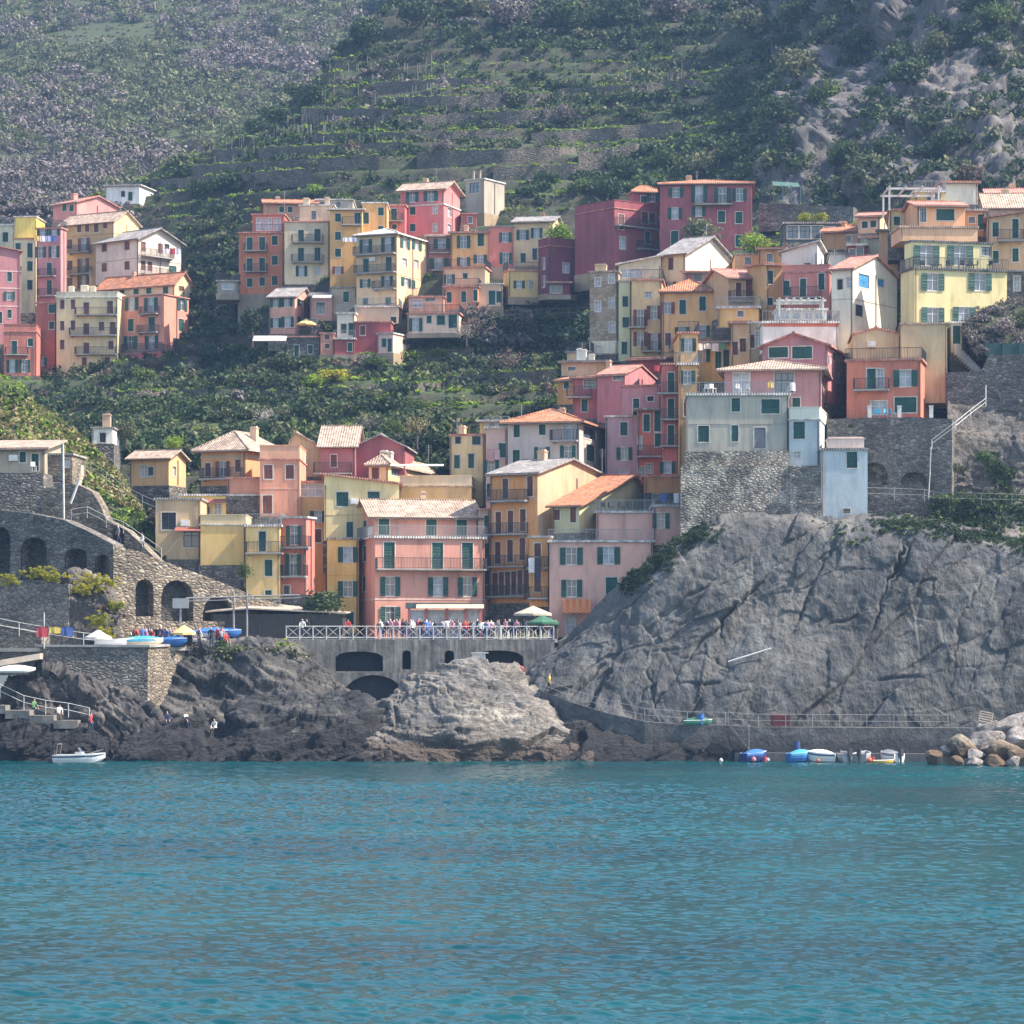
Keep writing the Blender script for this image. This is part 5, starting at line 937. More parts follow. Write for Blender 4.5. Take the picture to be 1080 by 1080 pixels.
# lamp posts with cross bar on the plaza
for x, lb in ((246.5, 'left tall white mast carrying the long cable bar over the pavilion'), (260.5, 'right tall white mast carrying the long cable bar over the pavilion')):
    m = MB(); m.tube((0, 0, 0), (0, 0, 4.9), .09, n=8); m.box(-.2, -.2, 0, .2, .2, .12); o = m.build('mast', M_wire, loc=(P(x, HY, 270.6)[0], 270.6, ZQ+.05)); tag(o, lb, 'mast')
m = MB(); a = Vector(P(196, 631, 270.4)); b_ = Vector(P(316, 627.5, 270.4)); m.tube(a, b_, .07, n=6); m.tube(a+Vector((0, .2, -.25)), b_+Vector((0, .2, -.25)), .04, n=5); tag(m.build('cross_bar', M_wire), 'long thin steel bar carried across the two masts', 'bar')
m = MB(); a = P(182, 641.5, 270); m.box(a[0], 270, a[2], a[0]+17/F*270, 270.12, a[2]+10.5/F*270); m.box(a[0]+.6, 270.12, ZQ, a[0]+.75, 270.25, a[2]+.5); tag(m.build('notice_board', plain('grey_panel', (.33, .35, .36), .5, .1)), 'blank grey notice board on a post in front of the ramp arch', 'sign')
# parasols, awnings
def parasol(px, py, D, r, h, z0, mat, label):
    root = empty('parasol', (P(px, HY, D)[0], D, z0), 0, label, 'parasol'); m = MB(); m.tube((0, 0, 0), (0, 0, h), .04, n=6); m.build('pole', M_iron, root)
    m = MB(); n = 8
    for i in range(n):
        a, b = 2*math.pi*i/n, 2*math.pi*(i+1)/n; m.face([(0, 0, h+.05), (r*math.cos(a), r*math.sin(a), h-.65), (r*math.cos(b), r*math.sin(b), h-.65)])
        m.face([(r*math.cos(a), r*math.sin(a), h-.65), (r*math.cos(b), r*math.sin(b), h-.65), (r*math.cos(b), r*math.sin(b), h-.85), (r*math.cos(a), r*math.sin(a), h-.85)])
    m.build('canopy', mat, root)
CRE = plain('beige_canvas', (.5, .45, .36), .8)
parasol(562, 650, 275, 1.7, 2.9, ZP, CRE, 'big beige parasol by the orange facade on the promenade')
parasol(572, 656, 273.8, 1.5, 2.1, ZP, plain('green_canvas', (.04, .14, .09), .8), 'dark green parasol below the beige one')
parasol(194, 660, 268, 1.1, 1.9, ZQ, plain('yellow_canvas', (.66, .52, .22), .8), 'pale yellow parasol among the crowd on the plaza')
parasol(323, 341, 401, 1.3, 2.2, P(323, 354, 401)[2], plain('yellow_canvas', (.66, .52, .22), .8), 'small yellow parasol on the terrace of the little salmon house')
parasol(104, 672, 265.5, 1.2, 1.5, ZQ, M_white, 'white canvas tent top beside the boats')
def awning(px0, px1, py, D, out, drop, mat, label):
    a = P(px0, py, D); b = P(px1, py, D); m = MB(); m.slab([(a[0], D, a[2]), (b[0], D, a[2]), (b[0], D-out, a[2]-drop), (a[0], D-out, a[2]-drop)], .06)
    m.tube((a[0]+.1, D, a[2]-drop), (a[0]+.1, D-out+.05, a[2]-drop-.02), .03); m.tube((b[0]-.1, D, a[2]-drop), (b[0]-.1, D-out+.05, a[2]-drop-.02), .03)
    tag(m.build('awning', mat), label, 'awning')
PL, nt, b = newmat('orange_plaid'); ck = nt.nodes.new('ShaderNodeTexChecker'); ck.inputs['Scale'].default_value = 3.5; ck.inputs[1].default_value = (.5, .1, .03, 1); ck.inputs[2].default_value = (.55, .25, .08, 1); nt.links.new(geopos(nt), ck.inputs[0]); nt.links.new(ck.outputs[0], b.inputs['Base Color'])
awning(593, 623, 632, 276.8, 1.1, 1.2, PL, 'orange checked awning over the door of the pink seaside house')
awning(268, 303, 354, 397, 2.5, .9, plain('grey_canvas', (.42, .4, .38), .8), 'grey white awning left of the stone cottage')
awning(330, 350, 311, 402, 2.0, .6, plain('grey_canvas', (.42, .4, .38), .8), 'beige slanted awning beside the small salmon house')
awning(192, 215, 525.5, 289.8, 1.2, .4, plain('rust_canvas', (.3, .1, .07), .8), 'rust red awning left of the yellow set back storey')
awning(217, 239, 526, 289.8, 1.2, .4, plain('rust_canvas', (.3, .1, .07), .8), 'rust red awning in the middle of the yellow set back storey')
awning(185, 213, 556, 282.6, 1.0, .35, plain('rust_canvas', (.3, .1, .07), .8), 'brown awning over the lower opening of the sandy house')
awning(412, 468, 489.5, 292.5, 1.0, .2, M_white, 'white awning over the balustrade terrace of the cream house')
# pergolas
def pergola(label, x0, x1, ytop, ybot, D, dp, mat, nb=4):
    z1, z0 = P(0, ytop, D)[2], P(0, ybot, D)[2]; xa, xb = P(x0, HY, D)[0], P(x1, HY, D)[0]; root = empty('pergola', (xa, D, z0), 0, label, 'pergola'); h = z1-z0; w = xb-xa
    for x in (0, w):
        for y in (0, dp): m = MB(); m.box(x-.09, y-.09, 0, x+.09, y+.09, h); m.build('post', mat, root)
    m = MB(); m.box(-.3, -.12, h, w+.3, .12, h+.2); m.box(-.3, dp-.12, h, w+.3, dp+.12, h+.2)
    for i in range(nb+1): x = w*i/nb; m.box(x-.08, -.4, h+.2, x+.08, dp+.4, h+.34)
    m.build('beams', mat, root)
pergola('white metal pergola on the highest roof at the right', 938, 990, 200, 222, 310, 5, M_white, 3)
pergola('white pergola above the glazed penthouse', 822, 868, 318, 334, 296.5, 2.5, M_white, 6)
# green mesh fences
NET = plain('green_netting', (.02, .07, .07), .9)
for x0, x1, y0, y1, D, lb in ((1040, 1110, 362, 374.5, 284.5, 'dark green mesh fence on top of the right stone wall'),):
    a = P(x0, y1, D); m = MB(); w = (x1-x0)/F*D; hh = (y1-y0)/F*D; m.box(a[0], D-.03, a[2], a[0]+w, D+.03, a[2]+hh)
    for i in range(5): m.tube((a[0]+w*i/4, D-.08, a[2]-.1), (a[0]+w*i/4, D-.08, a[2]+hh+.1), .05)
    tag(m.build('mesh_fence', NET), lb, 'fence')
a = P(816, 207, 398); m = MB(); w = 28/F*398; m.slab([(a[0], 398, a[2]+1.4), (a[0]+w, 398, a[2]+1.2), (a[0]+w, 401, a[2]+2.2), (a[0], 401, a[2]+2.4)], .05); [m.tube((a[0]+w*i/3, 398, a[2]-1.5), (a[0]+w*i/3, 398, a[2]+1.4), .06) for i in range(4)]; tag(m.build('netting_canopy', plain('teal_netting', (.05, .12, .1), .9)), 'teal green netting canopy stretched over the hill garden', 'net')
wallpiece('garden_terrace_wall', 'dark stone garden wall on the hill right of the maroon mansion', (800, 396), (900, 392), [(800, 214), (900, 218)], 240, STONE, thick=4)
# stairs
def stairs(label, p0, p1, wdt, n, mat, name='stairs', th=1.0):
    a, b = Vector(P(*p0)), Vector(P(*p1)); m = MB()
    for i in range(n):
        c = a.lerp(b, i/n); d = a.lerp(b, (i+1)/n); x0, x1 = sorted((c.x, d.x)); zt = max(c.z, d.z); m.box(x0, min(c.y, d.y), zt-th, x1, min(c.y, d.y)+wdt, zt-.002*i)
    tag(m.build(name, mat), label, 'stairs')
stairs('stone steps climbing to the little green door below the lemon villa', (1036, 392, 285), (1008, 363, 287), 1.4, 12, M_conc)
stairs('steep white edged outside stair beside the stone hut at the left', (76, 540, 279), (86, 490, 280), 1.4, 14, plaster('B8A894'))
stairs('concrete steps stepping down to the sea at the lower left', (-20, 744, 259.8), (82, 765, 259.6), 2.6, 4, plain('wet_concrete', (.2, .19, .17), .9, .3), th=.7)
stairs('narrow steel stair from the cliff walkway down to the mooring', (768, 764, 258.7), (790, 790, 258.4), .9, 11, plain('dull_steel', (.16, .16, .16), .6), th=.12)
railing('railing', 'handrail of the narrow steel mooring stair', [(768, 762, 258.5), (790, 777, 258.3), (790, 790, 258.3)], 1.0, M_wire, 1.5, 1)
ribbon('slipway', [(-40, 703, 259.6), (42, 689, 261.5)], 2.2, .5, plain('ramp_concrete', (.42, .36, .3), .9, .2), kind='structure')
# kiosk under the right end of the bridge
m = MB(); a = P(498, 712, 269.5); m.box(a[0], 269.5, a[2]-1.5, a[0]+1.15, 271, a[2]+1.9); m.box(a[0]-.1, 269.4, a[2]+1.9, a[0]+1.4, 271, a[2]+2.0); tag(m.build('white_kiosk', M_white), 'small white cabin under the right bridge opening', 'cabin')
m = MB(); a = P(548, 707, 268.5)
for i in range(16):
    t0, t1 = 2*math.pi*i/16, 2*math.pi*(i+1)/16; m.tube((a[0]+.33*math.cos(t0), 268.5, a[2]+.33*math.sin(t0)), (a[0]+.33*math.cos(t1), 268.5, a[2]+.33*math.sin(t1)), .1, n=6)
m.tube((a[0], 268.6, a[2]-1.3), (a[0], 268.6, a[2]), .04); tag(m.build('lifebuoy', plain('red_buoy', (.6, .06, .05), .5)), 'red lifebuoy ring on a post at the end of the promenade', 'lifebuoy')
# wire/pole on cliff, poles and antennas
for (x0, y0, x1, y1, D, r, lb) in ((768, 698, 813, 684, 263.6, .08, 'pale pole lying across a ledge of the grey cliff'), (67.5, 562, 66.5, 468, 276.8, .1, 'tall white flagpole in front of the stone hut'), (46.5, 684, 46.5, 646, 263.3, .05, 'green and white pole by the hanging clothes on the quay'),
   (74.5, 531, 84, 505, 277, .12, 'diagonal white stair rail beside the stone hut'), (362, 188, 369, 195, 478, .15, 'short white plank lying on the hill terrace'), (273, 164, 273, 145, 640, .2, 'pale pole standing on the far hillside'),
   (962, 622, 962, 588, 270, .05, 'thin drain pipe hanging on the upper cliff')):
    m = MB(); m.tube(P(x0, y0, D), P(x1, y1, D), r, n=6); tag(m.build('pole', M_white), lb, 'pole')
# laundry: each line of washing a thing
def laundry(px, py, D, w, h, cols, label):
    root = empty('washing_line', P(px, py, D), 0, label, 'laundry'); m = MB(); m.tube((-w/2-.2, 0, 0), (w/2+.2, 0, 0), .015, n=4); m.build('line', M_iron, root); n = len(cols); s = w/n
    for i, c in enumerate(cols):
        q = MB(); x = -w/2+s*i; hh = h*random.uniform(.6, 1); k = 4
        for j in range(k):
            xa, xb = x+.04+(s-.08)*j/k, x+.04+(s-.08)*(j+1)/k; ya, yb = .05*math.sin(j*2.1), .05*math.sin((j+1)*2.1); q.face([(xa, ya*.3, 0), (xb, yb*.3, 0), (xb, yb-.05, -hh), (xa, ya-.05, -hh)])
        q.build('garment', plain('cloth_'+'_'.join('%d' % (v*100) for v in c), c, .9, .15), root)
W1 = (.7, .7, .72); BL = (.06, .12, .35); RD = (.45, .06, .08); YL = (.6, .45, .1); GR = (.1, .25, .15); BK = (.05, .05, .07); LB = (.3, .4, .6)
laundry(48, 248.5, 445, 3.2, 1.0, [YL, W1, LB, BL], 'washing on the mauve pink tower with one yellow piece')
laundry(182, 262, 441, 2.5, .9, [W1, RD, W1], 'washing on the sunny balcony of the whitish grey house')
laundry(369, 250, 408.8, 1.9, .9, [W1, W1, LB], 'pale washing on the golden ochre house')
laundry(564, 588, 278, 1.2, 2.0, [W1, BK], 'long checked cloths hanging from the amber strip house')
laundry(710, 520, 276.6, 2.3, .9, [BL, BK, W1, W1], 'washing on the right roof terrace of the pink seaside house')
laundry(58, 661, 263.0, 3.2, .95, [RD, YL, BL], 'red yellow and blue towels hanging on the railing of the quay')
laundry(746, 362, 304, 3.8, .9, [BK, W1, W1, W1, GR], 'washing with a white sheet on the ochre house')
laundry(836, 403, 280, .6, 1.0, [W1], 'single pale towel hanging on the mauve hipped house')
laundry(813, 402, 280, .6, .6, [YL], 'small golden doormat hanging on the mauve hipped house')
laundry(875, 376, 286.5, .5, .8, [(.6, .4, .42)], 'pink cloth hanging at the side of the mauve gabled house')
laundry(700, 385, 314, 2.0, .7, [RD, W1, RD], 'red and white cloths on the roof above the salmon tower')
laundry(521, 474, 293.7, 1.2, 1.6, [(.55, .3, .3), (.6, .4, .4)], 'pink bedspread hanging beside the lilac grey house')
# ================= vegetation
from mathutils.bvhtree import BVHTree
def bvh(G):
    nv, nu, _ = G.shape; idx = np.arange(nv*nu).reshape(nv, nu); Fq = np.stack([idx[:-1, :-1], idx[:-1, 1:], idx[1:, 1:], idx[1:, :-1]], -1).reshape(-1, 4)
    return BVHTree.FromPolygons([tuple(v) for v in G.reshape(-1, 3).tolist()], Fq.tolist())
BV = {'hill': bvh(HG[::2, ::2]), 'near': bvh(LG), 'far': bvh(FG), 'garden': bvh(g1), 'cliff': bvh(cliff[::2, ::2])}
CAMP = Vector((0, 0, CH))
def hit(px, py, keys=('hill', 'near', 'far')):
    d = Vector(((px-CX)/F, 1, (HY-py)/F)).normalized(); best = None
    for k in keys:
        r = BV[k].ray_cast(CAMP, d)
        if r[0] is not None and (best is None or r[3] < best[1]): best = (r[0], r[3])
    return best[0] if best else None
def lobe_cloud(n, lobes=6, leaf=.2, rs=None, flat=.8, spread=.6, tall=1.0):
    rs = rs or RNG; L = rs.normal(size=(lobes, 3)); L /= np.linalg.norm(L, axis=1)[:, None]; L *= spread*rs.uniform(.4, 1, (lobes, 1)); L[:, 2] = np.abs(L[:, 2])*.8*tall; R = rs.uniform(.3, .55, lobes)
    k = rs.randint(0, lobes, n); d = rs.normal(size=(n, 3)); d /= np.linalg.norm(d, axis=1)[:, None]
    c = L[k]+d*(R[k]*rs.uniform(.55, 1.08, n))[:, None]; c[:, 2] *= flat; c[:, 2] += .1
    a = rs.normal(size=(n, 3)); a /= np.linalg.norm(a, axis=1)[:, None]; b_ = np.cross(a, d+.4*rs.normal(size=(n, 3))); b_ /= np.linalg.norm(b_, axis=1)[:, None]
    s = leaf*rs.uniform(.5, 1.2, n)[:, None]; a = a*s; b_ = b_*s*.7
    return np.stack([c-a-b_, c+a-b_*.3, c+a*.8+b_, c-a*.4+b_], 1)      # n,4,3
TPL = [lobe_cloud(88, rs.randint(4, 8), .135, rs) for rs in [np.random.RandomState(i) for i in range(8)]]
TPLF = [lobe_cloud(110, rs.randint(5, 9), .095, rs, flat=.9) for rs in [np.random.RandomState(60+i) for i in range(8)]]
TUF = [lobe_cloud(14, 3, .3, np.random.RandomState(40+i), flat=.7) for i in range(5)]
def scatter(name, mat, pts, radii, tpl, label, zs=1.0, **k):
    out = []
    for i, (p_, r_) in enumerate(zip(pts, radii)):
        t = tpl[RNG.randint(len(tpl))]; a = RNG.uniform(0, 6.28); c, s = math.cos(a), math.sin(a)
        q = t.reshape(-1, 3)@np.array([[c, s, 0], [-s, c, 0], [0, 0, 1]]); q = q*np.array([r_, r_, r_*zs*RNG.uniform(.75, 1.2)])+p_; out.append(q)
    if not out: return
    V = np.concatenate(out); o = link(name, npmesh(name, V, np.arange(len(V)).reshape(-1, 4)), mat); tag(o, label, kind='stuff'); return o
LM = {'dark': leaf_mat('dark_green_leaves', (.014, .03, .017), (.038, .068, .032), (.10, .145, .05)),
      'green': leaf_mat('green_leaves', (.03, .055, .018), (.075, .12, .032), (.16, .21, .06)),
      'lime': leaf_mat('lime_leaves', (.09, .17, .02), (.2, .32, .04), (.38, .46, .06), .35),
      'yellow': leaf_mat('yellow_flowers', (.15, .2, .02), (.4, .38, .04), (.6, .52, .06), .35),
      'mauve': leaf_mat('mauve_heath', (.07, .07, .06), (.15, .13, .125), (.27, .23, .22), .15),
      'brown': leaf_mat('brown_twigs', (.06, .045, .035), (.15, .11, .085), (.26, .19, .15), .15),
      'olive': leaf_mat('olive_leaves', (.05, .06, .035), (.12, .14, .07), (.24, .25, .13)),
      'straw': leaf_mat('dry_grass', (.12, .11, .05), (.25, .22, .10), (.4, .34, .18)),
      'blossom': leaf_mat('pale_blossom', (.2, .18, .15), (.42, .38, .33), (.6, .55, .5), .3)}
def pick(G, n, fdens, seed):
    rs = np.random.RandomState(seed); v = G.reshape(-1, 3); i = rs.randint(0, len(v), n*12); q = v[i]
    px, py = CX+q[:, 0]/q[:, 1]*F, HY-(q[:, 2]-CH)/q[:, 1]*F
    ok = (px > -60) & (px < 1150) & (py > -40) & (py < 660)
    q, px, py, i = q[ok], px[ok], py[ok], i[ok]; d = fdens(px, py, q, i); ok = rs.uniform(size=len(q)) < d; q = q[ok]
    return q[:n]
def box(px, py, x0, x1, y0, y1, f=12):
    return np.clip((px-x0)/f, 0, 1)*np.clip((x1-px)/f, 0, 1)*np.clip((py-y0)/f, 0, 1)*np.clip((y1-py)/f, 0, 1)
def nz_(q, s, k=0): return .5+.5*np.clip(1.6*fbm(q*s, 3, s=k), -1, 1)
RKM = rockmask
TFf = TF.reshape(-1)
# dense slopes
def den_dark(px, py, q, i):
    d = box(px, py, 330, 1200, -60, 70, 25)*1.0+box(px, py, 560, 840, 60, 215, 20)*.6+box(px, py, 330, 600, 60, 215, 20)*.16+box(px, py, 40, 700, 385, 500, 8)*1.0+box(px, py, 195, 262, 175, 400, 8)*.9+box(px, py, 555, 640, 310, 460, 6)+box(px, py, 180, 260, 180, 240, 8)
    d += box(px, py, 480, 540, 340, 400, 6)*.6+.16*box(px, py, 150, 1200, 100, 220, 8)
    r = RKM[i]; return d*np.where(r > .4, .75*(nz_(q, .05, 4) > .42), (nz_(q, .06, 2) > .33))
def den_mauve(px, py, q, i):
    d = box(px, py, 380, 860, -60, 40, 15)*.7+box(px, py, 340, 620, 60, 160, 10)*.12+box(px, py, -60, 140, 215, 260, 6)*.6+box(px, py, 490, 570, 320, 400, 6)*.8+box(px, py, 180, 330, 390, 440, 6)*.2
    return d*(nz_(q, .05, 9) > .5)*(RKM[i] < .5)
def den_lip(px, py, q, i): return np.where(px < 340, .3, 1.)* (TFf[i] > .86)*(nz_(q, .045, 12) > .22)*(RKM[i] < .3)*np.clip((py-30)/60, .05, 1)
def den_ter(px, py, q, i): return ((TFf[i] > .55))*(nz_(q, .08, 15) > .35)*(RKM[i] < .3)*np.clip((py-20)/60, .15, 1)
q = pick(HG, 5200, den_dark, 1); scatter('dark_scrub', LM['dark'], q, RNG.uniform(.9, 2.7, len(q)), TPL, 'dark evergreen scrub covering the hillside')
q = pick(HG, 2000, lambda a, b, c, d: den_dark(a, b, c, d)*(nz_(c, .05, 44) > .5), 2); scatter('olive_scrub', LM['olive'], q, RNG.uniform(.8, 2.3, len(q)), TPL, 'olive green scrub covering the hillside')
q = pick(HG, 1200, lambda a, b, c, d: den_dark(a, b, c, d)*(nz_(c, .04, 54) > .6), 21); scatter('green_scrub', LM['green'], q, RNG.uniform(.7, 1.9, len(q)), TPL, 'fresh green scrub covering the hillside')
q = pick(HG, 1500, den_mauve, 3); scatter('mauve_heath', LM['mauve'], q, RNG.uniform(1.0, 2.6, len(q)), TPL, 'mauve grey heath and bare bushes on the hillside')
q = pick(HG, 14000, den_lip, 4); scatter('terrace_grass', LM['lime'], q, RNG.uniform(.4, .85, len(q)), TUF, 'bright grass along the terrace edges', .8)
q = pick(HG, 3500, den_ter, 5); scatter('terrace_weeds', LM['green'], q, RNG.uniform(.35, .9, len(q)), TUF, 'low weeds on the terraces')
q = pick(HG, 1800, lambda a, b, c, d: den_ter(a, b, c, d)*(nz_(c, .05, 61) > .55), 6); scatter('dry_weeds', LM['brown'], q, RNG.uniform(.3, .8, len(q)), TUF, 'dry brown weeds on the terraces')
q = pick(HG, 2600, lambda px, py, q, i: (TFf[i] > .5)*(TFf[i] < .85)*(nz_(q, .06, 81) > .45)*(RKM[i] < .3)*np.clip((230-py)/20, 0, 1)*(py > -20), 16); scatter('terrace_hedges', LM['dark'], q, RNG.uniform(.6, 1.3, len(q)), TPL, 'dark hedges and bramble growing over the terrace walls')
q = pick(HG, 700, lambda px, py, q, i: box(px, py, 30, 650, 380, 500, 8)*1., 34); scatter('slope_olive_scrub', LM['olive'], q, RNG.uniform(.7, 1.7, len(q)), TPL, 'olive scrub below the upper village')
q = pick(HG, 900, lambda px, py, q, i: box(px, py, 30, 650, 340, 500, 8)*1., 17); scatter('slope_scrub', LM['dark'], q, RNG.uniform(.8, 1.9, len(q)), TPL, 'dense dark scrub below the upper village')
q = pick(HG, 800, lambda px, py, q, i: box(px, py, 30, 650, 340, 500, 8)*(nz_(q, .06, 83) > .45), 18); scatter('slope_brush', LM['brown'], q, RNG.uniform(.7, 1.7, len(q)), TPL, 'brown leafless brush below the upper village')
q = pick(HG, 700, lambda px, py, q, i: box(px, py, 760, 1200, -60, 230, 10)*(RKM[i] > .3)*1., 19); scatter('rock_face_scrub', LM['dark'], q, RNG.uniform(1.2, 2.8, len(q)), TPL, 'dark scrub clinging to the rock faces')
q = pick(HG, 450, lambda px, py, q, i: box(px, py, 760, 1200, -60, 230, 10)*(RKM[i] > .3)*(nz_(q, .05, 85) > .45), 20); scatter('rock_face_heath', LM['olive'], q, RNG.uniform(1.0, 2.4, len(q)), TPL, 'olive scrub clinging to the rock faces')
q = pick(HG, 420, lambda px, py, q, i: box(px, py, 200, 640, 370, 480, 8)*(nz_(q, .07, 90) > .6), 31); scatter('slope_lime_bushes', LM['lime'], q, RNG.uniform(.5, 1.2, len(q)), TPL, 'yellow green bushes between the upper and the lower houses')
fd = lambda px, py, q, i: np.clip((py+20)/40, .7, 1)*np.where((px > 200) & (py < 60), .4, 1)*(nz_(q, .02, 70) > .18)
q = pick(FG, 3200, lambda *a: fd(*a)*(nz_(a[2], .03, 71) > .42), 7); scatter('far_mauve_heath', LM['mauve'], q, RNG.uniform(1.8, 5.0, len(q)), TPLF, 'mauve grey blooming heath on the far slope')
q = pick(FG, 3000, lambda *a: fd(*a)*(nz_(a[2], .03, 71) < .75), 8); scatter('far_green_scrub', LM['olive'], q, RNG.uniform(1.8, 5.0, len(q)), TPLF, 'green scrub on the far slope')
q = pick(FG, 2500, lambda px, py, q, i: (py < 90)*.8+0*px, 9); scatter('far_terrace_weeds', LM['brown'], q, RNG.uniform(.5, 1.2, len(q)), TUF, 'dry weeds on the far terraces')
q = pick(FG, 3500, lambda px, py, q, i: (FT[i] > .84)*(nz_(q, .03, 95) > .3)*np.where((py < 75) | ((px > 120) & (py < 100)), 1., .15), 30); scatter('far_terrace_grass', LM['olive'], q, RNG.uniform(.6, 1.3, len(q)), TUF, 'grass along the edges of the far terraces')
q = pick(FG, 900, lambda px, py, q, i: (FT[i] > .84)*(nz_(q, .03, 96) > .55)*1., 32); scatter('far_lime_grass', LM['lime'], q, RNG.uniform(.5, 1.0, len(q)), TUF, 'bright grass on the far terraces')
# near green slope
q = pick(LG, 1500, lambda px, py, q, i: (py < 590)*(nz_(q, .15, 3) > .25)*1., 10); scatter('slope_grass', LM['green'], q, RNG.uniform(.3, .8, len(q)), TUF, 'green ground cover on the left slope')
q = pick(LG, 1100, lambda px, py, q, i: (py < 570)*(nz_(q, .15, 33) > .35)*1., 11); scatter('slope_flowers', LM['lime'], q, RNG.uniform(.3, .7, len(q)), TUF, 'yellow green plants on the left slope')
q = pick(LG, 2600, lambda px, py, q, i: (py < 590)*(nz_(q, .12, 37) > .35)*1., 12); scatter('slope_dry_plants', LM['straw'], q, RNG.uniform(.3, .8, len(q)), TUF, 'dry straw plants on the left slope')
q = pick(g1, 700, lambda px, py, q, i: ((py > 522)*1.+(py > 470)*(py < 530)*(nz_(q, .2, 5) > .6)), 13); scatter('garden_plants', LM['dark'], q, RNG.uniform(.3, .9, len(q)), TPL, 'dark plants on the right cliff garden')
q = pick(g1, 350, lambda px, py, q, i: (py > 520)*(nz_(q, .2, 7) > .5)*1., 14); scatter('garden_grass', LM['green'], q, RNG.uniform(.3, .7, len(q)), TUF, 'grass on the right cliff garden')
q = pick(g2, 250, lambda px, py, q, i: 1.+0*px, 15); scatter('bank_bushes', LM['mauve'], q, RNG.uniform(.4, 1.0, len(q)), TPL, 'dull bushes on the bank below the lemon villa')
def band(n, pts, sx, sy, seed, keys):
    rs = np.random.RandomState(seed); o = []
    for _ in range(n):
        i = rs.randint(len(pts)-1); t = rs.rand(); x = pts[i][0]*(1-t)+pts[i+1][0]*t+rs.normal()*sx; y = pts[i][1]*(1-t)+pts[i+1][1]*t+rs.normal()*sy
        h_ = hit(x, y, keys)
        if h_: o.append(np.array(h_))
    return o
q = band(330, [(662, 622), (680, 600), (700, 585), (725, 566), (745, 558)], 9, 5, 5, ('cliff',)); scatter('cliff_top_plants', LM['dark'], q, RNG.uniform(.25, .6, len(q)), TPL, 'dark plants hanging over the cliff edge below the rampart')
q = band(60, [(865, 553), (900, 556), (890, 575), (960, 560), (1060, 575)], 8, 3, 6, ('cliff',)); scatter('cliff_weeds', LM['green'], q, RNG.uniform(.2, .4, len(q)), TUF, 'small weeds on the upper cliff')
q = [np.array(P(x+RNG.normal()*14, 684+abs(RNG.normal())*14, 268.4)) for x in np.repeat([222, 236, 250, 275, 300], 70)]; scatter('bank_plants', LM['olive'], q, RNG.uniform(.2, .5, len(q)), TUF, 'plants spilling over the bank below the masts')
q = [np.array(P(x+RNG.normal()*7, y+RNG.normal()*3, 269)) for x, y in ((240, 680), (255, 684), (248, 700), (190, 690), (262, 692), (300, 682)) for _ in range(16)]; scatter('bank_yellow_plants', LM['lime'], q, RNG.uniform(.2, .4, len(q)), TUF, 'yellow green plants at the plaza edge')
q = [np.array(P(x+RNG.normal()*s, y+RNG.normal()*3, d)) for x, y, s, d in ((40, 605, 9, 267.8), (8, 612, 6, 267.4), (52, 609, 5, 267.6), (95, 612, 11, 267), (112, 616, 6, 266.6), (88, 622, 8, 266.4), (120, 640, 4, 267), (104, 655, 5, 266), (112, 668, 5, 265.5)) for _ in range(60)]; scatter('yellow_spurge', LM['yellow'], q, RNG.uniform(.18, .36, len(q)), TPL, 'yellow flowering plants on the wall below the arches')
q = [np.array(P(x+RNG.normal()*s, y+RNG.normal()*6, d)) for x, y, s, d in ((95, 625, 10, 267.4), (110, 650, 8, 266.8), (110, 668, 7, 266)) for _ in range(40)]; scatter('wall_foot_shrubs', LM['brown'], q, RNG.uniform(.2, .5, len(q)), TUF, 'dry shrubs on the rock between the walls')
q = band(480, [(930, 553), (960, 553), (1000, 560), (1040, 568), (1080, 572), (1100, 574)], 8, 5, 8, ('cliff', 'garden')); scatter('cliff_rim_plants', LM['dark'], q, RNG.uniform(.2, .6, len(q)), TPL, 'dark plants along the rim of the right cliff')
# individual trees and bushes
CR = []
for i in range(6):
    rs = np.random.RandomState(200+i); V = lobe_cloud(900, 12+i, .075, rs, flat=.95, spread=.72).reshape(-1, 3); CR.append(npmesh('crown', V, np.arange(len(V)).reshape(-1, 4)))
BARE = []
for i in range(3):
    rs = np.random.RandomState(300+i); V = lobe_cloud(520, 14, .05, rs, flat=1.0, spread=.85).reshape(-1, 3); BARE.append(npmesh('crown', V, np.arange(len(V)).reshape(-1, 4)))
BARK = plain('bark', (.09, .07, .055), .95, .4)
def trunk_me(i):
    rs = random.Random(i); m = MB(); a = Vector((0, 0, -.8)); b_ = Vector((rs.uniform(-.1, .1), 0, .25)); m.tube(a, b_, .085, .06)
    for k in range(6):
        an = k*1.05+rs.random(); c = b_+Vector((math.cos(an)*.45, math.sin(an)*.45, rs.uniform(.3, .6))); m.tube(b_, c, .045, .02, 5); m.tube(c, c+Vector((math.cos(an+.5)*.25, math.sin(an+.5)*.25, .25)), .02, .008, 4)
    me = bpy.data.meshes.new('trunk'); me.from_pydata(m.v, [], m.f); me.update(); return me
TR = [trunk_me(i) for i in range(4)]
def tree(px, py, r, kind, label, D=None, cat='tree', tall=1.0, bare=False, keys=('hill', 'near', 'far')):
    """px, py = centre of the crown's foot; r = crown half width in pixels"""
    p_ = Vector(P(px, py, D)) if D else hit(px, py, keys)
    if p_ is None: return
    if not D: p_ = p_-Vector((0, .4, 0))
    R = r/F*p_.y; root = empty('tree' if cat == 'tree' else 'bush', tuple(p_), random.uniform(0, 6.28), label, cat, 'trees and bushes between the houses and terraces')
    c = put('crown', random.choice(BARE if bare else CR), LM[kind], root, (0, 0, R*.3*tall), 0); c.scale = (R*1.12, R*1.12, R*1.15*tall)
    t = put('trunk', random.choice(TR), BARK, root, (0, 0, 0), 0); t.scale = (R, R, R*tall)
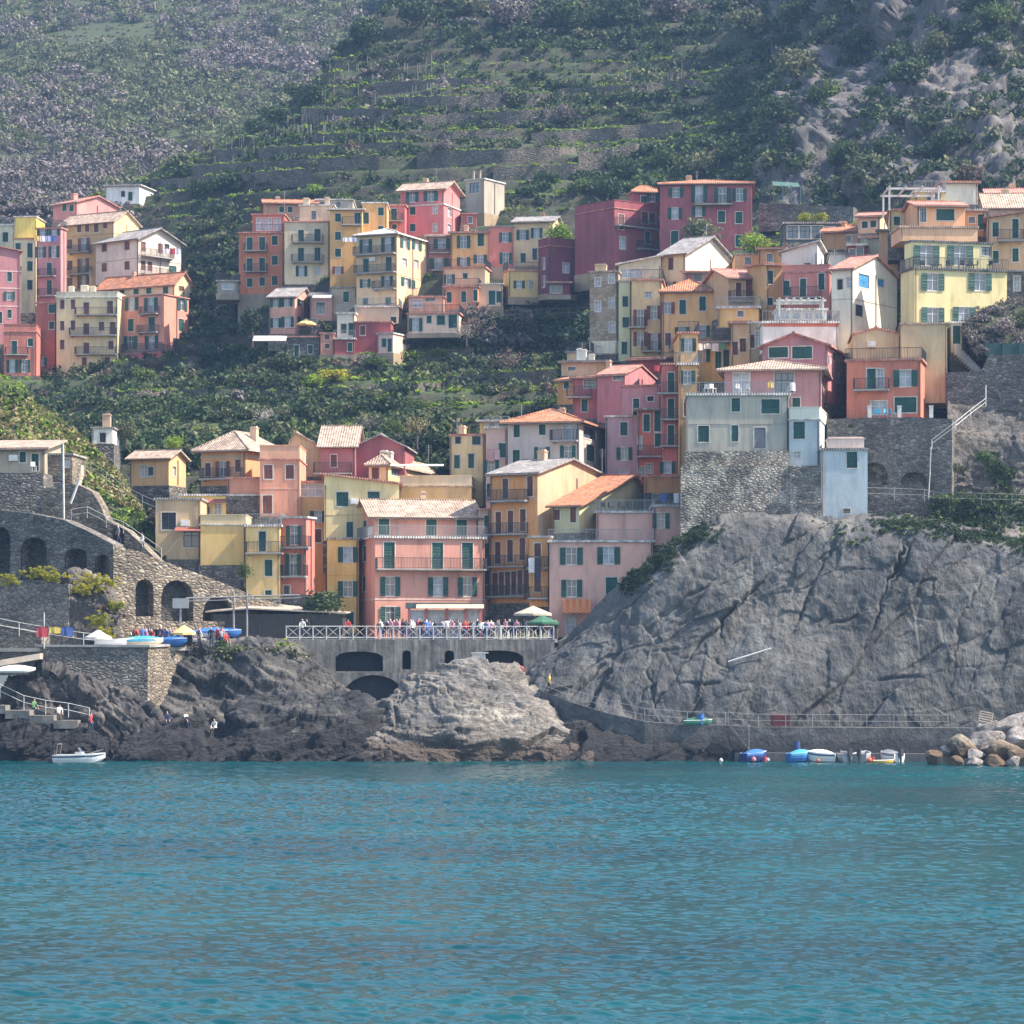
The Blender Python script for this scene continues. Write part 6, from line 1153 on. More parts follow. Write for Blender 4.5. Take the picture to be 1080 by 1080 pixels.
TREES = [
 (589, 258, 17, 'lime', 'light green leafy tree over the terrace right of the cream row house', 404), (547, 236, 16, 'olive', 'bare reddish olive tree above the salmon row house', None, 1, True),
 (739, 256, 24, 'olive', 'large bushy olive green tree in front of the maroon mansion', 386.5, .9), (797, 266, 20, 'lime', 'bright lime bush right of the maroon mansion', 336, .8),
 (849, 234, 8, 'yellow', 'left one of two round yellow green bushes above the greenhouse', 342), (866, 235, 9, 'yellow', 'right one of two round yellow green bushes above the greenhouse', 342),
 (332, 205, 9, 'lime', 'small bright lime tree on the terrace left of the upper centre roofs', None), (266, 350, 16, 'dark', 'dense dark tree left of the little salmon house', 404, 1.3),
 (338, 652, 29, 'dark', 'big dark bush beside the golden promenade house', 276, .75), (258, 610, 8, 'green', 'narrow cactus like green plant by the mustard terrace house', 278, 1.5),
 (280, 452, 17, 'blossom', 'pale blossoming bare tree above the apricot villa', None, 1, True), (300, 445, 15, 'olive', 'pale olive bare tree right of the blossoming one', None, 1, True),
 (184, 474, 11, 'lime', 'yellow lime bush behind the tan house on the left', 306), (133, 462, 14, 'olive', 'grey green bush behind the small white house', 316),
 (415, 458, 12, 'green', 'round green tree behind the mauve gabled house', 315), (368, 458, 9, 'lime', 'small lime bush left of the round green tree', 320), (440, 460, 18, 'straw', 'straw coloured bare tree right of the round green tree', 317, 1, True),
 (390, 452, 11, 'mauve', 'grey bare bush between lime bush and green tree', 322, 1, True), (352, 402, 15, 'yellow', 'yellow flowering bush on the middle of the centre slope', None, .7), (332, 408, 14, 'lime', 'yellow green bush left of the yellow flowering one', None, .7),
 (440, 434, 16, 'green', 'bright green low bush on the slope above the mauve gable', None, .6), (535, 392, 18, 'brown', 'reddish brown bare tree on the shaded centre slope', None, 1, True), (510, 360, 20, 'mauve', 'mauve bare tree below the white ramp wall', None, 1, True), (545, 352, 20, 'brown', 'brown bare tree in front of the wooden rail fence', None, 1, True),
 (492, 356, 12, 'blossom', 'small pale blossoming tree beside the pink bottom house', 395, 1, True), (200, 395, 10, 'blossom', 'pale grey agave like bush right of the salmon apartments', None), (150, 405, 14, 'green', 'green bush at the foot of the salmon apartment house', None), (165, 392, 12, 'brown', 'brownish bush under the hot pink storey', None),
 (300, 395, 18, 'dark', 'dark shrub below the grey white awning', None), (395, 388, 16, 'green', 'green shrub under the red low house', None, .6), (430, 381, 20, 'lime', 'long lime green hedge under the pale pink house', None, .45), (462, 377, 16, 'lime', 'right end of the lime hedge under the pale pink house', None, .45),
 (445, 366, 13, 'dark', 'dark shrub at the left foot of the pale pink bottom house', None, .8), (470, 364, 14, 'dark', 'dark shrub at the right foot of the pale pink bottom house', None, .8), (496, 348, 12, 'brown', 'brown twiggy shrub below the orange salmon low house', None, .9), (522, 345, 13, 'dark', 'dark shrub below the peach annex', None, .9), (560, 330, 14, 'dark', 'dark shrub below the small mustard house', None, .8), (590, 325, 14, 'olive', 'olive shrub below the maroon lean-to', None, .8), (238, 318, 12, 'dark', 'dark shrub below the grey pergola shed', None, .9), (320, 388, 12, 'green', 'green shrub under the stone cottage', None, .7),
 (640, 212, 20, 'dark', 'dark round tree left of the maroon mansion', None), (612, 205, 14, 'green', 'green tree left of the dark round tree', None), (660, 190, 18, 'dark', 'tall dark tree above the maroon terrace', None), (740, 186, 20, 'olive', 'grey green tree crown above the mansion roof', None), (700, 178, 16, 'green', 'green tree on the slope above the mansion ridge', None),
 (240, 205, 18, 'dark', 'dark tree clump on the terrace above the orange apartments', None), (210, 207, 16, 'dark', 'dark tree clump nearer the small white hill house', None), (290, 130, 16, 'dark', 'dark pine like tree on the ridge line', None, .9), (310, 104, 14, 'dark', 'dark ridge tree just above the vine posts', None, .9), (268, 140, 14, 'dark', 'dark tree at the lower ridge line', None, .9),
 (385, 50, 24, 'dark', 'large dark tree on the ridge near the top', None), (400, 20, 22, 'dark', 'dark tree touching the top of the picture', None), (440, 30, 26, 'dark', 'broad dark tree near the top centre', None), (600, 35, 30, 'dark', 'broad dark tree at the top right of centre', None), (650, 30, 26, 'dark', 'dark tree right of the broad top one', None), (540, 30, 26, 'mauve', 'mauve grey tree crown at the top centre', None), (710, 25, 26, 'mauve', 'pale mauve tree crown right of the top centre', None), (500, 20, 22, 'olive', 'olive tree crown at the top edge', None),
 (260, 110, 12, 'mauve', 'mauve bush just under the ridge trees', None), (465, 165, 14, 'mauve', 'mauve bush above the concrete tower', None), (370, 165, 12, 'brown', 'brown bush on the centre terraces', None), (330, 110, 18, 'dark', 'dark bush on the upper vine terrace', None), (595, 130, 14, 'mauve', 'mauve blossoming bush in mid hillside', None), (840, 80, 24, 'olive', 'bushy olive crown left of the rock face', None), (870, 110, 20, 'green', 'green bush on the rock face', None), (905, 60, 24, 'dark', 'dark bush high on the rock face', None), (960, 90, 24, 'dark', 'dark bush in a cleft of the rock face', None), (985, 60, 20, 'olive', 'olive bush on the right rock face', None), (1000, 160, 22, 'dark', 'dark bush behind the white pergola', None), (820, 130, 22, 'dark', 'dark round bush left of the lower rock', None), (935, 170, 22, 'dark', 'dark bush on the slope above the terracotta row', None), (890, 175, 20, 'green', 'green bush above the garden terrace wall', None), (790, 40, 26, 'olive', 'olive crown near the top left of the rock face', None), (840, 25, 22, 'dark', 'dark crown at the top above the rock face', None), (1045, 30, 20, 'green', 'green bush near the top right corner', None), (1020, 200, 20, 'brown', 'brown scrub ball at the foot of the right rock face', None),
 (1052, 505, 14, 'dark', 'dark green bush on the garden of the right cliff', 273.5), (1038, 490, 12, 'green', 'green shrub above the garden railing', 274), (1010, 500, 9, 'olive', 'yellowish shrub left of the green garden shrub', 274.5), (1058, 356, 16, 'mauve', 'grey bush over the green mesh fence', 286), (1078, 345, 14, 'olive', 'bush at the right photo edge over the mesh fence', 287),
 (745, 578, 10, 'dark', 'agave tuft at the top of the grey cliff', 269.5, .6), (898, 452, 4, 'dark', 'potted plant on the rampart below the salmon orange house', 276),
]
for t_ in TREES:
    t_ = list(t_)+[None, 1.0, False][len(t_)-5:] if len(t_) < 8 else list(t_)
    x, y, r, k, lb, D = t_[:6]; tall = t_[6] if len(t_) > 6 else 1.0; bare = t_[7] if len(t_) > 7 else False
    tree(x, y, r, k, lb, D, tall=tall or 1.0, bare=bool(bare), cat='bush' if ('bush' in lb or 'shrub' in lb or 'hedge' in lb or 'plant' in lb or 'scrub' in lb or 'agave' in lb) else 'tree')
# dry stone terrace walls with grass on top
DS = stone_mat('dry_stone', [(.10,.09,.075), (.17,.15,.125), (.12,.11,.095), (.23,.2,.17)], 2.4)
GT = []
for (x0, y0, x1, y1, hgt, lb) in ((160, 199, 330, 187, 1.3, 'long terrace wall just above the small white hill house'), (190, 184, 400, 172, 1.2, 'terrace wall at the foot of the vine posts'), (225, 166, 420, 158, 1.1, 'terrace wall through the middle of the vine posts'),
  (318, 125, 415, 126, 1.6, 'pale terrace wall right of the ridge trees'), (330, 150, 540, 146, 1.2, 'terrace wall above the tall orange apartments'), (395, 96, 500, 90, 1.2, 'highest terrace wall under the dark ridge trees'), (400, 112, 580, 106, 1.2, 'upper terrace wall in the centre of the hillside'), (420, 131, 620, 122, 1.2, 'middle terrace wall in the centre of the hillside'),
  (440, 170, 610, 163, 1.2, 'terrace wall above the concrete tower'), (520, 186, 640, 180, 1.2, 'terrace wall right of the concrete tower'), (560, 150, 720, 137, 1.2, 'terrace wall running towards the rock face'), (590, 103, 740, 92, 1.2, 'upper terrace wall running towards the rock face'), (610, 170, 740, 152, 1.2, 'terrace wall above the maroon mansion'),
  (60, 426, 220, 420, 1.2, 'terrace wall low on the slope under the salmon apartments'), (240, 425, 470, 412, 1.1, 'terrace wall low on the slope above the blossoming trees'), (380, 386, 500, 378, 1.4, 'terrace wall under the lime hedge of the pale pink house'), (470, 408, 590, 400, 1.2, 'terrace wall left of the amber house')):
    n_ = max(4, int((x1-x0)/5)); ps = [hit(x0+(x1-x0)*i/n_, y0+(y1-y0)*i/n_, ('hill',)) for i in range(n_+1)]
    if any(q is None for q in ps): continue
    z = np.array([q[2] for q in ps]); ys = np.array([q[1] for q in ps]); kk = np.ones(5)/5; ys = np.convolve(np.pad(ys, 2, 'edge'), kk, 'valid')-1.0; z = np.convolve(np.pad(z, 2, 'edge'), kk, 'valid')
    m = MB()
    for i in range(n_):
        a, b_ = ps[i], ps[i+1]; h0, h1 = z[i]+hgt+.12*math.sin(i*1.7), z[i+1]+hgt+.12*math.sin((i+1)*1.7)
        A_ = [(a[0], ys[i], z[i]-1.5), (b_[0], ys[i+1], z[i+1]-1.5), (b_[0], ys[i+1]+.1, h1), (a[0], ys[i]+.1, h0)]; m.face(A_); m.face([A_[3], A_[2], (b_[0], ys[i+1]+1.6, h1), (a[0], ys[i]+1.6, h0)]); m.face([(a[0], ys[i]+1.6, z[i]-1.5), (b_[0], ys[i+1]+1.6, z[i+1]-1.5), (b_[0], ys[i+1]+1.6, h1), (a[0], ys[i]+1.6, h0)])
        for _ in range(3):
            t = RNG.rand(); GT.append(np.array([a[0]*(1-t)+b_[0]*t, ys[i]+RNG.uniform(.1, 1.3), h0+.02]))
    tag(m.build('terrace_wall', DS), lb, 'wall', 'dry stone terrace walls')
GT = [g for g in GT if .5+.5*math.sin(g[0]*.35+g[2]) > .25]
scatter('terrace_wall_grass', LM['lime'], GT, RNG.uniform(.3, .6, len(GT)), TUF, 'bright grass on top of the dry stone terrace walls', .8)
# vine posts
m = MB(); m.box(-.05, -.05, -.5, .05, .05, 1.7); PM = bpy.data.meshes.new('vine_post'); PM.from_pydata(m.v, [], m.f); PMm = plain('pale_wood', (.3, .28, .25), .8); n_ = 0
rs = random.Random(5)
while n_ < 190:
    k = rs.random()
    if k < .55: x, y = rs.uniform(205, 345), rs.uniform(118, 172)
    elif k < .85: x, y = rs.uniform(335, 480), rs.uniform(70, 158)
    else: x, y = rs.uniform(600, 720), rs.uniform(78, 95)
    if k < .55 and y < 172-(x-205)*.35-8: continue
    y = round(y/11)*11+rs.uniform(-1.5, 1.5); p_ = hit(x, y)
    if p_ is None or p_.y > 560: continue
    o = put('vine_post', PM, PMm, None, tuple(p_), 0); tag(o, 'thin pale vine post standing on the hill terraces', 'vine post', 'vine posts on the terraces'); n_ += 1
# ================= people
def bake_person(J, E, name):
    me = bpy.data.meshes.new('tmp'); me.from_pydata([j[0] for j in J], E, []); o = bpy.data.objects.new('tmp', me); COL.objects.link(o)
    sk = o.modifiers.new('s', 'SKIN'); sk.use_smooth_shade = True
    for i, j in enumerate(J):
        v = me.skin_vertices[0].data[i]; r = j[1]; v.radius = r if isinstance(r, tuple) else (r, r); v.use_root = (i == 0)
    o.modifiers.new('ss', 'SUBSURF').levels = 1
    dg = bpy.context.evaluated_depsgraph_get(); dg.update(); m2 = bpy.data.meshes.new_from_object(o.evaluated_get(dg)); m2.name = name
    bpy.data.objects.remove(o); return m2
def joints(pose):
    # pelvis spine chest neck head top | L/R shoulder elbow wrist hand | hip knee ankle toe
    sit = pose == 'sit'; pz = .5 if sit else .95
    lean = {'stand': 0, 'lean': .22, 'walk': .05, 'sit': .12}[pose]
    J = [((0, 0, pz), (.15, .11)), ((0, -lean*.4, pz+.25), (.135, .10)), ((0, -lean*.9, pz+.46), (.17, .115)), ((0, -lean*1.05, pz+.57), .055), ((0, -lean*1.2-.015, pz+.68), (.078, .09)), ((0, -lean*1.25, pz+.775), (.07, .08))]
    E = [(0, 1), (1, 2), (2, 3), (3, 4), (4, 5)]
    for s in (-1, 1):
        k = len(J); c = J[2][0]
        if pose == 'lean': arm = [(s*.2, c[1], c[2]+.02), (s*.27, c[1]-.1, c[2]-.26), (s*.2, c[1]-.33, c[2]-.3), (s*.19, c[1]-.42, c[2]-.29)]
        elif pose == 'walk': arm = [(s*.2, c[1], c[2]+.02), (s*.26, c[1]+s*.1, c[2]-.27), (s*.24, c[1]+s*.05-.08, c[2]-.5), (s*.23, c[1]+s*.05-.13, c[2]-.59)]
        elif sit: arm = [(s*.2, c[1], c[2]+.02), (s*.25, c[1]-.1, c[2]-.26), (s*.15, c[1]-.32, c[2]-.38), (s*.12, c[1]-.4, c[2]-.4)]
        else: arm = [(s*.2, c[1], c[2]+.02), (s*.27, c[1]+.03, c[2]-.27), (s*.26, c[1]-.05, c[2]-.52), (s*.26, c[1]-.07, c[2]-.62)]
        for a, r in zip(arm, (.062, .046, .032, .04)): J.append((a, r))
        E += [(2, k), (k, k+1), (k+1, k+2), (k+2, k+3)]; k = len(J)
        if sit: leg = [(s*.11, -.02, pz-.03), (s*.14, -.45, pz+.02), (s*.14, -.5, .09), (s*.14, -.64, .04)]
        elif pose == 'walk': leg = [(s*.1, 0, .88), (s*.1, -s*.14, .48), (s*.1, -s*.22+.06, .09), (s*.1, -s*.22-.09, .04)]
        else: leg = [(s*.1, 0, .88), (s*.115, 0, .49), (s*.12, .03, .09), (s*.13, -.11, .04)]
        for a, r in zip(leg, (.095, .062, .042, .04)): J.append((a, r))
        E += [(0, k), (k, k+1), (k+1, k+2), (k+2, k+3)]
    return J, E, pz
PMESH = {}
for pose in ('stand', 'lean', 'walk', 'sit'):
    J, E, pz = joints(pose); me = bake_person(J, E, 'person_'+pose); n = len(me.polygons); mi = np.ones(n, dtype=np.int32); hd = J[4][0]
    for f in me.polygons:
        c = f.center; k = 1
        if c.z > pz+.58: k = 3 if (c.z > pz+.72 or c.y > hd[1]+.02) else 0
        elif c.z > pz+.54 and abs(c.x) < .08: k = 0
        elif any((Vector(c)-Vector(J[i][0])).length < .12 for i in (9, 17)): k = 0
        elif c.z < pz+.03 and not (abs(c.x) > .2 and pose != 'sit'): k = 2
        mi[f.index] = k
    for _ in range(4): me.materials.append(None)
    me.polygons.foreach_set('material_index', mi); me.polygons.foreach_set('use_smooth', [True]*n); PMESH[pose] = me
SKIN = plain('skin', (.5, .3, .22), .6, .1); HAIRS = [plain('dark_hair', (.03, .02, .015), .7), plain('brown_hair', (.12, .07, .04), .7), plain('fair_hair', (.4, .3, .18), .7), plain('white_hat', (.7, .68, .62), .8)]
SHC = {'white': (.7, .7, .7), 'black': (.03, .03, .035), 'red': (.5, .05, .06), 'blue': (.06, .14, .4), 'pink': (.55, .25, .32), 'grey': (.25, .25, .27), 'navy': (.03, .05, .12), 'green': (.12, .25, .12), 'yellow': (.6, .45, .1)}
def person(px, D, z, pose, shirt, label, group=None, rz=0, s=1.0, tro=None, hair=None, x=None):
    o = bpy.data.objects.new('person', PMESH[pose]); COL.objects.link(o); o.location = (P(px, HY, D)[0], D, z); o.rotation_euler = (0, 0, rz); o.scale = (s, s, s)
    ms = [SKIN, plain('shirt_'+shirt, SHC[shirt], .8, .15), plain('trousers_'+(tro or 'navy'), [v*.8 for v in SHC[tro or 'navy']], .8, .15), hair or random.choice(HAIRS)]
    for sl, mm_ in zip(o.material_slots, ms): sl.link = 'OBJECT'; sl.material = mm_
    tag(o, label, 'person', group); return o
rs = random.Random(3)
ks = list(SHC)
for i in range(64):
    x = 400+i*2.95+rs.uniform(-1, 1); c = rs.choice(['white', 'black', 'navy', 'grey', 'red', 'blue', 'pink', 'white', 'black'])
    D = rs.uniform(271.9, 274.5)+(x-300)/285*1.3; person(x, D, ZP, rs.choice(['stand', 'lean', 'walk', 'stand']), c, 'person in a %s top in the crowd behind the promenade railing' % c, 'crowd along the promenade railing', rs.uniform(-3.1, 3.1), rs.uniform(.9, 1.05), rs.choice(['navy', 'black', 'grey', 'blue']))
for i in range(56):
    x = rs.uniform(134, 243); c = rs.choice(['white', 'black', 'navy', 'red', 'blue', 'grey', 'pink']); person(x, rs.uniform(267.8, 271.5), ZQ, rs.choice(['stand', 'walk', 'sit', 'lean']), c, 'person in a %s top in the crowd on the boat plaza' % c, 'crowd on the boat plaza', rs.uniform(-3, 3), rs.uniform(.9, 1.05), rs.choice(['navy', 'black', 'grey']))
person(318.5, 272.4, ZP, 'lean', 'white', 'person in a white top leaning at the left end of the promenade railing', rz=.2)
person(323.5, 272.5, ZP, 'stand', 'black', 'person in black beside the white dressed one at the left end of the railing', rz=-.3)
person(366, 272.7, ZP, 'lean', 'red', 'person in a red jacket bending at the railing before the golden house', rz=.4)
person(95.5, 257.9, P(0, 773, 257.9)[2], 'walk', 'red', 'person in a red top standing at the foot of the sea steps', rz=1.2)
person(62, 259.2, P(0, 759, 259.2)[2], 'sit', 'white', 'person in a white top sitting on the sea steps', rz=.6, tro='black')
person(35, 259.4, P(0, 753, 259.4)[2], 'sit', 'green', 'person in green sitting higher on the sea steps', rz=.9)
person(75.5, 264.2, ZQ, 'walk', 'grey', 'person in a grey patterned top walking past the towels on the quay', rz=1.4, tro='black')
person(227, 261.4, P(0, 774, 261.4)[2], 'sit', 'white', 'person in a white top sitting on the dark shore rocks', rz=-.5, tro='black')
person(176, 262.4, P(0, 766, 262.4)[2], 'sit', 'navy', 'person in navy sitting on the rocks right of the quay', rz=.3)
person(195, 262.2, P(0, 766.5, 262.2)[2], 'sit', 'white', 'person in a white top lying back on the rocks near the quay', rz=.9)
person(150.5, 277.4, P(0, 583, 277.4)[2]+.1, 'walk', 'white', 'person in a white shirt walking up the stone ramp', rz=-1.2)
person(125, 277.0, P(0, 575, 277)[2]+.1, 'walk', 'grey', 'person in grey at the top of the stone ramp', rz=-1.2)
person(579, 265.2, P(0, 731.5, 265.2)[2], 'walk', 'yellow', 'person in a yellow vest on the walkway by the headland rock', rz=1.3, tro='black')
person(524, 284, P(0, 629, 284)[2]+.5, 'stand', 'pink', 'person in pink on the lowest balcony of the orange facade', rz=0) if 0 else None
# cafe furniture hints on the terraces: small tables under the veranda
for i in range(7):
    x = 432+i*9.5; m = MB(); m.tube((0, 0, 0), (0, 0, .72), .04); m.tube((0, 0, .72), (0, 0, .76), .4, n=10); tag(m.build('cafe_table', M_white, loc=(P(x, HY, 275.4)[0], 275.4, ZP)), 'small white cafe table in front of the pink veranda', 'table', 'cafe tables in front of the veranda')
# ================= boats
def hull(L, B, H, n=14, fl=.25):
    """open hull, bow towards +x"""
    V = []; Fq = []; prof = [(-1, 1), (-.97, .55), (-.8, .18), (0, 0), (.8, .18), (.97, .55), (1, 1)]; k = len(prof)
    for i in range(n+1):
        t = i/n; b_ = B/2*(1-max(0, (t-.45)/.55)**2.2)*(.9+.1*min(1, t*4)); zt = H*(1+fl*t*t); zk = H*.75*max(0, (t-.7)/.3)**2
        for (a, c) in prof: V.append((t*L, a*b_, zk+(zt-zk)*c))
    for i in range(n):
        for j in range(k-1): Fq.append((i*k+j, (i+1)*k+j, (i+1)*k+j+1, i*k+j+1))
    return V, Fq, k
def boat(px, D, z, L, B, H, rz, hc, label, cover=None, stripe=None, motor=False, tilt=0, name='boat', cat='boat', inner=None, group=None):
    root = empty(name, (P(px, HY, D)[0], D, z), rz, label, cat, group); root.rotation_euler = (0, tilt, rz)
    V, Fq, k = hull(L, B, H); V = [(x-L/2, y, zz) for x, y, zz in V]
    me = bpy.data.meshes.new('hull'); me.from_pydata(V, [], Fq+[tuple(range(k))]); o = link('hull', me, hc, root); md = o.modifiers.new('t', 'SOLIDIFY'); md.thickness = .05; md.offset = 0
    n = len(V)//k; m = MB()
    for i in range(n-1):     # thwart level deck or bulged cover
        a, b_, c, d = V[i*k], V[i*k+k-1], V[(i+1)*k+k-1], V[(i+1)*k]
        if cover:
            up = .28*math.sin(math.pi*(i+.5)/n); ma = [(p+q)/2 for p, q in zip(a, b_)]; mb = [(p+q)/2 for p, q in zip(d, c)]; ma[2] += .3*math.sin(math.pi*i/(n-1)); mb[2] += .3*math.sin(math.pi*(i+1)/(n-1)); ma[1] = mb[1] = 0
            f = lambda p: (p[0], p[1]*1.05, p[2]+.02); m.face([f(a), tuple(ma), tuple(mb), f(d)]); m.face([tuple(ma), f(b_), f(c), tuple(mb)])
            for (p, q) in ((a, d), (b_, c)): m.face([f(p), f(q), (q[0], q[1]*1.06, q[2]-.18), (p[0], p[1]*1.06, p[2]-.18)])
        else: m.face([(a[0], a[1]*.93, a[2]*.62), (b_[0], b_[1]*.93, b_[2]*.62), (c[0], c[1]*.93, c[2]*.62), (d[0], d[1]*.93, d[2]*.62)])
    m.build('cover' if cover else 'deck', cover or inner or hc, root)
    if stripe:
        m = MB()
        for i in range(n-1):
            for j in (0, k-1):
                p, q = V[i*k+j], V[(i+1)*k+j]; p2, q2 = V[i*k+(1 if j == 0 else k-2)], V[(i+1)*k+(1 if j == 0 else k-2)]
                s = lambda a, b_, t: (a[0]+(b_[0]-a[0])*t, (a[1]+(b_[1]-a[1])*t)*1.04+(.05 if a[1] > 0 else -.05), a[2]+(b_[2]-a[2])*t)
                m.face([s(p, p2, .25), s(q, q2, .25), s(q, q2, .6), s(p, p2, .6)])
        m.build('stripe', stripe, root)
    for zz in (0,):
        m = MB()
        for j in (0, k-1):
            for i in range(n-1): m.tube(V[i*k+j], V[(i+1)*k+j], .035, n=5)
        m.build('gunwale', M_white, root)
    if motor:
        m = MB(); m.box(-L/2-.35, -.16, H*.75, -L/2-.02, .16, H+.45); m.box(-L/2-.25, -.06, -.3, -L/2-.1, .06, H*.75); m.build('outboard_motor', M_iron, root)
    return root
Wh = plain('white_gelcoat', (.75, .75, .74), .3, .06); BLc = plain('blue_tarpaulin', (.03, .16, .45), .6, .2); TLc = plain('turquoise_tarpaulin', (.05, .32, .5), .6, .2); GRc = plain('green_boat_paint', (.04, .2, .14), .5); NVs = plain('navy_stripe', (.03, .09, .16), .4); GYr = plain('grey_rubber', (.33, .34, .36), .55)
b1 = boat(84.5, 256.6, -.18, 4.3, 1.7, .78, -.14, Wh, 'white motor boat with a blue stripe moored below the left rocks', stripe=NVs, motor=True, inner=plain('cream_deck', (.5, .47, .4), .6), name='motor_boat')
m = MB(); m.box(-.35, -.35, .45, .25, .35, 1.05); m.build('console', Wh, b1); m = MB(); m.slab([(.1, -.4, 1.05), (.1, .4, 1.05), (-.12, .38, 1.42), (-.12, -.38, 1.42)], .02); m.build('windscreen', M_pane, b1)
m = MB(); m.tube((-1.9, -.6, .7), (-1.75, -.6, 1.7), .025); m.tube((-1.9, .6, .7), (-1.75, .6, 1.7), .025); m.tube((-1.75, -.6, 1.7), (-1.75, .6, 1.7), .025); m.build('roll_bar', M_wire, b1)
m = MB()
for s_ in (-1, 1): m.tube((.6, s_*.7, .85), (1.9, s_*.15, 1.25), .02); m.tube((1.2, s_*.55, .9), (1.2, s_*.45, 1.05), .015)
m.build('bow_rail', M_wire, b1); m = MB(); m.box(-1.5, -.55, .5, -.8, .55, .68); m.build('seat', M_trim, b1)
for x, D, L, rz, c, cv, lb in ((150, 265.6, 3.6, .12, plain('cream_hull', (.6, .52, .4), .5), TLc, 'cream rowing boat under a turquoise cover on the plaza'), (143, 267.6, 3.2, .1, GRc, GRc, 'dark green covered boat behind the cream one'), (182, 267.4, 3.0, -.5, BLc, BLc, 'royal blue covered boat at the quay corner'),
    (224, 270.6, 4.4, .1, Wh, BLc, 'long blue covered boat below the two masts'), (241, 270.9, 2.4, -.3, BLc, BLc, 'small blue boat right of the long one at the masts'), (207, 270.2, 3.2, .3, plain('dark_hull', (.06, .07, .09), .5), plain('grey_tarp', (.2, .22, .25), .7), 'dark grey covered boat among the people on the plaza'), (122, 265.2, 3.2, 0, Wh, None, 'low white open boat lying at the quay edge')):
    boat(x, D, (ZQ if x < 222 else ZP)+.03, L, 1.35, .6, rz, c, lb, cover=cv)
for x, D, L, rz, c, cv, st, mo, lb in ((796, 257.6, 2.3, .5, plain('navy_hull', (.03, .05, .16), .4), BLc, None, False, 'dark blue boat with a blue cover and red fenders by the mooring stair'), (843, 257.4, 2.0, .3, BLc, TLc, None, False, 'turquoise covered boat right of the mooring stair'),
    (866, 257.2, 2.5, 2.9, Wh, Wh, NVs, True, 'white covered boat next to the turquoise one'), (890, 257.0, 2.0, 1.9, GYr, None, None, True, 'grey inflatable boat in mid row at the landing'), (910, 257.0, 2.2, 1.2, GYr, None, None, True, 'dark grey inflatable boat with a red fender at the landing'), (939, 257.0, 2.2, 2.2, Wh, plain('grey_tarp', (.2, .22, .25), .7), None, True, 'white grey boat at the right end of the moored row')):
    bb = boat(x, D, -.06, L, 1.3, .78, rz, c, lb, cover=cv, stripe=st, motor=mo)
    if 'red fender' in lb:
        import bmesh; m = MB(); m.tube((L*.25, -.72, .1), (L*.25, -.72, .5), .14, n=8); m.build('fender', plain('red_fender', (.6, .08, .1), .4), bb)
boat(932, 255.2, -.1, 1.7, .7, .3, .1, plain('yellow_hull', (.65, .4, .06), .4), 'small yellow kayak floating before the moored boats', name='kayak', cat='kayak')
boat(736, 260.2, P(0, 765, 260.2)[2], 2.4, .9, .4, 0, GRc, 'dark green upturned boat lying on the cliff walkway', cover=GRc)
boat(16, 258.9, P(0, 711, 258.9)[2]+.1, 3.4, 1.0, .35, .3, Wh, 'white boat lying on the slipway at the left edge', cover=Wh)
import bmesh
def ball(px, py, D, r, mat, label, name='mooring_buoy', cat='buoy'):
    bm = bmesh.new(); bmesh.ops.create_uvsphere(bm, u_segments=12, v_segments=8, radius=r)
    bmesh.ops.create_cone(bm, cap_ends=True, segments=8, radius1=r*.25, radius2=r*.2, depth=r*.5, matrix=Matrix.Translation((0, 0, r*1.15)))
    me = bpy.data.meshes.new(name); bm.to_mesh(me); bm.free(); tag(link(name, me, mat, loc=P(px, py, D)), label, cat)
OB = plain('orange_buoy', (.75, .15, .05), .4)
ball(760.5, 802, 256.5, .16, M_white, 'small white buoy left of the dark blue boat'); ball(795, 801, 256.4, .2, plain('pink_buoy', (.7, .2, .25), .4), 'pink buoy beside the dark blue boat'); ball(810, 801.5, 256.4, .14, M_white, 'little white buoy right of the dark blue boat')
ball(917, 801.5, 255.8, .22, OB, 'orange buoy in front of the dark grey inflatable'); ball(863, 802, 256, .14, OB, 'small orange buoy in front of the white covered boat'); ball(79, 806, 255, .1, M_white, 'tiny white float before the motor boat')
# barrels, boxes, chairs on the walkway
def barrel(px, py, D, r, h, mat, label, name='barrel', cat='barrel'):
    m = MB(); m.tube((0, 0, 0), (0, 0, h*.33), r*.95, r, 12); m.tube((0, 0, h*.33), (0, 0, h*.66), r, r, 12); m.tube((0, 0, h*.66), (0, 0, h), r, r*.95, 12); m.tube((0, 0, h), (0, 0, h+.04), r*1.03, n=12); tag(m.build(name, mat, loc=P(px, py, D)), label, cat)
barrel(739.5, 764, 260.0, .25, .85, BLc, 'blue barrel in front of the green boat on the walkway'); barrel(840.5, 791, 259.0, .28, .7, plain('navy_drum', (.03, .07, .2), .5), 'dark blue drum against the landing wall')
m = MB(); m.box(-.8, -.3, .05, .8, .3, .95)
for x in (-.72, .66): m.box(x, -.34, 0, x+.08, -.3, 1.0)
for i in range(9): m.box(-.75+i*.17, -.34, .1, -.67+i*.17, -.305, .9)
tag(m.build('crate', plain('rust_red_wood', (.2, .05, .05), .8), loc=P(823, 766, 260)), 'dark red slatted crate on the cliff walkway', 'crate')
m = MB()
for x in (-.6, .5): m.box(x, 0, 0, x+.06, .06, 1.0)
for i in range(5): m.box(-.6, -.01, .1+i*.2, .56, .03, .18+i*.2)
o = m.build('wooden_pallet', plain('pale_pallet', (.5, .42, .34), .8), loc=P(1039, 763, 256)); o.rotation_euler = (0, .2, .1); tag(o, 'slatted pallet leaning on top of the breakwater', 'pallet')
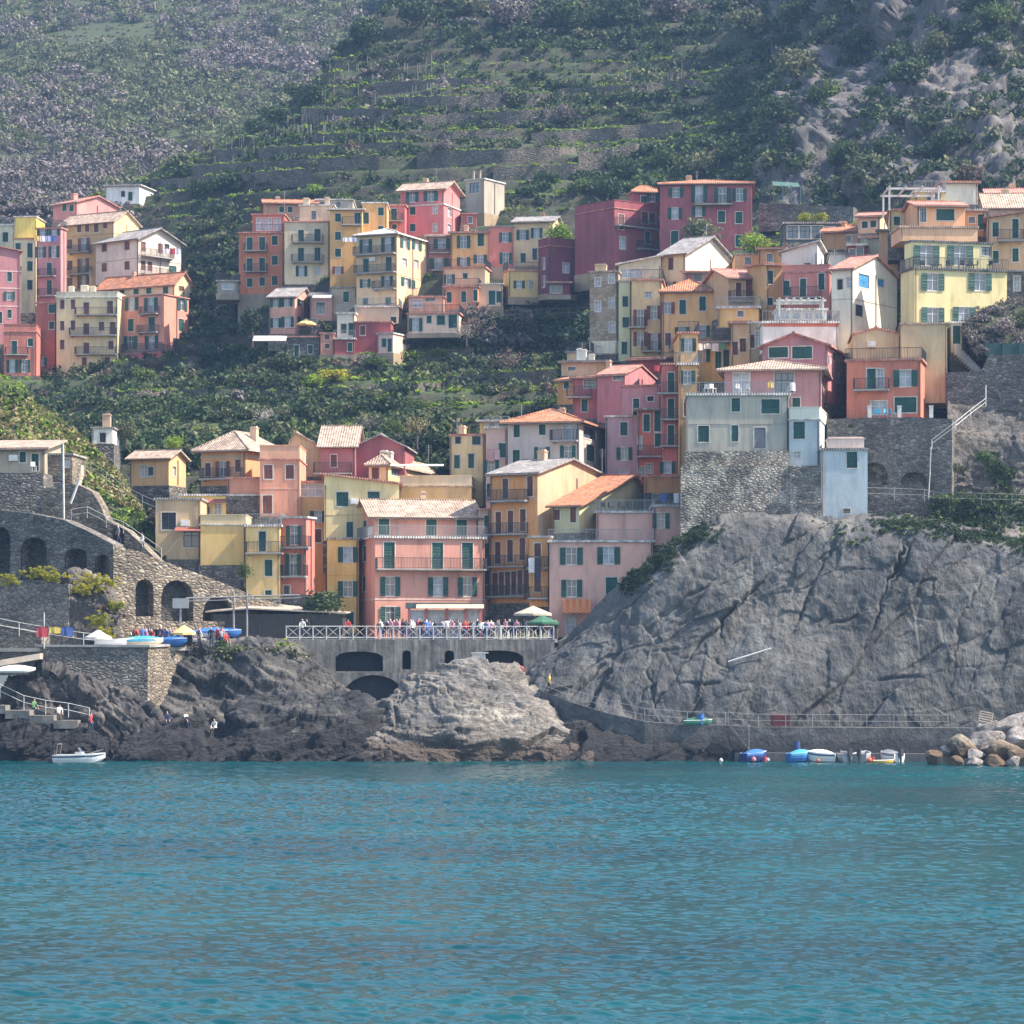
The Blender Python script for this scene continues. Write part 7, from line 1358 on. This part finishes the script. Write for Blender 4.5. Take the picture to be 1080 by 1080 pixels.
# terrace furniture: plastic chairs and tables on visible terraces
def chair(px, D, z, rz, mat, label):
    r_ = empty('terrace_chair', (P(px, HY, D)[0], D, z), rz, label, 'chair', 'chairs on the house terraces'); m = MB(); m.box(-.22, -.22, .42, .22, .22, .46); m.build('seat', mat, r_); m = MB(); m.box(-.22, .19, .47, .22, .23, .88); m.build('backrest', mat, r_)
    for a in (-.2, .17):
        for b_ in (-.2, .17): m = MB(); m.box(a, b_, 0, a+.035, b_+.035, .42); m.build('leg', mat, r_)
zt_ = P(0, 416.5, 275)[2]+.2
for x, rz in ((779, .3), (788, -.4), (752, .6), (745, -.3)): chair(x, 274.9+.9, zt_, rz, M_white, 'white chair on the balustrade terrace of the cement house')
zt_ = P(0, 283, 291)[2]+.2
for i, x in enumerate((973, 983, 991, 1001, 1014, 1022, 1029, 1044)): chair(x, 293.5, zt_, i*.8, M_iron, 'dark chair on the long terrace of the lemon villa')
zt_ = P(0, 541, 279)[2]+.2
for i, x in enumerate((636, 644, 655, 661)): chair(x, 280.6, zt_, i*1.1, M_iron, 'dark chair on the sun deck of the pink seaside house')
for i, (x, D, z_) in enumerate(((925, 280.2, P(0, 441, 280)[2]), (935, 280.2, P(0, 441, 280)[2]), (941, 280.3, P(0, 441, 280)[2]))): chair(x, D, z_, i, TLc, 'blue chair before the salmon orange house')
for x, lb in ((917, 'left'), (948.5, 'middle'), (982, 'right')):
    m = MB(); m.box(-.17, -.17, 0, .17, .17, 1.0); m.box(-.21, -.21, 1.0, .21, .21, 1.08); tag(m.build('white_pillar', M_white, loc=P(x, 440.5, 279.3)), '%s of the three short white pillars on the wall before the salmon orange house' % lb, 'pillar')
chair(35.5, 282, P(0, 497, 282)[2], .5, M_white, 'single white chair on the terrace of the grey cottage')
# antennas and chimney pots on the skyline of roofs
def aerial(px, py, D, h, label):
    m = MB(); m.tube((0, 0, -1), (0, 0, h), .03, n=5)
    for i in range(5): m.tube((-.35+.03*i, 0, h-.1-.16*i), (.35-.03*i, 0, h-.1-.16*i), .015, n=4)
    m.tube((0, -.4, h-.4), (0, .4, h-.4), .015, n=4); tag(m.build('aerial', M_wire, loc=P(px, py, D)), label, 'antenna')
for a in ((614, 377, 322, 1.6, 'television aerial between the white chimneys below the bare stone facade'), (482, 456, 299, 1.4, 'aerial on the tall pale yellow house'), (550, 440, 294, 1.2, 'aerial left of the orange hipped roof'), (745, 247, 336, 1.0, 'aerial on the blank cream gable'), (880, 277, 300, 1.3, 'aerial behind the white gable house'), (865, 262, 316, 1.8, 'aerial on the white stair house'), (95, 300, 434, 2, 'aerial over the cream apartments'), (300, 213, 425, 1.6, 'aerial over the orange apartments'), (460, 190, 424, 1.6, 'aerial on the rose pink top storey'), (735, 190, 394, 1.2, 'aerial on the maroon mansion'), (635, 487, 284, 1.2, 'aerial on the beige walled house'), (452, 480, 300, 1.0, 'aerial among the chimneys of the cream terrace house')): aerial(*a)
# ================= water
def water():
    Y = np.concatenate([np.linspace(266, 150, 560), np.linspace(149.85, 62, 640), np.linspace(60, -60, 40), [-200, -500]])
    s = np.concatenate([[-14, -7, -4, -2.2, -1.5], np.linspace(-1.35, 1.35, 600), [1.5, 2.2, 4, 7, 14]])
    Yg, S = np.meshgrid(Y, s, indexing='ij'); X = S*(np.abs(Yg)*.17+3); p_ = np.stack([X.ravel(), Yg.ravel(), np.zeros(X.size)], 1)
    rs = np.random.RandomState(5); z = np.zeros(X.size)
    for k in range(30):
        lam = 0.42*1.08**k; a = math.radians(-80+rs.normal()*50); kx, ky = math.cos(a)*2*math.pi/lam, math.sin(a)*2*math.pi/lam
        ph = kx*p_[:, 0]+ky*p_[:, 1]+rs.uniform(0, 6.28)+.8*vnoise(p_*.12, k); mod = .6+.7*vnoise(p_*(.35/lam)+k, 90+k)
        z += .0155*lam**.45*mod*(np.sin(ph)+.25*np.cos(2*ph))
    z *= (.75+.5*vnoise(p_*.03, 7))*WAVE
    p_[:, 2] = z; G = p_.reshape(len(Y), len(s), 3)
    m, nt, b = newmat('sea_water')
    g = geopos(nt, (1, .55, 1)); n1 = noise(nt, g, 2.6, 5, .65, .3); n2 = noise(nt, geopos(nt, (.25, 1, 1)), .06, 3, .5)
    c = ramp(nt, n2, [(.35, (.0003, .040, .052)), (.65, (.0006, .066, .078))])
    nt.links.new(c, b.inputs['Base Color']); b.inputs['Roughness'].default_value = .06; b.inputs['IOR'].default_value = 1.33; b.inputs['Specular IOR Level'].default_value = .27
    bump(nt, b, n1, .35, .07)
    gobj('sea', G, m, kind='structure')
WAVE = 1.0
water()
m = MB(); m.face([(-4000, -800, -6), (4000, -800, -6), (4000, 4000, -6), (-4000, 4000, -6)]); tag(m.build('ground', plain('seabed', (.05, .06, .05), .95)), kind='structure')
# ================= light, sky, haze, camera
w = bpy.data.worlds.new('World'); sc.world = w; w.use_nodes = True; nt = w.node_tree
sky = nt.nodes.new('ShaderNodeTexSky'); sky.sky_type = 'NISHITA'; sky.sun_disc = False
SUN_EL, SUN_AZ = math.radians(48), math.radians(98)     # azimuth measured from +Y (behind the village) towards +X
sky.sun_elevation = SUN_EL; sky.sun_rotation = SUN_AZ; sky.air_density = 1.2; sky.dust_density = 1.2
nt.links.new(sky.outputs[0], nt.nodes['Background'].inputs[0]); nt.nodes['Background'].inputs[1].default_value = SKY
L = bpy.data.lights.new('sun', 'SUN'); L.energy = SUNE; L.angle = math.radians(.6); L.color = (1, .93, .82); lo = bpy.data.objects.new('sun', L); COL.objects.link(lo)
d = Vector((math.sin(SUN_AZ)*math.cos(SUN_EL), math.cos(SUN_AZ)*math.cos(SUN_EL), math.sin(SUN_EL))); lo.rotation_euler = d.to_track_quat('Z', 'Y').to_euler(); lo.location = (200, 100, 300)
m = MB(); m.box(-420, -130, -7.5, 420, 1040, 300); hz = m.build('haze', None and 0 or bpy.data.materials.new('air')); hm = hz.data.materials[0]; hm.use_nodes = True; nt = hm.node_tree
nt.nodes.remove(nt.nodes['Principled BSDF']); v = nt.nodes.new('ShaderNodeVolumePrincipled'); v.inputs['Density'].default_value = HAZE; v.inputs['Color'].default_value = (.34, .6, 1.0, 1); v.inputs['Anisotropy'].default_value = .3
nt.links.new(v.outputs[0], nt.nodes['Material Output'].inputs['Volume']); tag(hz, kind='stuff')
c = bpy.data.cameras.new('camera'); co = bpy.data.objects.new('camera', c); COL.objects.link(co); co.location = (0, 0, CH); co.rotation_euler = (math.pi/2, 0, 0)
c.sensor_width = 36; c.lens = 36*F/1080; c.shift_y = (HY-540)/1080; c.clip_end = 8000; c.clip_start = 1; sc.camera = co
sc.view_settings.view_transform = 'Standard'; sc.view_settings.look = 'None'; sc.view_settings.exposure = EXPO; sc.view_settings.gamma = 1
sc.cycles.max_bounces = 6; sc.cycles.volume_bounces = 0; sc.cycles.diffuse_bounces = 3; sc.cycles.transparent_max_bounces = 8

sc.view_settings.use_white_balance = True; sc.view_settings.white_balance_temperature = WBT; sc.view_settings.white_balance_tint = 14
